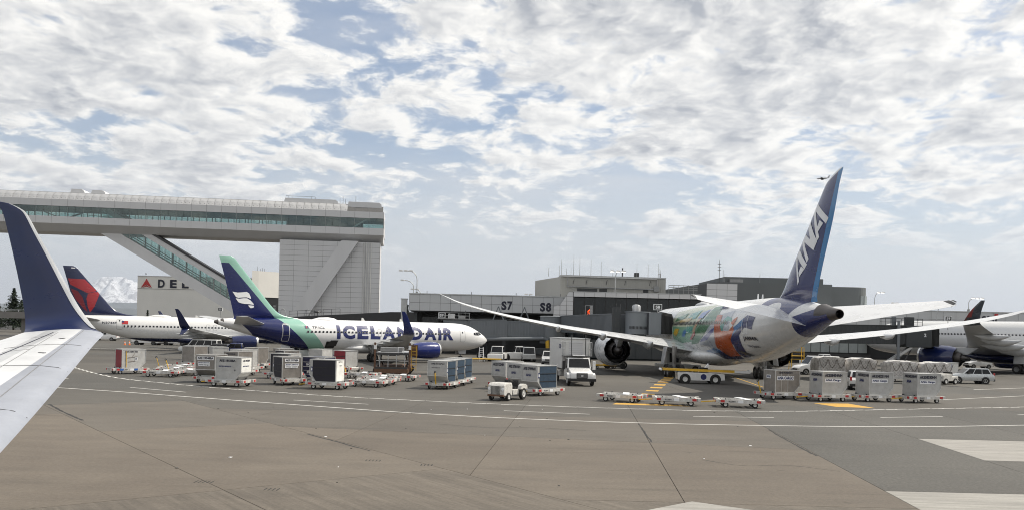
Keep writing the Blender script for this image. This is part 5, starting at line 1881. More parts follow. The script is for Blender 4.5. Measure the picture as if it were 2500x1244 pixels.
f2 = Fus(st, 30, 28); mb = MB(); f2.mesh(mb); mb.build('belly_fairing', 'dl_wide', wd, smooth=60)
windows(FA, wf, [9.0 + .533 * k for k in range(56)], 5.5, 1, .27, .42)
FINA = [(50.0, 0, 7.4, 10.0, .02), (53, 0, 9.0, 7.8, .09), (59.5, 0, 16.6, 3.2, .09)]
surf_loft(FINA, 'y', 3).build('tail_fin', 'dl_fin', wd, smooth=40)

# ---- own wing with blended winglet (lower left) ------------------------------------
# frame: F forward (to the right, slightly towards the camera), Lh outboard. Built in world axes around the tip.
wg_a = R(-6.5)
tipL = Vector((-8.67, 18.0, 4.38))
own = thing('aircraft_wing', 'pale grey wing with tall dark blue winglet in the left foreground', 'airplane wing', (tipL.x, tipL.y, 0), wg_a)
# local: x forward, y outboard (away from the camera), z up; leading edge of the tip at (0,0,4.38)
def own_wing_mat():
    m = bpy.data.materials.new('own_wing')
    m.use_nodes = True
    t = NT(m.node_tree)
    tc = t.n('ShaderNodeTexCoord').outputs['Object']
    x, y, z = t.sep(tc)
    # distance behind the swept leading edge
    d = t.math('SUBTRACT', t.math('MULTIPLY', y, -.52), x)
    slat = t.math('LESS_THAN', d, .42)
    n = t.noise(t.vmath('MULTIPLY', tc, (1, .4, 1)), 2.2, 6, .65)
    n2 = t.noise(t.vmath('MULTIPLY', tc, (2.5, .5, 1)), 5.0, 6, .7)
    box = t.math('MULTIPLY', t.math('GREATER_THAN', d, .90), t.math('LESS_THAN', d, 1.22))
    c = t.mix(box, (.60, .61, .62), (.46, .47, .48))
    c = t.mix(slat, c, (.47, .49, .54))
    c = t.vmath('SCALE', c, scale=t.ramp(n, .3, .72, 1.08, .90, smooth=False))
    c = t.mix(t.ramp(n2, .58, .78, 0, .35), c, (.36, .35, .34))
    b = t.n('ShaderNodeBsdfPrincipled')
    t.put(b.inputs['Base Color'], c)
    t.put(b.inputs['Metallic'], t.math('MULTIPLY', slat, .65))
    t.put(b.inputs['Roughness'], t.ramp(n2, .3, .7, .30, .46, smooth=False))
    o = t.n('ShaderNodeOutputMaterial')
    t.t.links.new(b.outputs[0], o.inputs[0])
    MATS['own_wing'] = m
own_wing_mat()
paint_mat('own_winglet', (.004, .013, .070), [], rough=.30, coat=.15, dirt=.25)
def own_foil(xle, y, z, ch, tc, ang):
    k = tc / .176
    ring = []
    up = [(c * ch, t * ch * k * 1.15) for c, t in AF]
    lo = [(c * ch, -t * ch * k * .75) for c, t in AF[::-1][:-1]]
    for c, t in up + lo:
        ring.append((xle - c, y - t * math.sin(ang), z + t * math.cos(ang)))
    return ring
rows = [(9.2, -17.5, 2.92, 5.6, .12, 0), (5.9, -11.0, 3.42, 3.9, .115, 0), (3.25, -6.0, 3.85, 2.85, .11, 0), (1.1, -2.0, 4.2, 2.05, .105, 0), (0.12, -.1, 4.38, 1.80, .10, 0.02)]
rows = curve_pts(rows, 6)
wm = MB(); wm.loft([own_foil(*r) for r in rows])
wm.build('wing_skin', 'own_wing', own, smooth=45)
wlr = [(0.12, -.1, 4.38, 1.80, .10, .02), (-.22, .15, 4.48, 1.62, .10, .3), (-.57, .40, 4.68, 1.46, .10, .8), (-.91, .55, 4.99, 1.28, .10, 1.15), (-1.28, .66, 5.46, 1.10, .095, 1.28), (-1.75, .80, 6.07, .89, .09, 1.33), (-2.16, .92, 6.58, .71, .09, 1.35), (-2.48, 1.0, 7.01, .58, .09, 1.35), (-2.67, 1.03, 7.15, .49, .08, 1.35), (-2.94, 1.05, 7.26, .32, .07, 1.35), (-3.2, 1.06, 7.31, .1, .06, 1.35)]
wl_c = curve_pts(wlr, 6)
ws = MB(); ws.loft([own_foil(*r) for r in wl_c])
wlo = ws.build('winglet', 'own_winglet', own, smooth=45)
# bare-metal leading edge of the winglet: a thin cap following the front 9 % of the chord
cap = []
for r in wl_c[4:-6]:
    xle, y, z, ch, tc, ang = r
    ring = []
    for c, t in ((.085, .066), (.04, .050), (.012, .028), (-.012, 0), (.012, -.022), (.04, -.04), (.085, -.05)):
        tt = t * ch * tc / .176 * 1.22
        ring.append((xle - c * ch, y - tt * math.sin(ang), z + tt * math.cos(ang)))
    cap.append(ring)
cm = MB(); cm.loft(cap, False, False, closed=False)
cm.build('leading_edge', 'lip', wlo, smooth=60, fix=False)
# pale gloss fillet between wing and winglet
# panel joints on the upper skin
def on_skin(y, d):
    """point on the upper skin d metres behind the leading edge at span y"""
    rr = np.array([r for r in rows])
    xle, z, ch, tc = [float(np.interp(y, rr[:, 1], rr[:, i])) for i in (0, 2, 3, 4)]
    c = min(.99, d / ch)
    t = float(np.interp(c, [a for a, _ in AF], [b for _, b in AF])) * ch * tc / .176 * 1.15
    return Vector((xle - d, y, z + t + .004))
def seam(pts, w=.012, m='dark_metal', name='panel_joint'):
    mb = MB()
    for a, b in zip(pts[:-1], pts[1:]):
        mb.bar(on_skin(*a), on_skin(*b), w, .004)
    mb.build(name, m, own)
seam([(-y, .42) for y in lin(.3, 14, 24)], .010, 'grey_metal')
seam([(-y, .90) for y in lin(.8, 14, 24)], .008, 'grey_metal')
for y in (-2.6, -5.4, -8.6):
    seam([(y - .1 * k, .02 + k * .14) for k in range(11)], .012)
for y in (-1.35, -3.9, -6.8):
    seam([(y - .1 * k, .9 + k * .1) for k in range(5)], .008, 'grey_metal')
seam([(-.75 - k * .62, 1.02 + k * .035) for k in range(8)], .022, 'ink')
for y in (-2.0, -4.3):
    MB().box(-.05, .05, -.03, .03, 0, .006).build('access_plate', 'dark_metal', own, loc=on_skin(y, .62))
# aileron / trailing edge piece further aft catching the light
ail = MB()
ail.prism([(-2.35, -.7), (-1.9, -.75), (.5, -6.5), (-.9, -7.2), (-3.2, -2.0)], 'z', 4.30, 4.36)
# small distant jet in the sky beside the fin tip
jet = thing('distant_jet', 'tiny jet in the sky just left of the blue fin tip', 'airplane', (213.5, 592, 114), R(150))
MB().loft([[(q, r_ * math.cos(2 * math.pi * i / 10), r_ * math.sin(2 * math.pi * i / 10)) for i in range(10)] for q, r_ in ((4.2, .05), (3.4, .5), (-1.5, .55), (-4.2, .12))]).build('fuselage', 'wing_grey', jet, smooth=60)
MB().prism([(.8, -4.6), (1.4, 0), (.8, 4.6), (-.2, 4.6), (-.4, 0), (-.2, -4.6)], 'z', -.08, .08).build('wing', 'wing_grey', jet)
MB().prism([(-2.8, .2), (-4.2, .2), (-4.5, 1.8), (-3.8, 1.8)], 'y', -.08, .08).build('tail_fin', 'wing_grey', jet)
for s_ in (-1.3, 1.3):
    MB().tube((1.4, s_, -.5), (-.2, s_, -.5), .4, .3, 10).build('engine', 'dark_metal', jet)
# ------------------------------------------------------------------ jet bridges
def corrugated(parent, name, p0, p1, w, h, m, pitch=.42, z=0.0, depth=.07):
    """box tunnel with upright ribs between p0 and p1 (plan points), floor at z0..z1"""
    a, b = Vector((p0[0], p0[1], p0[2])), Vector((p1[0], p1[1], p1[2]))
    d = b - a
    L_ = d.length
    u = d.normalized()
    n = Vector((-u.y, u.x, 0)).normalized() * (w / 2)
    up = Vector((0, 0, h))
    mb = MB()
    mb.add([a - n, b - n, b + n, a + n, a - n + up, b - n + up, b + n + up, a + n + up], [(0, 1, 2, 3), (4, 7, 6, 5), (0, 4, 5, 1), (1, 5, 6, 2), (2, 6, 7, 3), (3, 7, 4, 0)])
    t = mb.build(name, m, parent)
    k = int(L_ / pitch)
    for i in range(k + 1):
        c = a + u * (L_ * i / k)
        sg = 1 if n.y < 0 else -1
        q = n * (sg * (1 + depth / (w / 2) * .5))
        MB().bar(c + q + Vector((0, 0, .1)), c + q + Vector((0, 0, h - .1)), pitch * .5, depth, tuple(n)).build('rib', m, t)
    MB().bar(a + up + Vector((0, 0, .06)), b + up + Vector((0, 0, .06)), w + .2, .12).build('roof', m, t)
    return t


jb = thing('jet_bridge', 'grey corrugated jet bridge at gate S7 behind the white nose', 'jet bridge', (0, 0, 0))
corrugated(jb, 'inner_tunnel', (5.0, 134.0, 3.45), (-1.6, 133.2, 3.5), 2.6, 2.35, 'bridge_grey')
corrugated(jb, 'outer_tunnel', (-1.0, 133.2, 3.35), (-7.0, 132.6, 3.3), 3.1, 2.65, 'bridge_grey')
MB().rev([(2.6, 2.0), (6.7, 2.0), (6.8, 2.1), (6.9, 1.9)], (6.4, 134.2, 0), 20, 'z', True, True).build('rotunda', 'bridge_grey', jb, smooth=40)
MB().tube((6.4, 134.2, 0), (6.4, 134.2, 2.7), .5, .5, 14).build('column', 'bridge_dark', jb, smooth=40)
MB().box(-10.6, -6.9, 130.9, 134.6, 3.1, 5.95).build('cab', 'bridge_grey', jb, bev=.12)
MB().box(-11.4, -6.4, 130.5, 135, 6.0, 6.12).build('cab_roof', 'grey_metal', jb)
for k in range(6):
    MB().prism([(-10.9 - k * .22, 3.0), (-10.78 - k * .22, 3.0), (-10.78 - k * .22, 5.8 - k * .05), (-10.9 - k * .22, 5.8 - k * .05)], 'y', 131.2, 134.4).build('hood_fold', 'rubber', jb)
for x in (-11.2, -9.6, -8.2, -6.6):
    MB().tube((x, 130.7, 6.1), (x, 130.7, 7.0), .04, .04, 6).build('railing_post', 'galv', jb)
for zz in (6.55, 7.0):
    MB().bar((-11.2, 130.7, zz), (-6.6, 130.7, zz), .05).build('railing', 'galv', jb)
MB().box(-9.9, -8.9, 131.4, 132.4, 6.12, 6.85).build('roof_unit', 'light_metal', jb, bev=.04)
MB().box(-8.3, -7.3, 131.8, 132.8, 6.12, 6.6).build('roof_unit', 'grey_metal', jb, bev=.04)
MB().tube((-7.2, 131.2, 6.1), (-7.2, 131.2, 7.4), .06, .04, 6).build('beacon_post', 'dark_metal', jb)
duct = MB().path([(-5.2, 131.2, 3.0), (4.9, 131.9, 3.35), (5.5, 132.0, 3.1)], .30, 14).build('air_duct', 'bridge_grey', jb, smooth=60)
MB().tube((5.5, 132, 3.1), (5.6, 132, 1.6), .32, .30, 14).build('duct_hose', 'yellow', jb, smooth=60)
for x in (-4.6, -3.9):
    MB().tube((x, 132.9, .4), (x, 132.9, 3.3), .16, .16, 10).build('lift_column', 'bridge_dark', jb)
MB().box(-5.4, -3.0, 132.3, 133.5, .3, .75).build('bogie', 'bridge_dark', jb)
for x in (-4.9, -3.5):
    wheel(jb, x, 132.4, .5, .5, .4)
for x, sp in ((-2.2, 1.4), (1.9, 1.3)):      # trestles up to the concourse
    for s_ in (-sp / 2, sp / 2):
        MB().bar((x + s_ * 1.3, 134, 5.9), (x, 134, 8.2), .16).build('trestle_leg', 'bridge_grey', jb)
MB().box(1.2, 7.4, 130.2, 131.2, .9, 1.9).build('ground_unit', 'bridge_dark', jb, bev=.05)

j8 = thing('jet_bridge', 'jet bridge at gate S8 with round grey cab tower against the colourful jet', 'jet bridge', (0, 0, 0))
CX, CY = 15.2, 103.6
MB().rev([(4.45, 1.44), (7.05, 1.46), (7.07, 1.56), (7.18, 1.56), (7.22, .4)], (CX, CY, 0), 32, 'z', True, True).build('round_cab', 'bridge_grey', j8, smooth=40)
for k in range(14):
    a = R(225 + k * 6.5)
    MB().box(-.04, .04, -.03, .03, 5.05, 5.4).build('louvre', 'black', j8, loc=(CX + 1.45 * math.cos(a), CY + 1.45 * math.sin(a), 0), rot=(0, 0, a + R(90)))
MB().rev([(7.2, .5), (7.75, .55), (8.0, .42), (8.05, .1)], (CX - .15, CY, 0), 16, 'z', True, True).build('roof_dome', 'light_metal', j8, smooth=50)
for k in range(8):
    a = R(45 * k)
    MB().tube((CX - .15 + .66 * math.cos(a), CY + .66 * math.sin(a), 7.15), (CX - .15 + .66 * math.cos(a), CY + .66 * math.sin(a), 7.95), .022, .022, 5).build('dome_guard', 'dark_metal', j8)
MB().prism([(16.4, 102.2), (17.85, 101.9), (17.9, 105.2), (16.3, 105.2)], 'z', 4.4, 7.1).build('cab_neck', 'bridge_grey', j8, bev=.05)
for k in range(9):
    x = 17.87 + k * .14
    zt = 7.1 - k * .03
    MB().loft([[(x + dx, 101.6 - k * .03, 4.65 - q), (x + dx, 101.6 - k * .03, zt - .35 + q), (x + dx, 102.1 - k * .03, zt + q), (x + dx, 105.2, zt + q), (x + dx, 105.2, 4.65 - q)] for dx, q in ((0, 0), (.065, .10), (.12, 0))]).build('hood_fold', 'rubber', j8)
corrugated(j8, 'tunnel', (13.7, 105.2, 4.3), (8.2, 138.0, 4.4), 2.9, 2.5, 'bridge_grey')
MB().box(12.3, 13.2, 104.0, 104.9, 4.0, 7.7).build('service_lift', 'bridge_dark', j8)
MB().tube((13.2, 108.6, .6), (13.2, 108.6, 4.4), .30, .30, 12).build('lift_column', 'bridge_dark', j8)
MB().box(12.0, 14.4, 107.8, 109.4, .2, .7).build('bogie', 'bridge_dark', j8)
for x in (12.2, 14.2):
    wheel(j8, x, 108.0, .5, .5, .4)
for x in (12.6, 13.1):
    MB().tube((x, 103.6, 7.1), (x, 103.6, 8.1), .03, .03, 5).build('railing_post', 'dark_metal', j8)

# guidance display with lit red characters
vd = thing('guidance_display', 'docking guidance display glowing red in front of the dark glass', 'display', (10.6, 119, 0))
MB().box(-.45, .6, 0, .5, 6.55, 8.25).build('housing', 'grey_metal', vd, bev=.03)
MB().box(-.38, .18, -.05, 0, 6.6, 8.2).build('screen', 'black', vd)
rnd = random.Random(3)
for i in range(5):
    for j in range(9):
        if rnd.random() < .62 and abs(i - 2.3) < 2.2:
            MB().box(-.20 + i * .075, -.14 + i * .075, -.07, -.05, 6.75 + j * .11, 6.84 + j * .11).build('led', 'led_red', vd)
MB().bar((-.3, .25, 6.5), (-.1, .25, 4.5), .08).build('stay', 'grey_metal', vd)
MB().bar((.5, .25, 6.5), (.3, .25, 4.5), .08).build('stay', 'grey_metal', vd)
MB().box(-.3, .5, 0, .6, 0, 4.6).build('pedestal', 'bridge_dark', vd)

j9 = thing('jet_bridge', 'dark grey jet bridge at gate S9 below the long white wing', 'jet bridge', (0, 0, 0))
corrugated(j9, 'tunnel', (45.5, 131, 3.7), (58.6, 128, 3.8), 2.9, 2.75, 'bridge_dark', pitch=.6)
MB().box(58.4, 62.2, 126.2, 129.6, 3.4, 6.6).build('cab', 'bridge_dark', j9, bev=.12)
MB().tube((57.2, 126.1, 1.6), (57.2, 126.1, 7.3), .22, .22, 10).build('lift_column', 'bridge_grey', j9)
MB().box(56.3, 58.2, 125.6, 127.2, .3, .8).build('bogie', 'bridge_dark', j9)
for k in range(7):
    MB().box(62.2 + k * .2, 62.32 + k * .2, 126.4 + k * .05, 129.5, 3.6, 6.5 - k * .03).build('hood_fold', 'rubber', j9)
for x in lin(54.5, 60.8, 8):
    MB().tube((x, 126.3, 6.6), (x, 126.3, 7.6), .035, .035, 5).build('railing_post', 'dark_metal', j9)
for zz in (7.1, 7.6):
    MB().bar((54.5, 126.3, zz), (60.8, 126.3, zz), .05).build('railing', 'dark_metal', j9)
MB().box(58.8, 59.9, 127, 128, 6.6, 7.9).build('roof_unit', 'bridge_dark', j9, bev=.04)
MB().prism([(56.3, 126.6), (57.0, 126.6), (56.8, 126.9), (56.5, 126.9)], 'z', 6.6, 7.9).build('roof_funnel', 'bridge_grey', j9)
flat_text('number', '2', (61.0, 126.17, 5.0), (1, 0, 0), (0, 0, 1), .5, 'sticker', j9, .35, .03)


# ------------------------------------------------------------------ cargo containers and dollies
def make_dolly(label, loc, rz, tow='flat', empty=False, tint='dolly_white', group='cargo dollies'):
    d = thing('cargo_dolly', label, 'dolly', loc, rz, group)
    hx, hy = 1.28, .92
    fr = MB()
    for s_ in (-1, 1):
        fr.box(-hx, hx, s_ * hy - .05 if s_ > 0 else -hy - .05, s_ * hy + .05 if s_ > 0 else -hy + .05, .30, .50)
        fr.box(s_ * hx - .06, s_ * hx + .06, -hy, hy, .28, .50)
    fr.box(-hx, hx, -.12, .12, .30, .42)
    for x in (-.8, 0, .8):
        fr.box(x - .05, x + .05, -hy, hy, .30, .40)
    f = fr.build('frame', tint, d)
    rl = MB().tube((0, -hy + .08, 0), (0, hy - .08, 0), .035, .035, 8).mesh('roller', 'light_metal', smooth=60)
    for k in range(8):
        link('roller', rl, f, (-1.08 + k * .31, 0, .46))
    for sx in (-1, 1):
        for sy in (-1, 1):
            wheel(d, sx * .92, sy * .74, .19, .19, .13, 'rim')
            MB().box(sx * (hx + .14) - .12, sx * (hx + .14) + .12, sy * (hy - .2) - .2, sy * (hy - .2) + .2, .32, .52).build('bumper', tint, d)
            MB().box(sx * (hx - .15) - .13, sx * (hx - .15) + .13, sy * (hy + .055) - .006, sy * (hy + .055) + .006, .34, .49).build('reflector', 'red', d)
            MB().box(sx * (hx + .265) - .006, sx * (hx + .265) + .006, sy * (hy - .2) - .1, sy * (hy - .2) + .1, .34, .50).build('reflector', 'red', d)
    MB().box(-.16, .16, -hy - .075, -hy - .06, .31, .49).build('number_plate', 'sticker', d)
    flat_text('lettering', 'BL2001', (-.75, -hy - .062, .36), (1, 0, 0), (0, 0, 1), .09, 'ink', d, .42, .02)
    for sx in (-1, 1):
        MB().bar((sx * .9, -.6, .50), (sx * .9, -.6, .60), .12, .05).build('latch', 'dark_metal', d)
        MB().bar((sx * .9, .6, .50), (sx * .9, .6, .60), .12, .05).build('latch', 'dark_metal', d)
    if empty:
        for s_ in (-.45, .45):
            MB().box(-1.2, 1.2, s_ - .1, s_ + .1, .50, .53).build('deck_plate', tint, d)
        MB().prism([(-.2, .9), (.25, .9), (.75, -.9), (.3, -.9)], 'z', .532, .56).build('deck_plate', 'sticker', d)
    if tow == 'up':
        MB().bar((-hx - .2, 0, .40), (-hx - .46, 0, 1.28), .09, .05).build('tow_bar', 'yellow', d)
        MB().rev([(-.03, .05), (-.03, .1), (.03, .1), (.03, .05)], (-hx - .48, 0, 1.34), 10, 'y').build('tow_eye', 'dark_metal', d)
    elif tow == 'flat':
        MB().bar((-hx - .2, 0, .34), (-hx - 1.15, 0, .26), .09, .06).build('tow_bar', 'yellow', d)
        MB().rev([(-.03, .05), (-.03, .1), (.03, .1), (.03, .05)], (-hx - 1.22, 0, .26), 10, 'z').build('tow_eye', 'dark_metal', d)
    return d


ULD_P = [(-.78, 0), (.78, 0), (1.23, .5), (1.23, 1.62), (-.78, 1.62)]


def make_uld(label, loc, rz, mirror=False, body='uld_white', door=None, texts=(), crease=True, side_m=None, group='air cargo containers', scale=1.0, z=.53, door_frac=(.12, .95), stripes=0, door_panel=None):
    """lower-deck container: shell with one chamfered flank, edge frame, sheet faces, optional curtain door"""
    u = thing('cargo_container', label, 'container', (loc[0], loc[1], z), rz, group)
    k = -1 if mirror else 1
    P = [(x * k * scale, zz) for x, zz in ULD_P]
    D = .765
    MB().prism(P, 'y', -D, D).build('shell', body, u)
    # edge frame
    fr = MB()
    n = len(P)
    for i in range(n):
        a, b = P[i], P[(i + 1) % n]
        for y in (-D, D):
            fr.bar((a[0], y, a[1]), (b[0], y, b[1]), .05, .05)
        fr.bar((a[0], -D, a[1]), (a[0], D, a[1]), .055, .055)
    fr.build('edge_frame', 'uld_frame', u)
    MB().box(min(p[0] for p in P[:2]) - .03, max(p[0] for p in P[:2]) + .03, -D - .03, D + .03, -.03, .04).build('base_rail', 'uld_frame', u)
    xc = 1.23 * k * scale
    # canvas / sheet on the overhanging flank
    sm = side_m or body
    lo, hi = (-D + .06, D - .06)
    th = .012
    MB().box(min(xc, xc + th * k), max(xc, xc + th * k), lo, hi, .56, 1.57).build('flank_sheet', sm, u)
    sl = MB()
    a, b = Vector((.80 * k * scale, 0, .05)), Vector((1.22 * k * scale, 0, .49))
    nn = Vector(((b - a).z * k, 0, -abs((b - a).x))).normalized() * .012
    sl.add([(a.x + nn.x, lo, a.z + nn.z), (a.x + nn.x, hi, a.z + nn.z), (b.x + nn.x, hi, b.z + nn.z), (b.x + nn.x, lo, b.z + nn.z)], [(0, 1, 2, 3)])
    sl.build('chamfer_sheet', sm, u, fix=False)
    if door:
        xs = sorted([P[0][0], P[0][0] + (xc - P[0][0]) * door_frac[1]])
        x0 = P[0][0] + .05 * k
        x1 = .74 * k * scale
        pts = [(x0, .05), (x1, .05), (xc - .22 * k, .44), (xc - .22 * k, 1.57), (x0, 1.57)] if door_frac[1] > .9 else [(x0, .05), (x1, .05), (x1, 1.57), (x0, 1.57)]
        if door_panel:
            pts = door_panel(k)
        dr = MB().prism(pts, 'y', -D - .022, -D - .004).build('curtain_door', door, u)
        w0, w1 = min(p[0] for p in pts), max(p[0] for p in pts)
        for zz in (.48, 1.02):
            MB().box(w0 + .02, w1 - .02 if zz > .5 or k * (xc) < 0 else w1 - .02, -D - .04, -D - .024, zz, zz + .05).build('strap', 'black', dr)
        MB().box(w1 - .0 if k > 0 else w0 - .16, w1 + .16 if k > 0 else w0, -D - .014, -D - .005, .75, 1.1).build('placard', 'ink_blue', dr)
        MB().box((w1 + .03 if k > 0 else w0 - .13), (w1 + .13 if k > 0 else w0 - .03), -D - .02, -D - .0145, .82, 1.02).build('placard_label', 'sticker', dr)
    else:
        for x in (-.3 * k, .25 * k):
            MB().box(x - .015, x + .015, -D - .02, -D - .002, .06, 1.57).build('stiffener', 'uld_frame', u) if stripes else None
    for face, s, u0, z0, h, w, m, bg in texts:
        if face == 'front':
            o, ux = (u0, -D - .024, z0), (1, 0, 0)
        elif face == 'flank':         # +x flank (or -x when mirrored)
            o, ux = (xc + .030 * k, u0, z0), ((0, 1, 0) if k > 0 else (0, -1, 0))
        else:                          # upright side opposite the flank
            o, ux = (P[0][0] - .03 * k, u0, z0), ((0, -1, 0) if k > 0 else (0, 1, 0))
        if bg:
            ox, a = Vector(o), Vector(ux)
            nrm = a.cross(Vector((0, 0, 1))) * -1
            q = [ox - a * .05 + Vector((0, 0, -.05)), ox + a * (w + .05) + Vector((0, 0, -.05)), ox + a * (w + .05) + Vector((0, 0, h + .05)), ox - a * .05 + Vector((0, 0, h + .05))]
            inw = Vector((0, .008, 0)) if face == 'front' else Vector((-.008 * k if face == 'flank' else .008 * k, 0, 0))
            MB().add([p + inw for p in q], [(0, 1, 2, 3)]).build('label_plate', 'sticker', u, fix=False)
        flat_text('lettering', s, o, ux, (0, 0, 1), h * 1.12, m, u, w, .045)
    return u


G1 = 'loaded cargo dollies'
def set_(label_u, label_d, loc, rz, tow='flat', **kw):
    d = make_dolly(label_d, (loc[0], loc[1], 0), rz, tow, group='cargo dollies')
    dx = (.225 if not kw.get('mirror') else -.225)
    off = Vector((-dx * .6, 0, 0))
    off.rotate(Matrix.Rotation(rz, 3, 'Z'))
    return make_uld(label_u, loc, rz, **kw), d


# row of four on the right
ana_rows = [((19.93, 63.35), 'uld_alu', 'bare metal container marked ANA CARGO, leftmost of the row of four', None),
            ((23.06, 62.46), 'uld_white', 'white container marked AKE58454NH in the row of four', 'AKE58454NH'),
            ((26.74, 63.14), 'uld_white', 'white container marked AKE58221NH in the row of four', 'AKE58221NH'),
            ((30.2, 63.05), 'uld_white', 'white container marked AKE58530NH, rightmost of the row of four', 'AKE58530NH')]
for i, (loc, body, lab, code) in enumerate(ana_rows):
    if code:
        tx = [('front', code, -.62, 1.26, .2, 1.45, 'ink', False), ('front', 'ANA Cargo', -.55, .92, .17, 1.25, 'ink_blue', True),
              ('base', code, .58, 1.30, .19, 1.25, 'ink', False), ('base', 'ANA', .35, .92, .2, .5, 'ink_blue', False)]
    else:
        tx = [('front', 'AKE 91768 NH', -.5, 1.38, .12, 1.1, 'ink', False), ('front', 'ANA CARGO', -.6, .95, .2, 1.3, 'ink_blue', True), ('base', 'ANA', .35, 1.05, .16, .5, 'ink_blue', True)]
    set_(lab, 'white dolly under the ' + ['bare metal ANA CARGO container', 'container AKE58454NH', 'container AKE58221NH', 'container AKE58530NH'][i], loc, R(15), 'up' if i == 0 else 'flat', body=body, texts=tx, stripes=not code)

# silver and white pair on the left
set_('dented white container marked AKE 18133BA with a sunlit canvas flank', 'red-ended dolly under the container AKE 18133BA', (-20.69, 63.02), R(-12), 'flat', side_m='canvas_white',
     texts=[('front', 'AKE 18133BA', -.5, 1.3, .15, 1.3, 'ink', False), ('front', 'BRITISH AIRWAYS', -.55, .92, .08, 1.0, 'ink_blue', False), ('flank', 'AKE 18133BA', -.5, 1.32, .13, .95, 'ink', False), ('flank', 'BRITISH AIRWAYS', -.5, .95, .07, .8, 'ink_blue', False), ('front', '0', .7, .62, .12, .1, 'ink', False)])
set_('brown-grey container marked AKE 23048BA with white labels', 'dolly under the container AKE 23048BA', (-23.4, 66.9), R(85), None, mirror=True, body='uld_alu', scale=1.08,
     texts=[('flank', 'AKE 23048BA', .62, 1.3, .16, 1.25, 'ink', True), ('flank', 'BRITISH AIRWAYS', .55, 1.0, .06, .85, 'ink_blue', True), ('flank', 'AND Cargo', .5, .82, .08, .8, 'ink', True)])
set_('metal container marked AKE 29376BA with a black curtain door', 'dolly under the container AKE 29376BA', (-17.29, 66.15), R(-55), 'flat', mirror=True, body='uld_alu', door='curtain_black',
     texts=[('base', 'AKE 29376BA', -.5, 1.3, .15, 1.0, 'ink', True), ('base', 'BRITISH AIRWAYS', -.5, 1.0, .08, 1.0, 'ink_blue', True), ('base', 'WORLD CARGO', -.5, .84, .07, .9, 'ink', True)])
set_('white container with red curtain door standing alone at far left', 'blue-cornered dolly under the red-doored container', (-33.65, 74.86), R(44), None, body='uld_white',
     texts=[('front', 'AKE 74381 DZ', -.55, 1.36, .12, 1.1, 'ink', False), ('front', 'D', .35, .7, .16, .12, 'ink', True)])
red_u = [o for o in bpy.data.objects if o.get('label', '').startswith('white container with red curtain')][0]
MB().box(-.80, -.783, -.70, .70, .06, 1.57).build('curtain_door', 'curtain_red', red_u)
red_d = [o for o in bpy.data.objects if o.get('label', '').startswith('blue-cornered dolly')][0]
for x in (-1.0, .2):
    MB().box(x, x + .3, -.99, -.982, .33, .5).build('corner_plate', 'blue_paint', red_d)
MB().bar((-.42, -.80, .05), (-.42, -.80, 1.45), .05, .03).build('strap', 'yellow', red_u)
for a_, b_ in (((-.3, .9), (.5, 1.0)), ((-.25, .55), (.4, .62)), ((.1, 1.0), (.3, 1.3))):
    MB().bar((a_[0], -.785, a_[1]), (b_[0], -.785, b_[1]), .03, .012).build('tape_strip', 'rust', red_u)
set_('grey container with black curtain and sunlit white end marked MU71018', 'front dolly under the black-curtained container', (-13.32, 62.73), R(-11), 'flat', mirror=True, body='uld_white', door='curtain_black', side_m='uld_white',
     texts=[('base', 'MU71018', -.35, 1.4, .1, .7, 'ink', False), ('base', 'cargo', -.2, 1.12, .09, .45, 'ink', False)])
MB().box(.785, .81, -.71, .71, .06, 1.57).build('canvas', 'canvas_white', [o for o in bpy.data.objects if o.get('label', '').endswith('marked MU71018')][0], bev=.01)
set_('dark blue container with white stripes behind the black-curtained one', 'dolly under the dark blue striped container', (-15.0, 67.4), R(-20), None, mirror=True, body='navy',
     texts=[('front', 'SKYTEAM', -.9, .95, .14, 1.2, 'sticker', False), ('front', 'DELTA', -.8, .35, .14, 1.1, 'sticker', False)])
for zz in (.25, .55, .85, 1.2):
    MB().box(-1.15, .75, -.785, -.772, zz, zz + .03).build('stripe', 'sticker', [o for o in bpy.data.objects if o.get('label', '').startswith('dark blue container')][0])

# three with blue curtains in the middle
for i, (x, y) in enumerate(((-5.27, 65.84), (-4.75, 69.0), (-4.3, 72.2))):
    set_(['white container AKE 71167, front one of the three with blue curtains', 'middle container of the three with blue curtains', 'rearmost container of the three with blue curtains'][i],
         ['dolly with raised yellow tow bar under container AKE 71167', 'middle dolly of the line of three', 'rearmost dolly of the line of three'][i], (x, y), R(75), 'up' if i == 0 else None, mirror=True, body='uld_white', door='curtain_blue',
         texts=[('flank', 'AKE 71167 61', .5, 1.35, .12, 1.05, 'ink', False), ('flank', 'Norwegian Air', .45, 1.08, .06, .7, 'ink', False)])
# three behind the tractor
for i, (x, y) in enumerate(((2.21, 61.6), (1.15, 64.5), (-.1, 67.6))):
    set_(['white container AKE 57499NH with blue curtain nearest the tractor', 'middle container of the line behind the tractor', 'rearmost container of the line behind the tractor'][i],
         ['dolly hitched to the tractor under container AKE 57499NH', 'middle dolly of the line behind the tractor', 'rearmost dolly of the line behind the tractor'][i], (x, y), R(45), 'flat', mirror=True, body='uld_white', door='curtain_blue' if i != 2 else None,
         texts=[('flank', ['AKE 57499NH', 'AKE 57301NH', 'AKE57122NH'][i], .62, 1.28, .2, 1.2, 'ink', False), ('flank', 'ANA', .35, .85, .17, .5, 'ink_blue', False)])
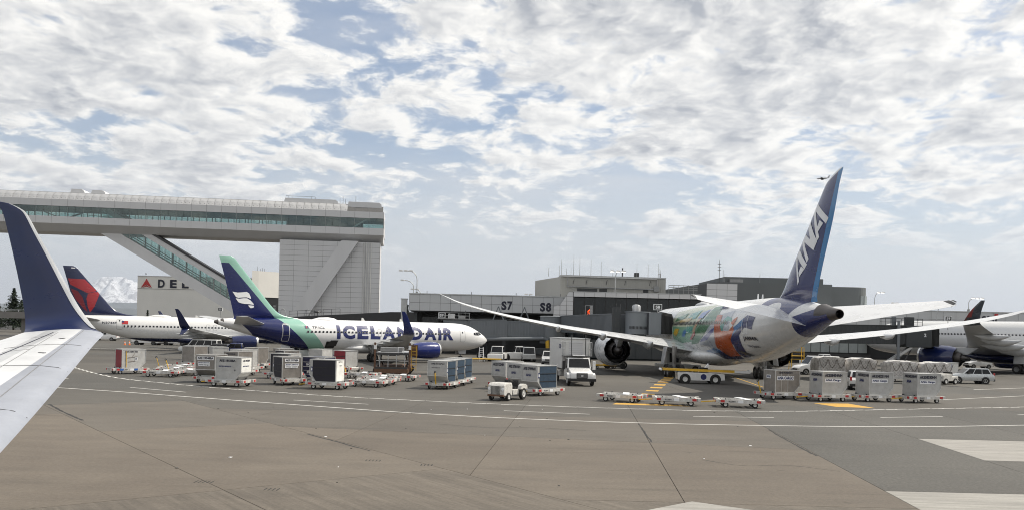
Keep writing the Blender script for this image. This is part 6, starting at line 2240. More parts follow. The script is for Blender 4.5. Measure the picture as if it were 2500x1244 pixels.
# second row behind, mostly hidden
back = [(-33.0, 88.5, 70, 'uld_alu', None, 'leftmost grey container in the back row beside the white van'), (-30.0, 87.5, -60, 'uld_white', None, 'second container from the left in the back row'), (-26.6, 88.6, 75, 'uld_alu', None, 'third container from the left in the back row'),
        (-23.4, 87.8, -58, 'uld_alu', None, 'fourth container from the left in the back row'), (-19.9, 88.4, 72, 'uld_white', None, 'fifth container from the left in the back row'), (-16.6, 86.0, -40, 'uld_white', 'curtain_red', 'container with red corner at the right end of the back row'),
        (-21.6, 81.8, -50, 'uld_alu', 'curtain_black', 'dark-doored container between the two rows on the left'), (-25.6, 82.2, 62, 'uld_white', None, 'pale container between the two rows on the left'),
        (-19.6, 73.4, -20, 'uld_white', 'curtain_black', 'white container with dark top door behind the dented white one'), (-24.2, 76.0, 70, 'uld_alu', None, 'grey container behind the brown-grey one')]
for i, (x, y, a, body, door, lab) in enumerate(back):
    set_(lab, 'dolly under the ' + lab, (x, y), R(a), None, mirror=bool(i % 2), body=body, door=door, texts=[('flank', 'AKE 31018 UK', -.5 if not i % 2 else .5, 1.35, .11, 1.0, 'ink', False)] if i != 5 else [])

# empty dollies
empt = [((7.55, 57.6), -24, 'up', 'leftmost empty dolly of the hitched trio near the zipper line'), ((10.85, 55.9), -8, 'flat', 'middle empty dolly of the hitched trio near the zipper line'), ((14.85, 55.4), -8, 'flat', 'rightmost empty dolly of the hitched trio near the zipper line'),
        ((-31.0, 79.0), 15, 'up', 'empty dolly with upright yellow bar right of the red-doored container'), ((-30.2, 76.2), 12, None, 'empty dolly nearest the red-doored container'), ((-28.3, 74.4), 8, 'up', 'front empty dolly of the left cluster, beside the brown-grey container'), ((-27.6, 79.6), 10, 'up', 'rear empty dolly of the left cluster'), ((-27.4, 76.9), 14, None, 'middle empty dolly of the left cluster'),
        ((-10.9, 66.0), -18, None, 'front empty dolly right of the black-curtained container'), ((-10.6, 68.6), -14, None, 'second empty dolly right of the black-curtained container'), ((-10.9, 71.4), -10, None, 'third empty dolly right of the black-curtained container'), ((-13.3, 76.0), -10, 'up', 'dark empty dolly left of the loader'), ((-31.6, 82.0), 20, None, 'rearmost empty dolly of the left cluster'), ((-29.4, 71.9), 4, None, 'nearest empty dolly of the left cluster'), ((-9.6, 74.0), -14, None, 'fourth empty dolly right of the black-curtained container')]
for i, (p, a, tow, lab) in enumerate(empt):
    make_dolly(lab, (p[0], p[1], 0), R(a), tow if i else None, True, group='empty cargo dollies')

# netted cargo pallets on low trailers
def pallet(label, x, y, rz, w, d, h, seed):
    rnd = random.Random(seed)
    t = thing('cargo_pallet', label, 'pallet', (x, y, .55), rz, 'plastic-wrapped cargo pallets')
    f = vnoise(seed)
    nx, ny, nz = 14, 10, 7
    def P(u, v, wv):
        bx, by, bz = (u - .5) * w, (v - .5) * d, wv * h
        top = .18 * f(u * 5 + seed, v * 5) if wv > .8 else 0
        bul = .10 * (f(u * 6 + v * 3 + 9, wv * 5 + seed) - .5)
        k = 1 - .07 * wv ** 3
        return (bx * k + bul * (1 if u > .5 else -1), by * k + bul * (1 if v > .5 else -1), bz + top - .12 * (abs(u - .5) * 2) ** 4 * (wv > .9))
    mb = MB()
    for (a0, fn) in ((0, lambda i, j: P(i / nx, 0, j / nz)), (1, lambda i, j: P(i / nx, 1, j / nz)), (2, lambda i, j: P(0, i / nx, j / nz)), (3, lambda i, j: P(1, i / nx, j / nz)), (4, lambda i, j: P(i / nx, j / nz, 1))):
        vs = [fn(i, j) for j in range(nz + 1) for i in range(nx + 1)]
        fs = [(j * (nx + 1) + i, j * (nx + 1) + i + 1, (j + 1) * (nx + 1) + i + 1, (j + 1) * (nx + 1) + i) for j in range(nz) for i in range(nx)]
        mb.add(vs, fs)
    mb.build('wrapped_load', 'wrap', t, smooth=60, fix=True)
    MB().box(-w / 2 - .1, w / 2 + .1, -d / 2 - .1, d / 2 + .1, -.06, .0).build('pallet_base', 'light_metal', t)
    # net: swagged ropes on the front and a diamond mesh
    for q in range(3):
        x0, x1 = -w / 2 + q * w / 3, -w / 2 + (q + 1) * w / 3
        pts = [(x0 + (x1 - x0) * u, -d / 2 - .09, h * .95 - h * .55 * math.sin(math.pi * u)) for u in lin(0, 1, 8)]
        MB().path(pts, .028, 5).build('net_rope', 'net', t)
    mb = MB()
    for q in range(-4, 10):
        x0 = -w / 2 + q * .35
        for sg in (1, -1):
            a, b = (x0, .05), (x0 + sg * h * .8, h * .93)
            pts = [(a[0] + (b[0] - a[0]) * u, a[1] + (b[1] - a[1]) * u) for u in lin(0, 1, 6)]
            pts = [p for p in pts if -w / 2 < p[0] < w / 2]
            for p, r_ in zip(pts[:-1], pts[1:]):
                mb.tube((p[0], -d / 2 - .08, p[1]), (r_[0], -d / 2 - .08, r_[1]), .007, .007, 4)
    mb.build('net_mesh', 'net', t)
    tr = thing('pallet_trailer', 'low trailer under the ' + label, 'trailer', (x, y, 0), rz, 'pallet trailers')
    MB().box(-w / 2 - .2, w / 2 + .2, -d / 2 - .1, d / 2 + .1, .30, .48).build('deck', 'dolly_white', tr)
    for sx in (-1, 1):
        for sy in (-1, 1):
            wheel(tr, sx * (w / 2 - .4), sy * (d / 2 - .2), .2, .2, .14)
    return t


pallet('leftmost foil-wrapped netted cargo pallet behind the container row', 36.0, 97.0, R(4), 3.1, 2.3, 1.75, 21)
pallet('second netted cargo pallet from the left behind the container row', 39.4, 96.4, R(4), 3.0, 2.3, 1.7, 22)
pallet('third netted cargo pallet from the left behind the container row', 42.6, 93.5, R(3), 3.0, 2.3, 1.6, 23)
pallet('rightmost netted cargo pallet beside the white ground power unit', 45.8, 92.5, R(3), 3.0, 2.3, 1.55, 24)


# ------------------------------------------------------------------ road vehicles
def quad_pt(q, u, v):
    a = q[0].lerp(q[1], u)
    b = q[3].lerp(q[2], u)
    return a.lerp(b, v)


def cabin(parent, belt, roof, paint, nside=2, splits=None, glass='car_glass', rear=True, front=True):
    """tapered greenhouse: belt=(x_rear,x_front,half_width,z), roof likewise; windows sit proud in each face"""
    b0, b1, bw, bz = belt
    r0, r1, rw, rz_ = roof
    V = lambda x, y, z: Vector((x, y, z))
    B = [V(b0, -bw, bz), V(b1, -bw, bz), V(b1, bw, bz), V(b0, bw, bz)]
    T = [V(r0, -rw, rz_), V(r1, -rw, rz_), V(r1, rw, rz_), V(r0, rw, rz_)]
    cb = MB().add(B + T, [(0, 1, 5, 4), (1, 2, 6, 5), (2, 3, 7, 6), (3, 0, 4, 7), (4, 5, 6, 7), (3, 2, 1, 0)]).build('cabin', paint, parent, bev=.05, smooth=40)
    def pane(q, u0, u1, v0, v1, name):
        n = (q[1] - q[0]).cross(q[3] - q[0]).normalized() * .012
        ps = [quad_pt(q, u, v) + n for u, v in ((u0, v0), (u1, v0), (u1, v1), (u0, v1))]
        MB().add(ps, [(0, 1, 2, 3)]).build(name, glass, cb, fix=False)
    if front:
        pane([B[1], B[2], T[2], T[1]], .06, .94, .08, .90, 'windshield')
    if rear:
        pane([B[3], B[0], T[0], T[3]], .10, .90, .15, .88, 'rear_window')
    sp = splits or lin(.04, .96, nside)
    for i in range(len(sp) - 1):
        pane([B[0], B[1], T[1], T[0]], sp[i] + .012, sp[i + 1] - .012, .08, .86, 'side_window')
        pane([B[2], B[3], T[3], T[2]], 1 - sp[i + 1] + .012, 1 - sp[i] - .012, .08, .86, 'side_window')
    return cb


def vehicle(name, label, cat, x, y, rz, prof, W, wheels, r, paint, cab=None, rim='rim', lights=True, group=None, bumper='black', bev=.05):
    t = thing(name, label, cat, (x, y, 0), rz, group)
    bd = MB().prism(prof, 'y', -W / 2, W / 2).build('body', paint, t, bev=bev, smooth=35)
    for wx in wheels:
        for s_ in (-1, 1):
            MB().tube((wx, s_ * (W / 2 - .35), r), (wx, s_ * (W / 2 + .006), r), r * 1.18, r * 1.18, 20).build('wheel_arch', 'black', bd)
            wheel(t, wx, s_ * (W / 2 - .08), r, r, .22, rim)
    xf = max(p[0] for p in prof)
    xr = min(p[0] for p in prof)
    zf = [p[1] for p in prof if p[0] == xf][0]
    if lights:
        for s_ in (-1, 1):
            MB().box(xf - .28, xf + .012, s_ * (W / 2 - .25) - .2, s_ * (W / 2 - .25) + .2, zf + .02, zf + .2).build('headlight', 'sticker', t, bev=.03)
            MB().box(xr - .012, xr + .1, s_ * (W / 2 - .12) - .09, s_ * (W / 2 - .12) + .09, .85, 1.2).build('tail_light', 'red', t, bev=.02)
    MB().box(xf - .15, xf + .06, -W / 2 + .05, W / 2 - .05, .32, .58).build('front_bumper', bumper, t, bev=.04)
    MB().box(xr - .06, xr + .15, -W / 2 + .05, W / 2 - .05, .32, .58).build('rear_bumper', bumper, t, bev=.04)
    MB().box(xf - .02, xf + .02, -W * .28, W * .28, zf - .05, zf + .14).build('grille', 'black', t)
    if cab:
        cabin(t, *cab[:2], paint, *cab[2:])
    for s_ in (-1, 1):
        if cab:
            b = cab[0]
            MB().box(b[1] - .75, b[1] - .55, s_ * (b[2] + .1) - .1, s_ * (b[2] + .1) + .1, b[3] + .05, b[3] + .22).build('mirror', 'black', t, bev=.03)
    return t


SUV = [(-2.32, .42), (-2.38, .9), (-2.2, 1.05), (.95, 1.06), (1.9, .98), (2.22, .85), (2.36, .62), (2.3, .34), (-2.2, .34)]
PICK = [(-2.8, .5), (-2.8, 1.12), (-.75, 1.12), (-.75, 1.14), (1.15, 1.16), (2.55, 1.10), (2.78, .72), (2.72, .42), (-2.7, .42)]
VAN = [(-2.95, .4), (-2.98, 1.2), (1.55, 1.22), (2.5, 1.05), (2.86, .9), (2.9, .62), (2.85, .36), (-2.85, .36)]
TRANSIT = [(-2.7, .4), (-2.72, 1.25), (1.5, 1.28), (2.3, 1.1), (2.62, .85), (2.7, .6), (2.65, .36), (-2.6, .36)]
vehicle('suv', 'silver suv parked at the right behind the cargo row', 'car', 49.5, 92.3, R(176), SUV, 1.86, (-1.4, 1.42), .36, 'car_silver', ((-2.15, 1.0, .88, 1.04), (-1.75, .2, .72, 1.68), 3), rim='rim')
vehicle('suv', 'white suv showing between the containers of the row of four', 'car', 31.6, 77.8, R(75), SUV, 1.86, (-1.4, 1.42), .36, 'car_white', ((-2.15, 1.0, .88, 1.04), (-1.75, .2, .72, 1.68), 3))
vehicle('passenger_van', 'white long passenger van with dark windows in front of the navy engine', 'van', -46.2, 126.5, R(176), VAN, 2.0, (-1.75, 1.75), .37, 'car_white', ((-2.95, 1.55, .97, 1.2), (-2.85, .85, .84, 2.1), 3, [.03, .07, .26, .52, .72, .97][0:1] + [.03, .19, .46, .74, .97]))
vehicle('cargo_van', 'white van parked far left under the jet belly', 'van', -91.0, 191, R(186), TRANSIT, 2.05, (-1.6, 1.75), .36, 'car_white', ((-2.7, 1.5, 1.0, 1.25), (-2.6, .7, .9, 2.3), 2, [.55, .72, .95]))
def pickup(label, x, y, rz, paint='car_white', canopy=False):
    t = vehicle('pickup_truck', label, 'pickup', x, y, rz, PICK, 1.98, (-1.75, 1.75), .40, paint, ((-1.0, 1.25, .93, 1.13), (-.85, .55, .78, 1.88), 2), rim='rim_dark')
    MB().box(-2.7, -1.1, -.85, .85, 1.05, 1.13).build('bed_floor', 'black', t)
    return t
pickup('left one of the two white pickups under the left jet', -70.0, 164, R(-8))
pickup('right one of the two white pickups under the left jet', -65.0, 165.5, R(-10))
pickup('white pickup facing the camera left of the lift truck', 5.1, 115.0, R(-92))
pickup('dark blue pickup under the blue and mint tail', -38.2, 118, R(190), 'car_blue')
vehicle('suv', 'dark suv behind the container row left of the dark blue pickup', 'car', -41.5, 119.5, R(185), SUV, 1.86, (-1.4, 1.42), .36, 'car_dark', ((-2.15, 1.0, .88, 1.04), (-1.75, .2, .72, 1.68), 3))
vehicle('cargo_van', 'small white van under the wing of the right-hand jet', 'van', 78.6, 143.5, R(184), [(-2.1, .36), (-2.12, 1.1), (1.0, 1.12), (1.8, .98), (2.1, .75), (2.1, .34), (-2.0, .34)], 1.8, (-1.3, 1.35), .32, 'car_white', ((-2.1, 1.0, .86, 1.1), (-2.0, .2, .76, 1.85), 2, [.5, .7, .95]))
vehicle('cargo_van', 'white van behind the foil-wrapped pallets', 'van', 37.5, 105, R(188), TRANSIT, 2.05, (-1.6, 1.75), .36, 'car_white', ((-2.7, 1.5, 1.0, 1.25), (-2.6, .7, .9, 2.3), 2, [.6, .75, .95]))
pickup('white pickup cut by the right edge under the jet', 63.9, 99.5, R(-96))
vehicle('cargo_van', 'white cab van left of the blue pickup, roof showing above containers', 'van', -27.5, 112, R(10), TRANSIT, 2.05, (-1.6, 1.75), .36, 'car_white', ((-2.7, 1.5, 1.0, 1.25), (-2.6, .7, .9, 2.3), 2, [.3, .6, .95]))


# tow tractors (flat, heavy) and cab tugs
def pushback(label, x, y, rz, paint='car_white'):
    t = thing('tow_tractor', label, 'tractor', (x, y, 0), rz, 'aircraft tow tractors')
    bd = MB().prism([(-2.7, .35), (-2.75, 1.25), (1.0, 1.25), (1.2, 1.15), (2.6, 1.05), (2.75, .45), (2.6, .35)], 'y', -1.1, 1.1).build('body', paint, t, bev=.06)
    for wx in (-1.6, 1.6):
        for s_ in (-1, 1):
            MB().tube((wx, s_ * .8, .5), (wx, s_ * 1.106, .5), .66, .66, 20).build('wheel_arch', 'black', bd)
            wheel(t, wx, s_ * .98, .5, .5, .3, 'rim_dark')
    cabin(t, (-.2, 1.4, .9, 1.22), (0, 1.0, .8, 2.2), paint, 2)
    return t
pushback('white cab tow tractor under the white nose jet bridge', -1.9, 124.5, R(-100))
pushback('white low tow tractor right of the cab tractor, seen from the side', .6, 127, R(8))
pushback('white tow tractor behind the big jet engine at right', 44.3, 122, R(4))
cg = thing('cargo_tractor', 'grey-green cab tractor left of the white pickup', 'tractor', (2.5, 125, 0), R(-86))
MB().box(-1.6, 1.5, -.95, .95, .4, 1.1).build('body', 'galv', cg, bev=.06)
cabin(cg, (-.6, 1.3, .9, 1.08), (-.5, 1.0, .82, 2.15), 'galv', 2)
for wx in (-1, 1):
    for s_ in (-1, 1):
        wheel(cg, wx, s_ * .85, .4, .4, .25)

# baggage tractor
bt = thing('baggage_tractor', 'worn white baggage tractor with square-holed grille pulling containers', 'tractor', (-.25, 56.9, 0), R(-118))
MB().prism([(1.45, .32), (1.5, .45), (1.48, 1.02), (1.3, 1.16), (.45, 1.18), (.35, .95), (.35, .32)], 'y', -.62, .62).build('nose', 'dolly_white', bt, bev=.07)
MB().prism([(1.36, .38), (1.36, 1.02), (1.52, 1.0), (1.52, .42)], 'y', -.40, .40).build('grille_plate', 'dolly_white', bt, bev=.02)
hole = MB().box(0, .02, -.026, .026, -.026, .026).mesh('grille_hole', 'black')
for i in range(8):
    for j in range(8):
        link('grille_hole', hole, bt, (1.512, -.30 + i * .086, .46 + j * .068))
for s_ in (-.5, .5):
    MB().rev([(0, .09), (.05, .1), (.06, .06)], (1.46, s_, .78), 16, 'x', True, True).build('headlight', 'sticker', bt)
MB().box(-1.35, .35, -.68, .68, .36, .72).build('chassis', 'dolly_white', bt, bev=.04)
for s_ in (-1, 1):
    MB().prism([(-1.35, .70), (-.35, .70), (-.45, .95), (-.75, 1.06), (-1.05, 1.04), (-1.3, .92)], 'y', s_ * .74 - .14, s_ * .74 + .14).build('fender', 'dolly_white', bt, bev=.03)
    wheel(bt, -.8, s_ * .78, .40, .40, .24, 'rim')
    wheel(bt, .95, s_ * .62, .27, .27, .18, 'rim')
for s_ in (-.3, .3):
    MB().box(-.6, -.15, s_ - .22, s_ + .22, .72, .86).build('seat', 'black', bt, bev=.05)
    MB().box(-.72, -.58, s_ - .22, s_ + .22, .82, 1.3).build('seat_back', 'black', bt, bev=.05)
MB().tube((.3, .3, .9), (.05, .3, 1.22), .03, .03, 8).build('steering_column', 'black', bt)
MB().rev([(-.02, .16), (-.02, .19), (.02, .19), (.02, .16), (-.02, .16)], (.04, .3, 1.24), 16, 'z').build('steering_wheel', 'black', bt)
MB().tube((-.9, -.5, .9), (-.9, -.5, 1.35), .06, .06, 10).build('extinguisher', 'red', bt)
MB().box(-1.55, -1.3, -.5, .5, .3, .62).build('rear_bumper', 'rust', bt, bev=.03)
MB().box(1.40, 1.58, -.6, .6, .30, .42).build('front_bumper', 'rust', bt, bev=.03)
MB().box(.2, .42, -.62, -.2, 1.0, 1.14).build('dash', 'black', bt)

# high-lift catering truck
ht = thing('lift_truck', 'white high-lift truck with bonneted cab and box body facing the camera', 'truck', (5.7, 75.2, 0), R(-84))
MB().box(-7.2, -.2, -1.27, 1.27, 1.35, 3.95).build('box_body', 'white_paint', ht, bev=.04)
MB().box(-7.25, -.15, -1.3, 1.3, 3.95, 4.02).build('roof_edge', 'galv', ht)
MB().prism([(-7.2, 1.345), (.9, 1.345), (.9, 1.1), (-7.2, 1.0)], 'y', -.5, .5).build('chassis', 'black', ht)
MB().box(-.19, -.17, -.62, .62, 2.55, 3.75).build('shutter', 'panel_white', ht)
for k in range(7):
    MB().box(-.168, -.15, -.60, .60, 2.62 + k * .16, 2.64 + k * .16).build('shutter_slat', 'galv', ht)
MB().box(-.15, 1.2, -1.25, 1.25, 2.44, 2.50).build('platform', 'dark_metal', ht)
MB().prism([(.3, 2.52), (1.5, 2.52), (1.45, 2.62), (.35, 2.60)], 'y', -.55, .55).build('loading_ramp', 'light_metal', ht)
for s_ in (-1, 1):
    for x in (-.1, .55, 1.15):
        MB().tube((x, s_ * 1.18, 2.5), (x, s_ * 1.18, 3.7), .03, .03, 6).build('railing_post', 'galv', ht)
    for zz in (3.1, 3.7):
        MB().tube((-.1, s_ * 1.18, zz), (1.15, s_ * 1.18, zz), .03, .03, 6).build('railing', 'galv', ht)
    MB().tube((1.15, s_ * .62, 2.5), (1.15, s_ * .62, 4.35), .035, .035, 6).build('guide_post', 'dark_metal', ht)
    MB().tube((1.15, s_ * 1.18, 3.7), (1.15, s_ * .62, 3.7), .03, .03, 6).build('railing', 'galv', ht)
cb = cabin(ht, (-.05, 1.75, 1.05, 1.45), (.1, 1.35, .95, 2.36), 'car_white', 1)
MB().prism([(-.05, .75), (-.05, 1.46), (1.72, 1.46), (2.9, 1.22), (3.1, 1.12), (3.14, .62), (2.9, .55)], 'y', -.95, .95).build('hood', 'car_white', ht, bev=.10, smooth=40)
MB().box(3.08, 3.17, -.48, .48, .66, 1.12).build('grille', 'black', ht, bev=.04)
for k in range(5):
    MB().box(3.165, 3.185, -.42, .42, .72 + k * .08, .74 + k * .08).build('grille_bar', 'light_metal', ht)
MB().box(3.17, 3.20, -.09, .09, .80, .98).build('badge', 'light_metal', ht)
MB().box(2.85, 3.28, -1.2, 1.2, .42, .66).build('front_bumper', 'black', ht, bev=.04)
for s_ in (-1, 1):
    MB().prism([(1.75, .62), (2.9, .62), (2.85, .98), (2.5, 1.12), (2.0, 1.12), (1.7, .95)], 'y', s_ * 1.08 - .14, s_ * 1.08 + .14).build('fender', 'car_white', ht, bev=.05)
    MB().box(2.92, 3.1, s_ * .78 - .16, s_ * .78 + .16, .72, .92).build('headlight', 'sticker', ht, bev=.04)
    wheel(ht, 2.25, s_ * 1.02, .48, .48, .28, 'rim')
    wheel(ht, -4.6, s_ * 1.0, .48, .48, .5, 'rim')
    MB().box(1.45, 1.62, s_ * 1.32 - .13, s_ * 1.32 + .13, 1.35, 2.1).build('mirror', 'black' if s_ < 0 else 'car_white', ht, bev=.03)
    MB().bar((1.5, s_ * 1.0, 1.5), (1.53, s_ * 1.25, 1.5), .04).build('mirror_arm', 'black', ht)
    MB().box(.2, 1.5, s_ * 1.062 - .012, s_ * 1.062 + .012, .7, 1.4).build('door', 'car_white', ht)
    MB().box(-2.8, -1.6, s_ * .95 - .2, s_ * .95 + .2, .6, 1.1).build('fuel_tank', 'light_metal', ht, bev=.05)
flat_text('lettering', '7230', (-1.6, -1.282, 3.1), (1, 0, 0), (0, 0, 1), .4, 'ink_blue', ht, 1.1, .03)
for a, b in (((-6, 1.1), (-1.5, 1.35)),):
    MB().bar((a[0], 0, .9), (b[0], 0, 1.35), .2, .2).build('scissor_arm', 'dark_metal', ht)

# container loader by the wing
cl = thing('container_loader', 'rusty brown container loader with raised bridge beside the blue engine', 'loader', (-11.6, 83.2, 0), R(4))
MB().box(-1.7, 1.7, -.2, 6.5, .35, .75).build('chassis', 'rust', cl, bev=.04)
MB().box(-1.6, 1.6, -1.5, -.2, .18, .62).build('rear_platform', 'rust', cl, bev=.04)
MB().box(-1.55, 1.55, -1.5, -1.44, .62, .80).build('platform_edge', 'dark_metal', cl)
for s_ in (-1, 1):
    MB().box(s_ * 1.68 - .09, s_ * 1.68 + .09, -.3, -.1, .3, 3.1).build('guide_post', 'rust', cl)
    MB().box(s_ * 1.68 - .12, s_ * 1.68 + .12, -.34, -.06, 2.45, 2.85).build('lamp', 'sticker', cl)
    MB().bar((s_ * 1.4, .3, .8), (s_ * 1.4, 4.8, 1.9), .14, .2).build('scissor_arm', 'dark_metal', cl)
    MB().bar((s_ * 1.3, 4.8, .8), (s_ * 1.3, .3, 1.9), .14, .2).build('scissor_arm', 'dark_metal', cl)
    for wy in (.4, 5.4):
        wheel(cl, s_ * 1.55, wy, .36, .36, .25, 'rim_dark')
MB().box(-1.6, 1.6, -.2, 6.2, 1.9, 2.1).build('bridge_deck', 'dark_metal', cl)
rl = MB().tube((-1.5, 0, 0), (1.5, 0, 0), .05, .05, 8).mesh('roller', 'light_metal')
for k in range(12):
    link('roller', rl, cl, (0, .0 + k * .5, 2.14))
for k in range(4):
    x = -1.2 + k * .8
    MB().bar((x, -.22, .75), (x, -.22, 1.9), .07).build('front_post', 'galv', cl)
MB().bar((-1.55, -.22, 1.35), (1.55, -.22, 1.35), .07).build('cross_rail', 'galv', cl)
MB().box(-1.2, .9, .2, 1.2, 2.2, 2.62).build('bridge_panel', 'grey_metal', cl, bev=.04)
MB().path([(.55, -.2, 2.1), (.55, -.2, 2.65), (1.1, -.2, 2.65), (1.1, -.2, 2.1)], .04, 6).build('guard_hoop', 'sticker', cl)
for s_ in (1.85, 2.3):
    MB().bar((s_, .1, .4), (s_, .1, 2.8), .05).build('ladder_stile', 'yellow', cl)
for k in range(7):
    MB().bar((1.85, .1, .6 + k * .34), (2.3, .1, .6 + k * .34), .04).build('ladder_rung', 'yellow', cl)
MB().box(1.72, 2.4, .3, 1.3, 1.8, 2.9).build('operator_cage', 'rust', cl)

# belt loader in front of the big jet
bl = thing('belt_loader', 'white belt loader with long yellow-edged conveyor under the big jet', 'loader', (17.7, 80.6, 0), R(-3))
MB().prism([(-2.0, .35), (-2.05, 1.0), (-1.2, 1.05), (1.9, 1.0), (2.3, .95), (2.35, .38), (1.6, .3), (-.6, .3)], 'y', -.95, .95).build('body', 'car_white', bl, bev=.05)
for wx in (-1.35, 1.45):
    for s_ in (-1, 1):
        MB().tube((wx, s_ * .6, .42), (wx, s_ * .956, .42), .52, .52, 20).build('wheel_arch', 'black', bl)
        wheel(bl, wx, s_ * .88, .42, .42, .24, 'rim')
for s_ in (-1, 1):
    MB().bar((-3.4, s_ * .42, 1.28), (4.6, s_ * .42, 1.18), .10, .20).build('conveyor_side', 'yellow', bl)
MB().bar((-3.5, 0, 1.30), (4.7, 0, 1.20), .74, .12).build('conveyor_belt', 'black', bl)
for x in (-3.55, 4.75):
    MB().tube((x, -.5, 1.26), (x, .5, 1.26), .11, .11, 12).build('end_roller', 'sticker', bl)
MB().bar((3.3, -.46, 1.2), (4.75, -.46, 1.18), .06, .24).build('side_plate', 'sticker', bl)
MB().rev([(0, .27), (.012, .27)], (.35, -.955, .66), 20, 'y', True, True).build('round_logo', 'ink_blue', bl)
flat_text('lettering', 'BELT', (-1.95, -.965, .82), (1, 0, 0), (0, 0, 1), .12, 'ink', bl, .6, .02) if False else None
MB().box(.2, 1.0, .55, .9, 1.05, 1.5).build('seat', 'black', bl, bev=.04)
MB().prism([(.6, 1.5), (1.0, 1.5), (.9, 1.9)], 'y', -.2, .2).build('guard', 'sticker', bl)

# cream ground unit and second loader under the belly
gu = thing('cargo_lift', 'cream lift with dark opening under the big jet belly', 'loader', (20.5, 103, 0), R(5))
MB().box(-2.2, 2.2, -1.0, 4, .5, .9).build('chassis', 'white_paint', gu, bev=.04)
MB().box(-2.0, -.3, -1.02, 1, .9, 2.6).build('cab_frame', 'white_paint', gu, bev=.04)
MB().box(-1.7, -.6, -1.06, -1.03, 1.2, 2.3).build('cab_window', 'black', gu)
MB().box(.2, 2.2, -1.02, 1, 1.3, 2.6).build('lift_head', 'white_paint', gu, bev=.04)
MB().box(.5, 1.9, -1.06, -1.03, 1.3, 1.9).build('opening', 'black', gu)
for wx in (-1.5, 1.5):
    for s_ in (-1, 1):
        wheel(gu, wx, s_ * 1.0, .4, .4, .25, 'rim_dark')

# ground power unit and small tug on the right
gp = thing('ground_power_unit', 'white ground power unit with blue door panel before the blue engine', 'generator', (51.2, 101.5, 0), R(-4))
MB().box(-1.7, 1.6, -.9, .9, .45, 1.95).build('housing', 'white_paint', gp, bev=.04)
MB().box(-.05, .85, -.93, -.905, .6, 1.8).build('door', 'blue_paint', gp)
MB().box(-.5, -.25, -.93, -.905, .9, 1.4).build('panel', 'black', gp)
MB().box(-1.75, 1.65, -.95, .95, 1.95, 2.0).build('lid', 'galv', gp)
for wx in (-1.1, 1.0):
    for s_ in (-1, 1):
        wheel(gp, wx, s_ * .75, .28, .28, .2)
MB().bar((-1.7, 0, .45), (-2.8, 0, .3), .08).build('tow_bar', 'dark_metal', gp)
tg = thing('baggage_tug', 'small white baggage tug left of the silver suv', 'tractor', (45.6, 89.6, 0), R(-150))
MB().prism([(1.2, .35), (1.2, .95), (.9, 1.12), (-.2, 1.12), (-.3, .8), (-1.3, .85), (-1.35, .35)], 'y', -.65, .65).build('body', 'dolly_white', tg, bev=.06)
for wx in (-.8, .8):
    for s_ in (-1, 1):
        wheel(tg, wx, s_ * .62, .33, .33, .22)
for s_ in (-.4, .4):
    MB().rev([(0, .09), (.04, .09)], (1.2, s_, .75), 12, 'x', True, True).build('headlight', 'rim_dark', tg)
MB().box(-.7, -.3, -.4, .4, .85, 1.3).build('seat', 'black', tg, bev=.05)

# raised conveyor beside the right jet
rc = thing('raised_conveyor', 'grey belt conveyor raised steeply in front of the blue engine', 'conveyor', (59.0, 127, 0), R(-3))
MB().bar((-3.2, 0, .8), (2.4, 0, 4.7), .9, .28).build('conveyor', 'galv', rc)
for s_ in (-.5, .5):
    MB().bar((-3.2, s_, .95), (2.4, s_, 4.85), .08, .3).build('side_rail', 'light_metal', rc)
MB().box(-3.6, .4, -.9, .9, .35, .95).build('chassis', 'dolly_white', rc, bev=.05)
MB().bar((-.6, 0, .9), (.6, 0, 3.3), .14).build('lift_arm', 'dark_metal', rc)
for wx in (-2.8, -.4):
    for s_ in (-1, 1):
        wheel(rc, wx, s_ * .8, .35, .35, .22)
# step ladder and tow bar at the nose gear
sl = thing('step_ladder', 'tall white step ladder by the nose wheel', 'ladder', (-4.2, 120.5, 0), R(10))
for s_ in (-.35, .35):
    MB().bar((s_, -.1, 0), (s_ * .7, .45, 2.05), .07).build('stile', 'sticker', sl)
    MB().bar((s_ * 1.1, 1.1, 0), (s_ * .7, .55, 2.0), .06).build('rear_leg', 'sticker', sl)
for k in range(7):
    u = (k + .7) / 7.5
    MB().box(-.33 + .1 * u, .33 - .1 * u, -.1 + .55 * u - .1, -.1 + .55 * u + .1, 2.05 * u, 2.05 * u + .05).build('tread', 'sticker', sl)
tb = thing('tow_bar', 'long yellow tow bar lying ahead of the nose wheel', 'tow bar', (-4.0, 119.6, 0), R(4))
MB().tube((-2.2, 0, .42), (2.6, 0, .42), .09, .09, 8).build('bar', 'yellow', tb)
for s_ in (-.3, .3):
    wheel(tb, .2, s_, .2, .2, .12)
# light stand under the big engine
wk = thing('work_stand', 'yellow wheeled work stand below the big white engine', 'stand', (11.9, 108, 0), R(6))
MB().box(-1.3, 1.3, -.6, .6, .35, .5).build('deck', 'yellow', wk)
MB().box(-.2, .2, -.2, .2, .5, 2.4).build('mast', 'yellow', wk)
for sx in (-1, 1):
    for sy in (-1, 1):
        wheel(wk, sx * 1.1, sy * .5, .18, .18, .12)
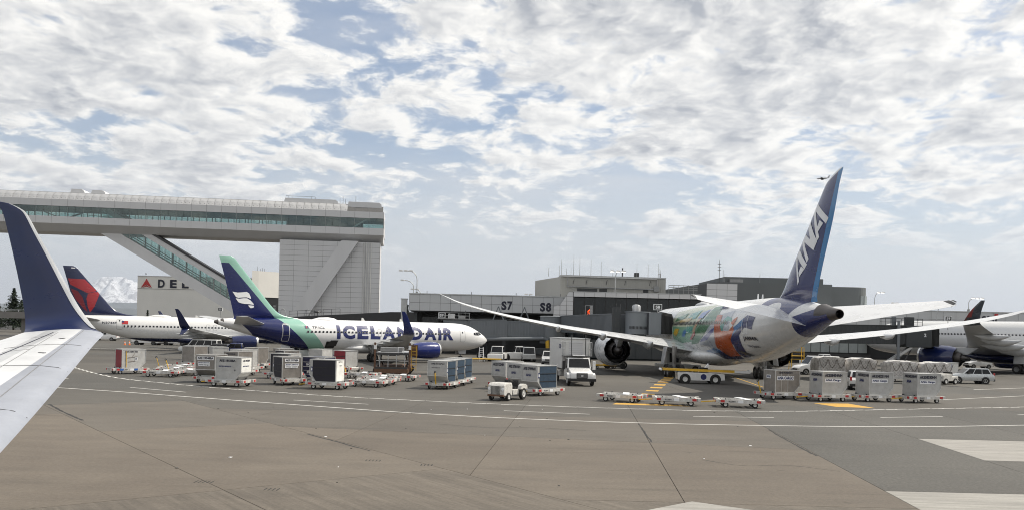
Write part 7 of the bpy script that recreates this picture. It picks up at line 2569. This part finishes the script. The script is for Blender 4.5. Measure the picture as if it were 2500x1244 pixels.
# traffic cones by the far pickups
for i, (x, y) in enumerate(((-72.6, 160.0), (-71.9, 160.4))):
    c = thing('traffic_cone', ['left traffic cone beside the far white pickups', 'right traffic cone beside the far white pickups'][i], 'cone', (x, y, 0), 0, 'traffic cones')
    MB().box(-.22, .22, -.22, .22, 0, .04).build('base', 'orange', c)
    MB().rev([(.04, .17), (.8, .04)], (0, 0, 0), 14, 'z', False, True).build('cone_body', 'orange', c, smooth=40)
    MB().rev([(.34, .122), (.52, .088)], (0, 0, 0), 14, 'z').build('reflective_band', 'sticker', c)
for i, (x, y, w_, d_) in enumerate(((39.5, 118, 2.2, 1.4), (47.0, 116, 1.6, 1.2))):
    c = thing('yellow_stand' if not i else 'equipment_crate', ['yellow railed maintenance stand behind the white van', 'pale equipment crate behind the cargo pallets'][i], 'stand' if not i else 'crate', (x, y, 0))
    if not i:
        for sx in (-1, 1):
            for sy in (-1, 1):
                MB().bar((sx * .9, sy * .5, 0), (sx * .8, sy * .5, 3.1), .08).build('leg', 'yellow', c)
        for zz in (1.5, 2.5, 3.1):
            MB().bar((-.85, -.5, zz), (.85, -.5, zz), .06).build('rail', 'yellow', c)
        MB().box(-.9, .9, -.5, .5, 1.9, 1.98).build('platform', 'yellow', c)
    else:
        MB().box(-.8, .8, -.6, .6, .1, 1.9).build('case', 'uld_white', c, bev=.03)
        MB().box(-.85, .85, -.65, .65, 0, .1).build('skid', 'dark_metal', c)
        MB().box(-.85, .85, -.65, .65, 1.9, 1.97).build('lid', 'galv', c)

# ------------------------------------------------------------------ haze
hz = MB().box(-60000, 60000, -2500, 92000, -1.2, 4800).build('haze', None)
tag(hz, 'thin pale haze in the far air', 'haze', kind='stuff')
hm = bpy.data.materials.new('haze')
hm.use_nodes = True
ht_ = NT(hm.node_tree)
pv = ht_.n('ShaderNodeVolumePrincipled')
pv.inputs['Color'].default_value = (.78, .86, 1.0, 1)
pv.inputs['Density'].default_value = 1.7e-5
pv.inputs['Anisotropy'].default_value = .2
ho = ht_.n('ShaderNodeOutputMaterial')
ht_.t.links.new(pv.outputs[0], ho.inputs['Volume'])
hz.data.materials.append(hm)
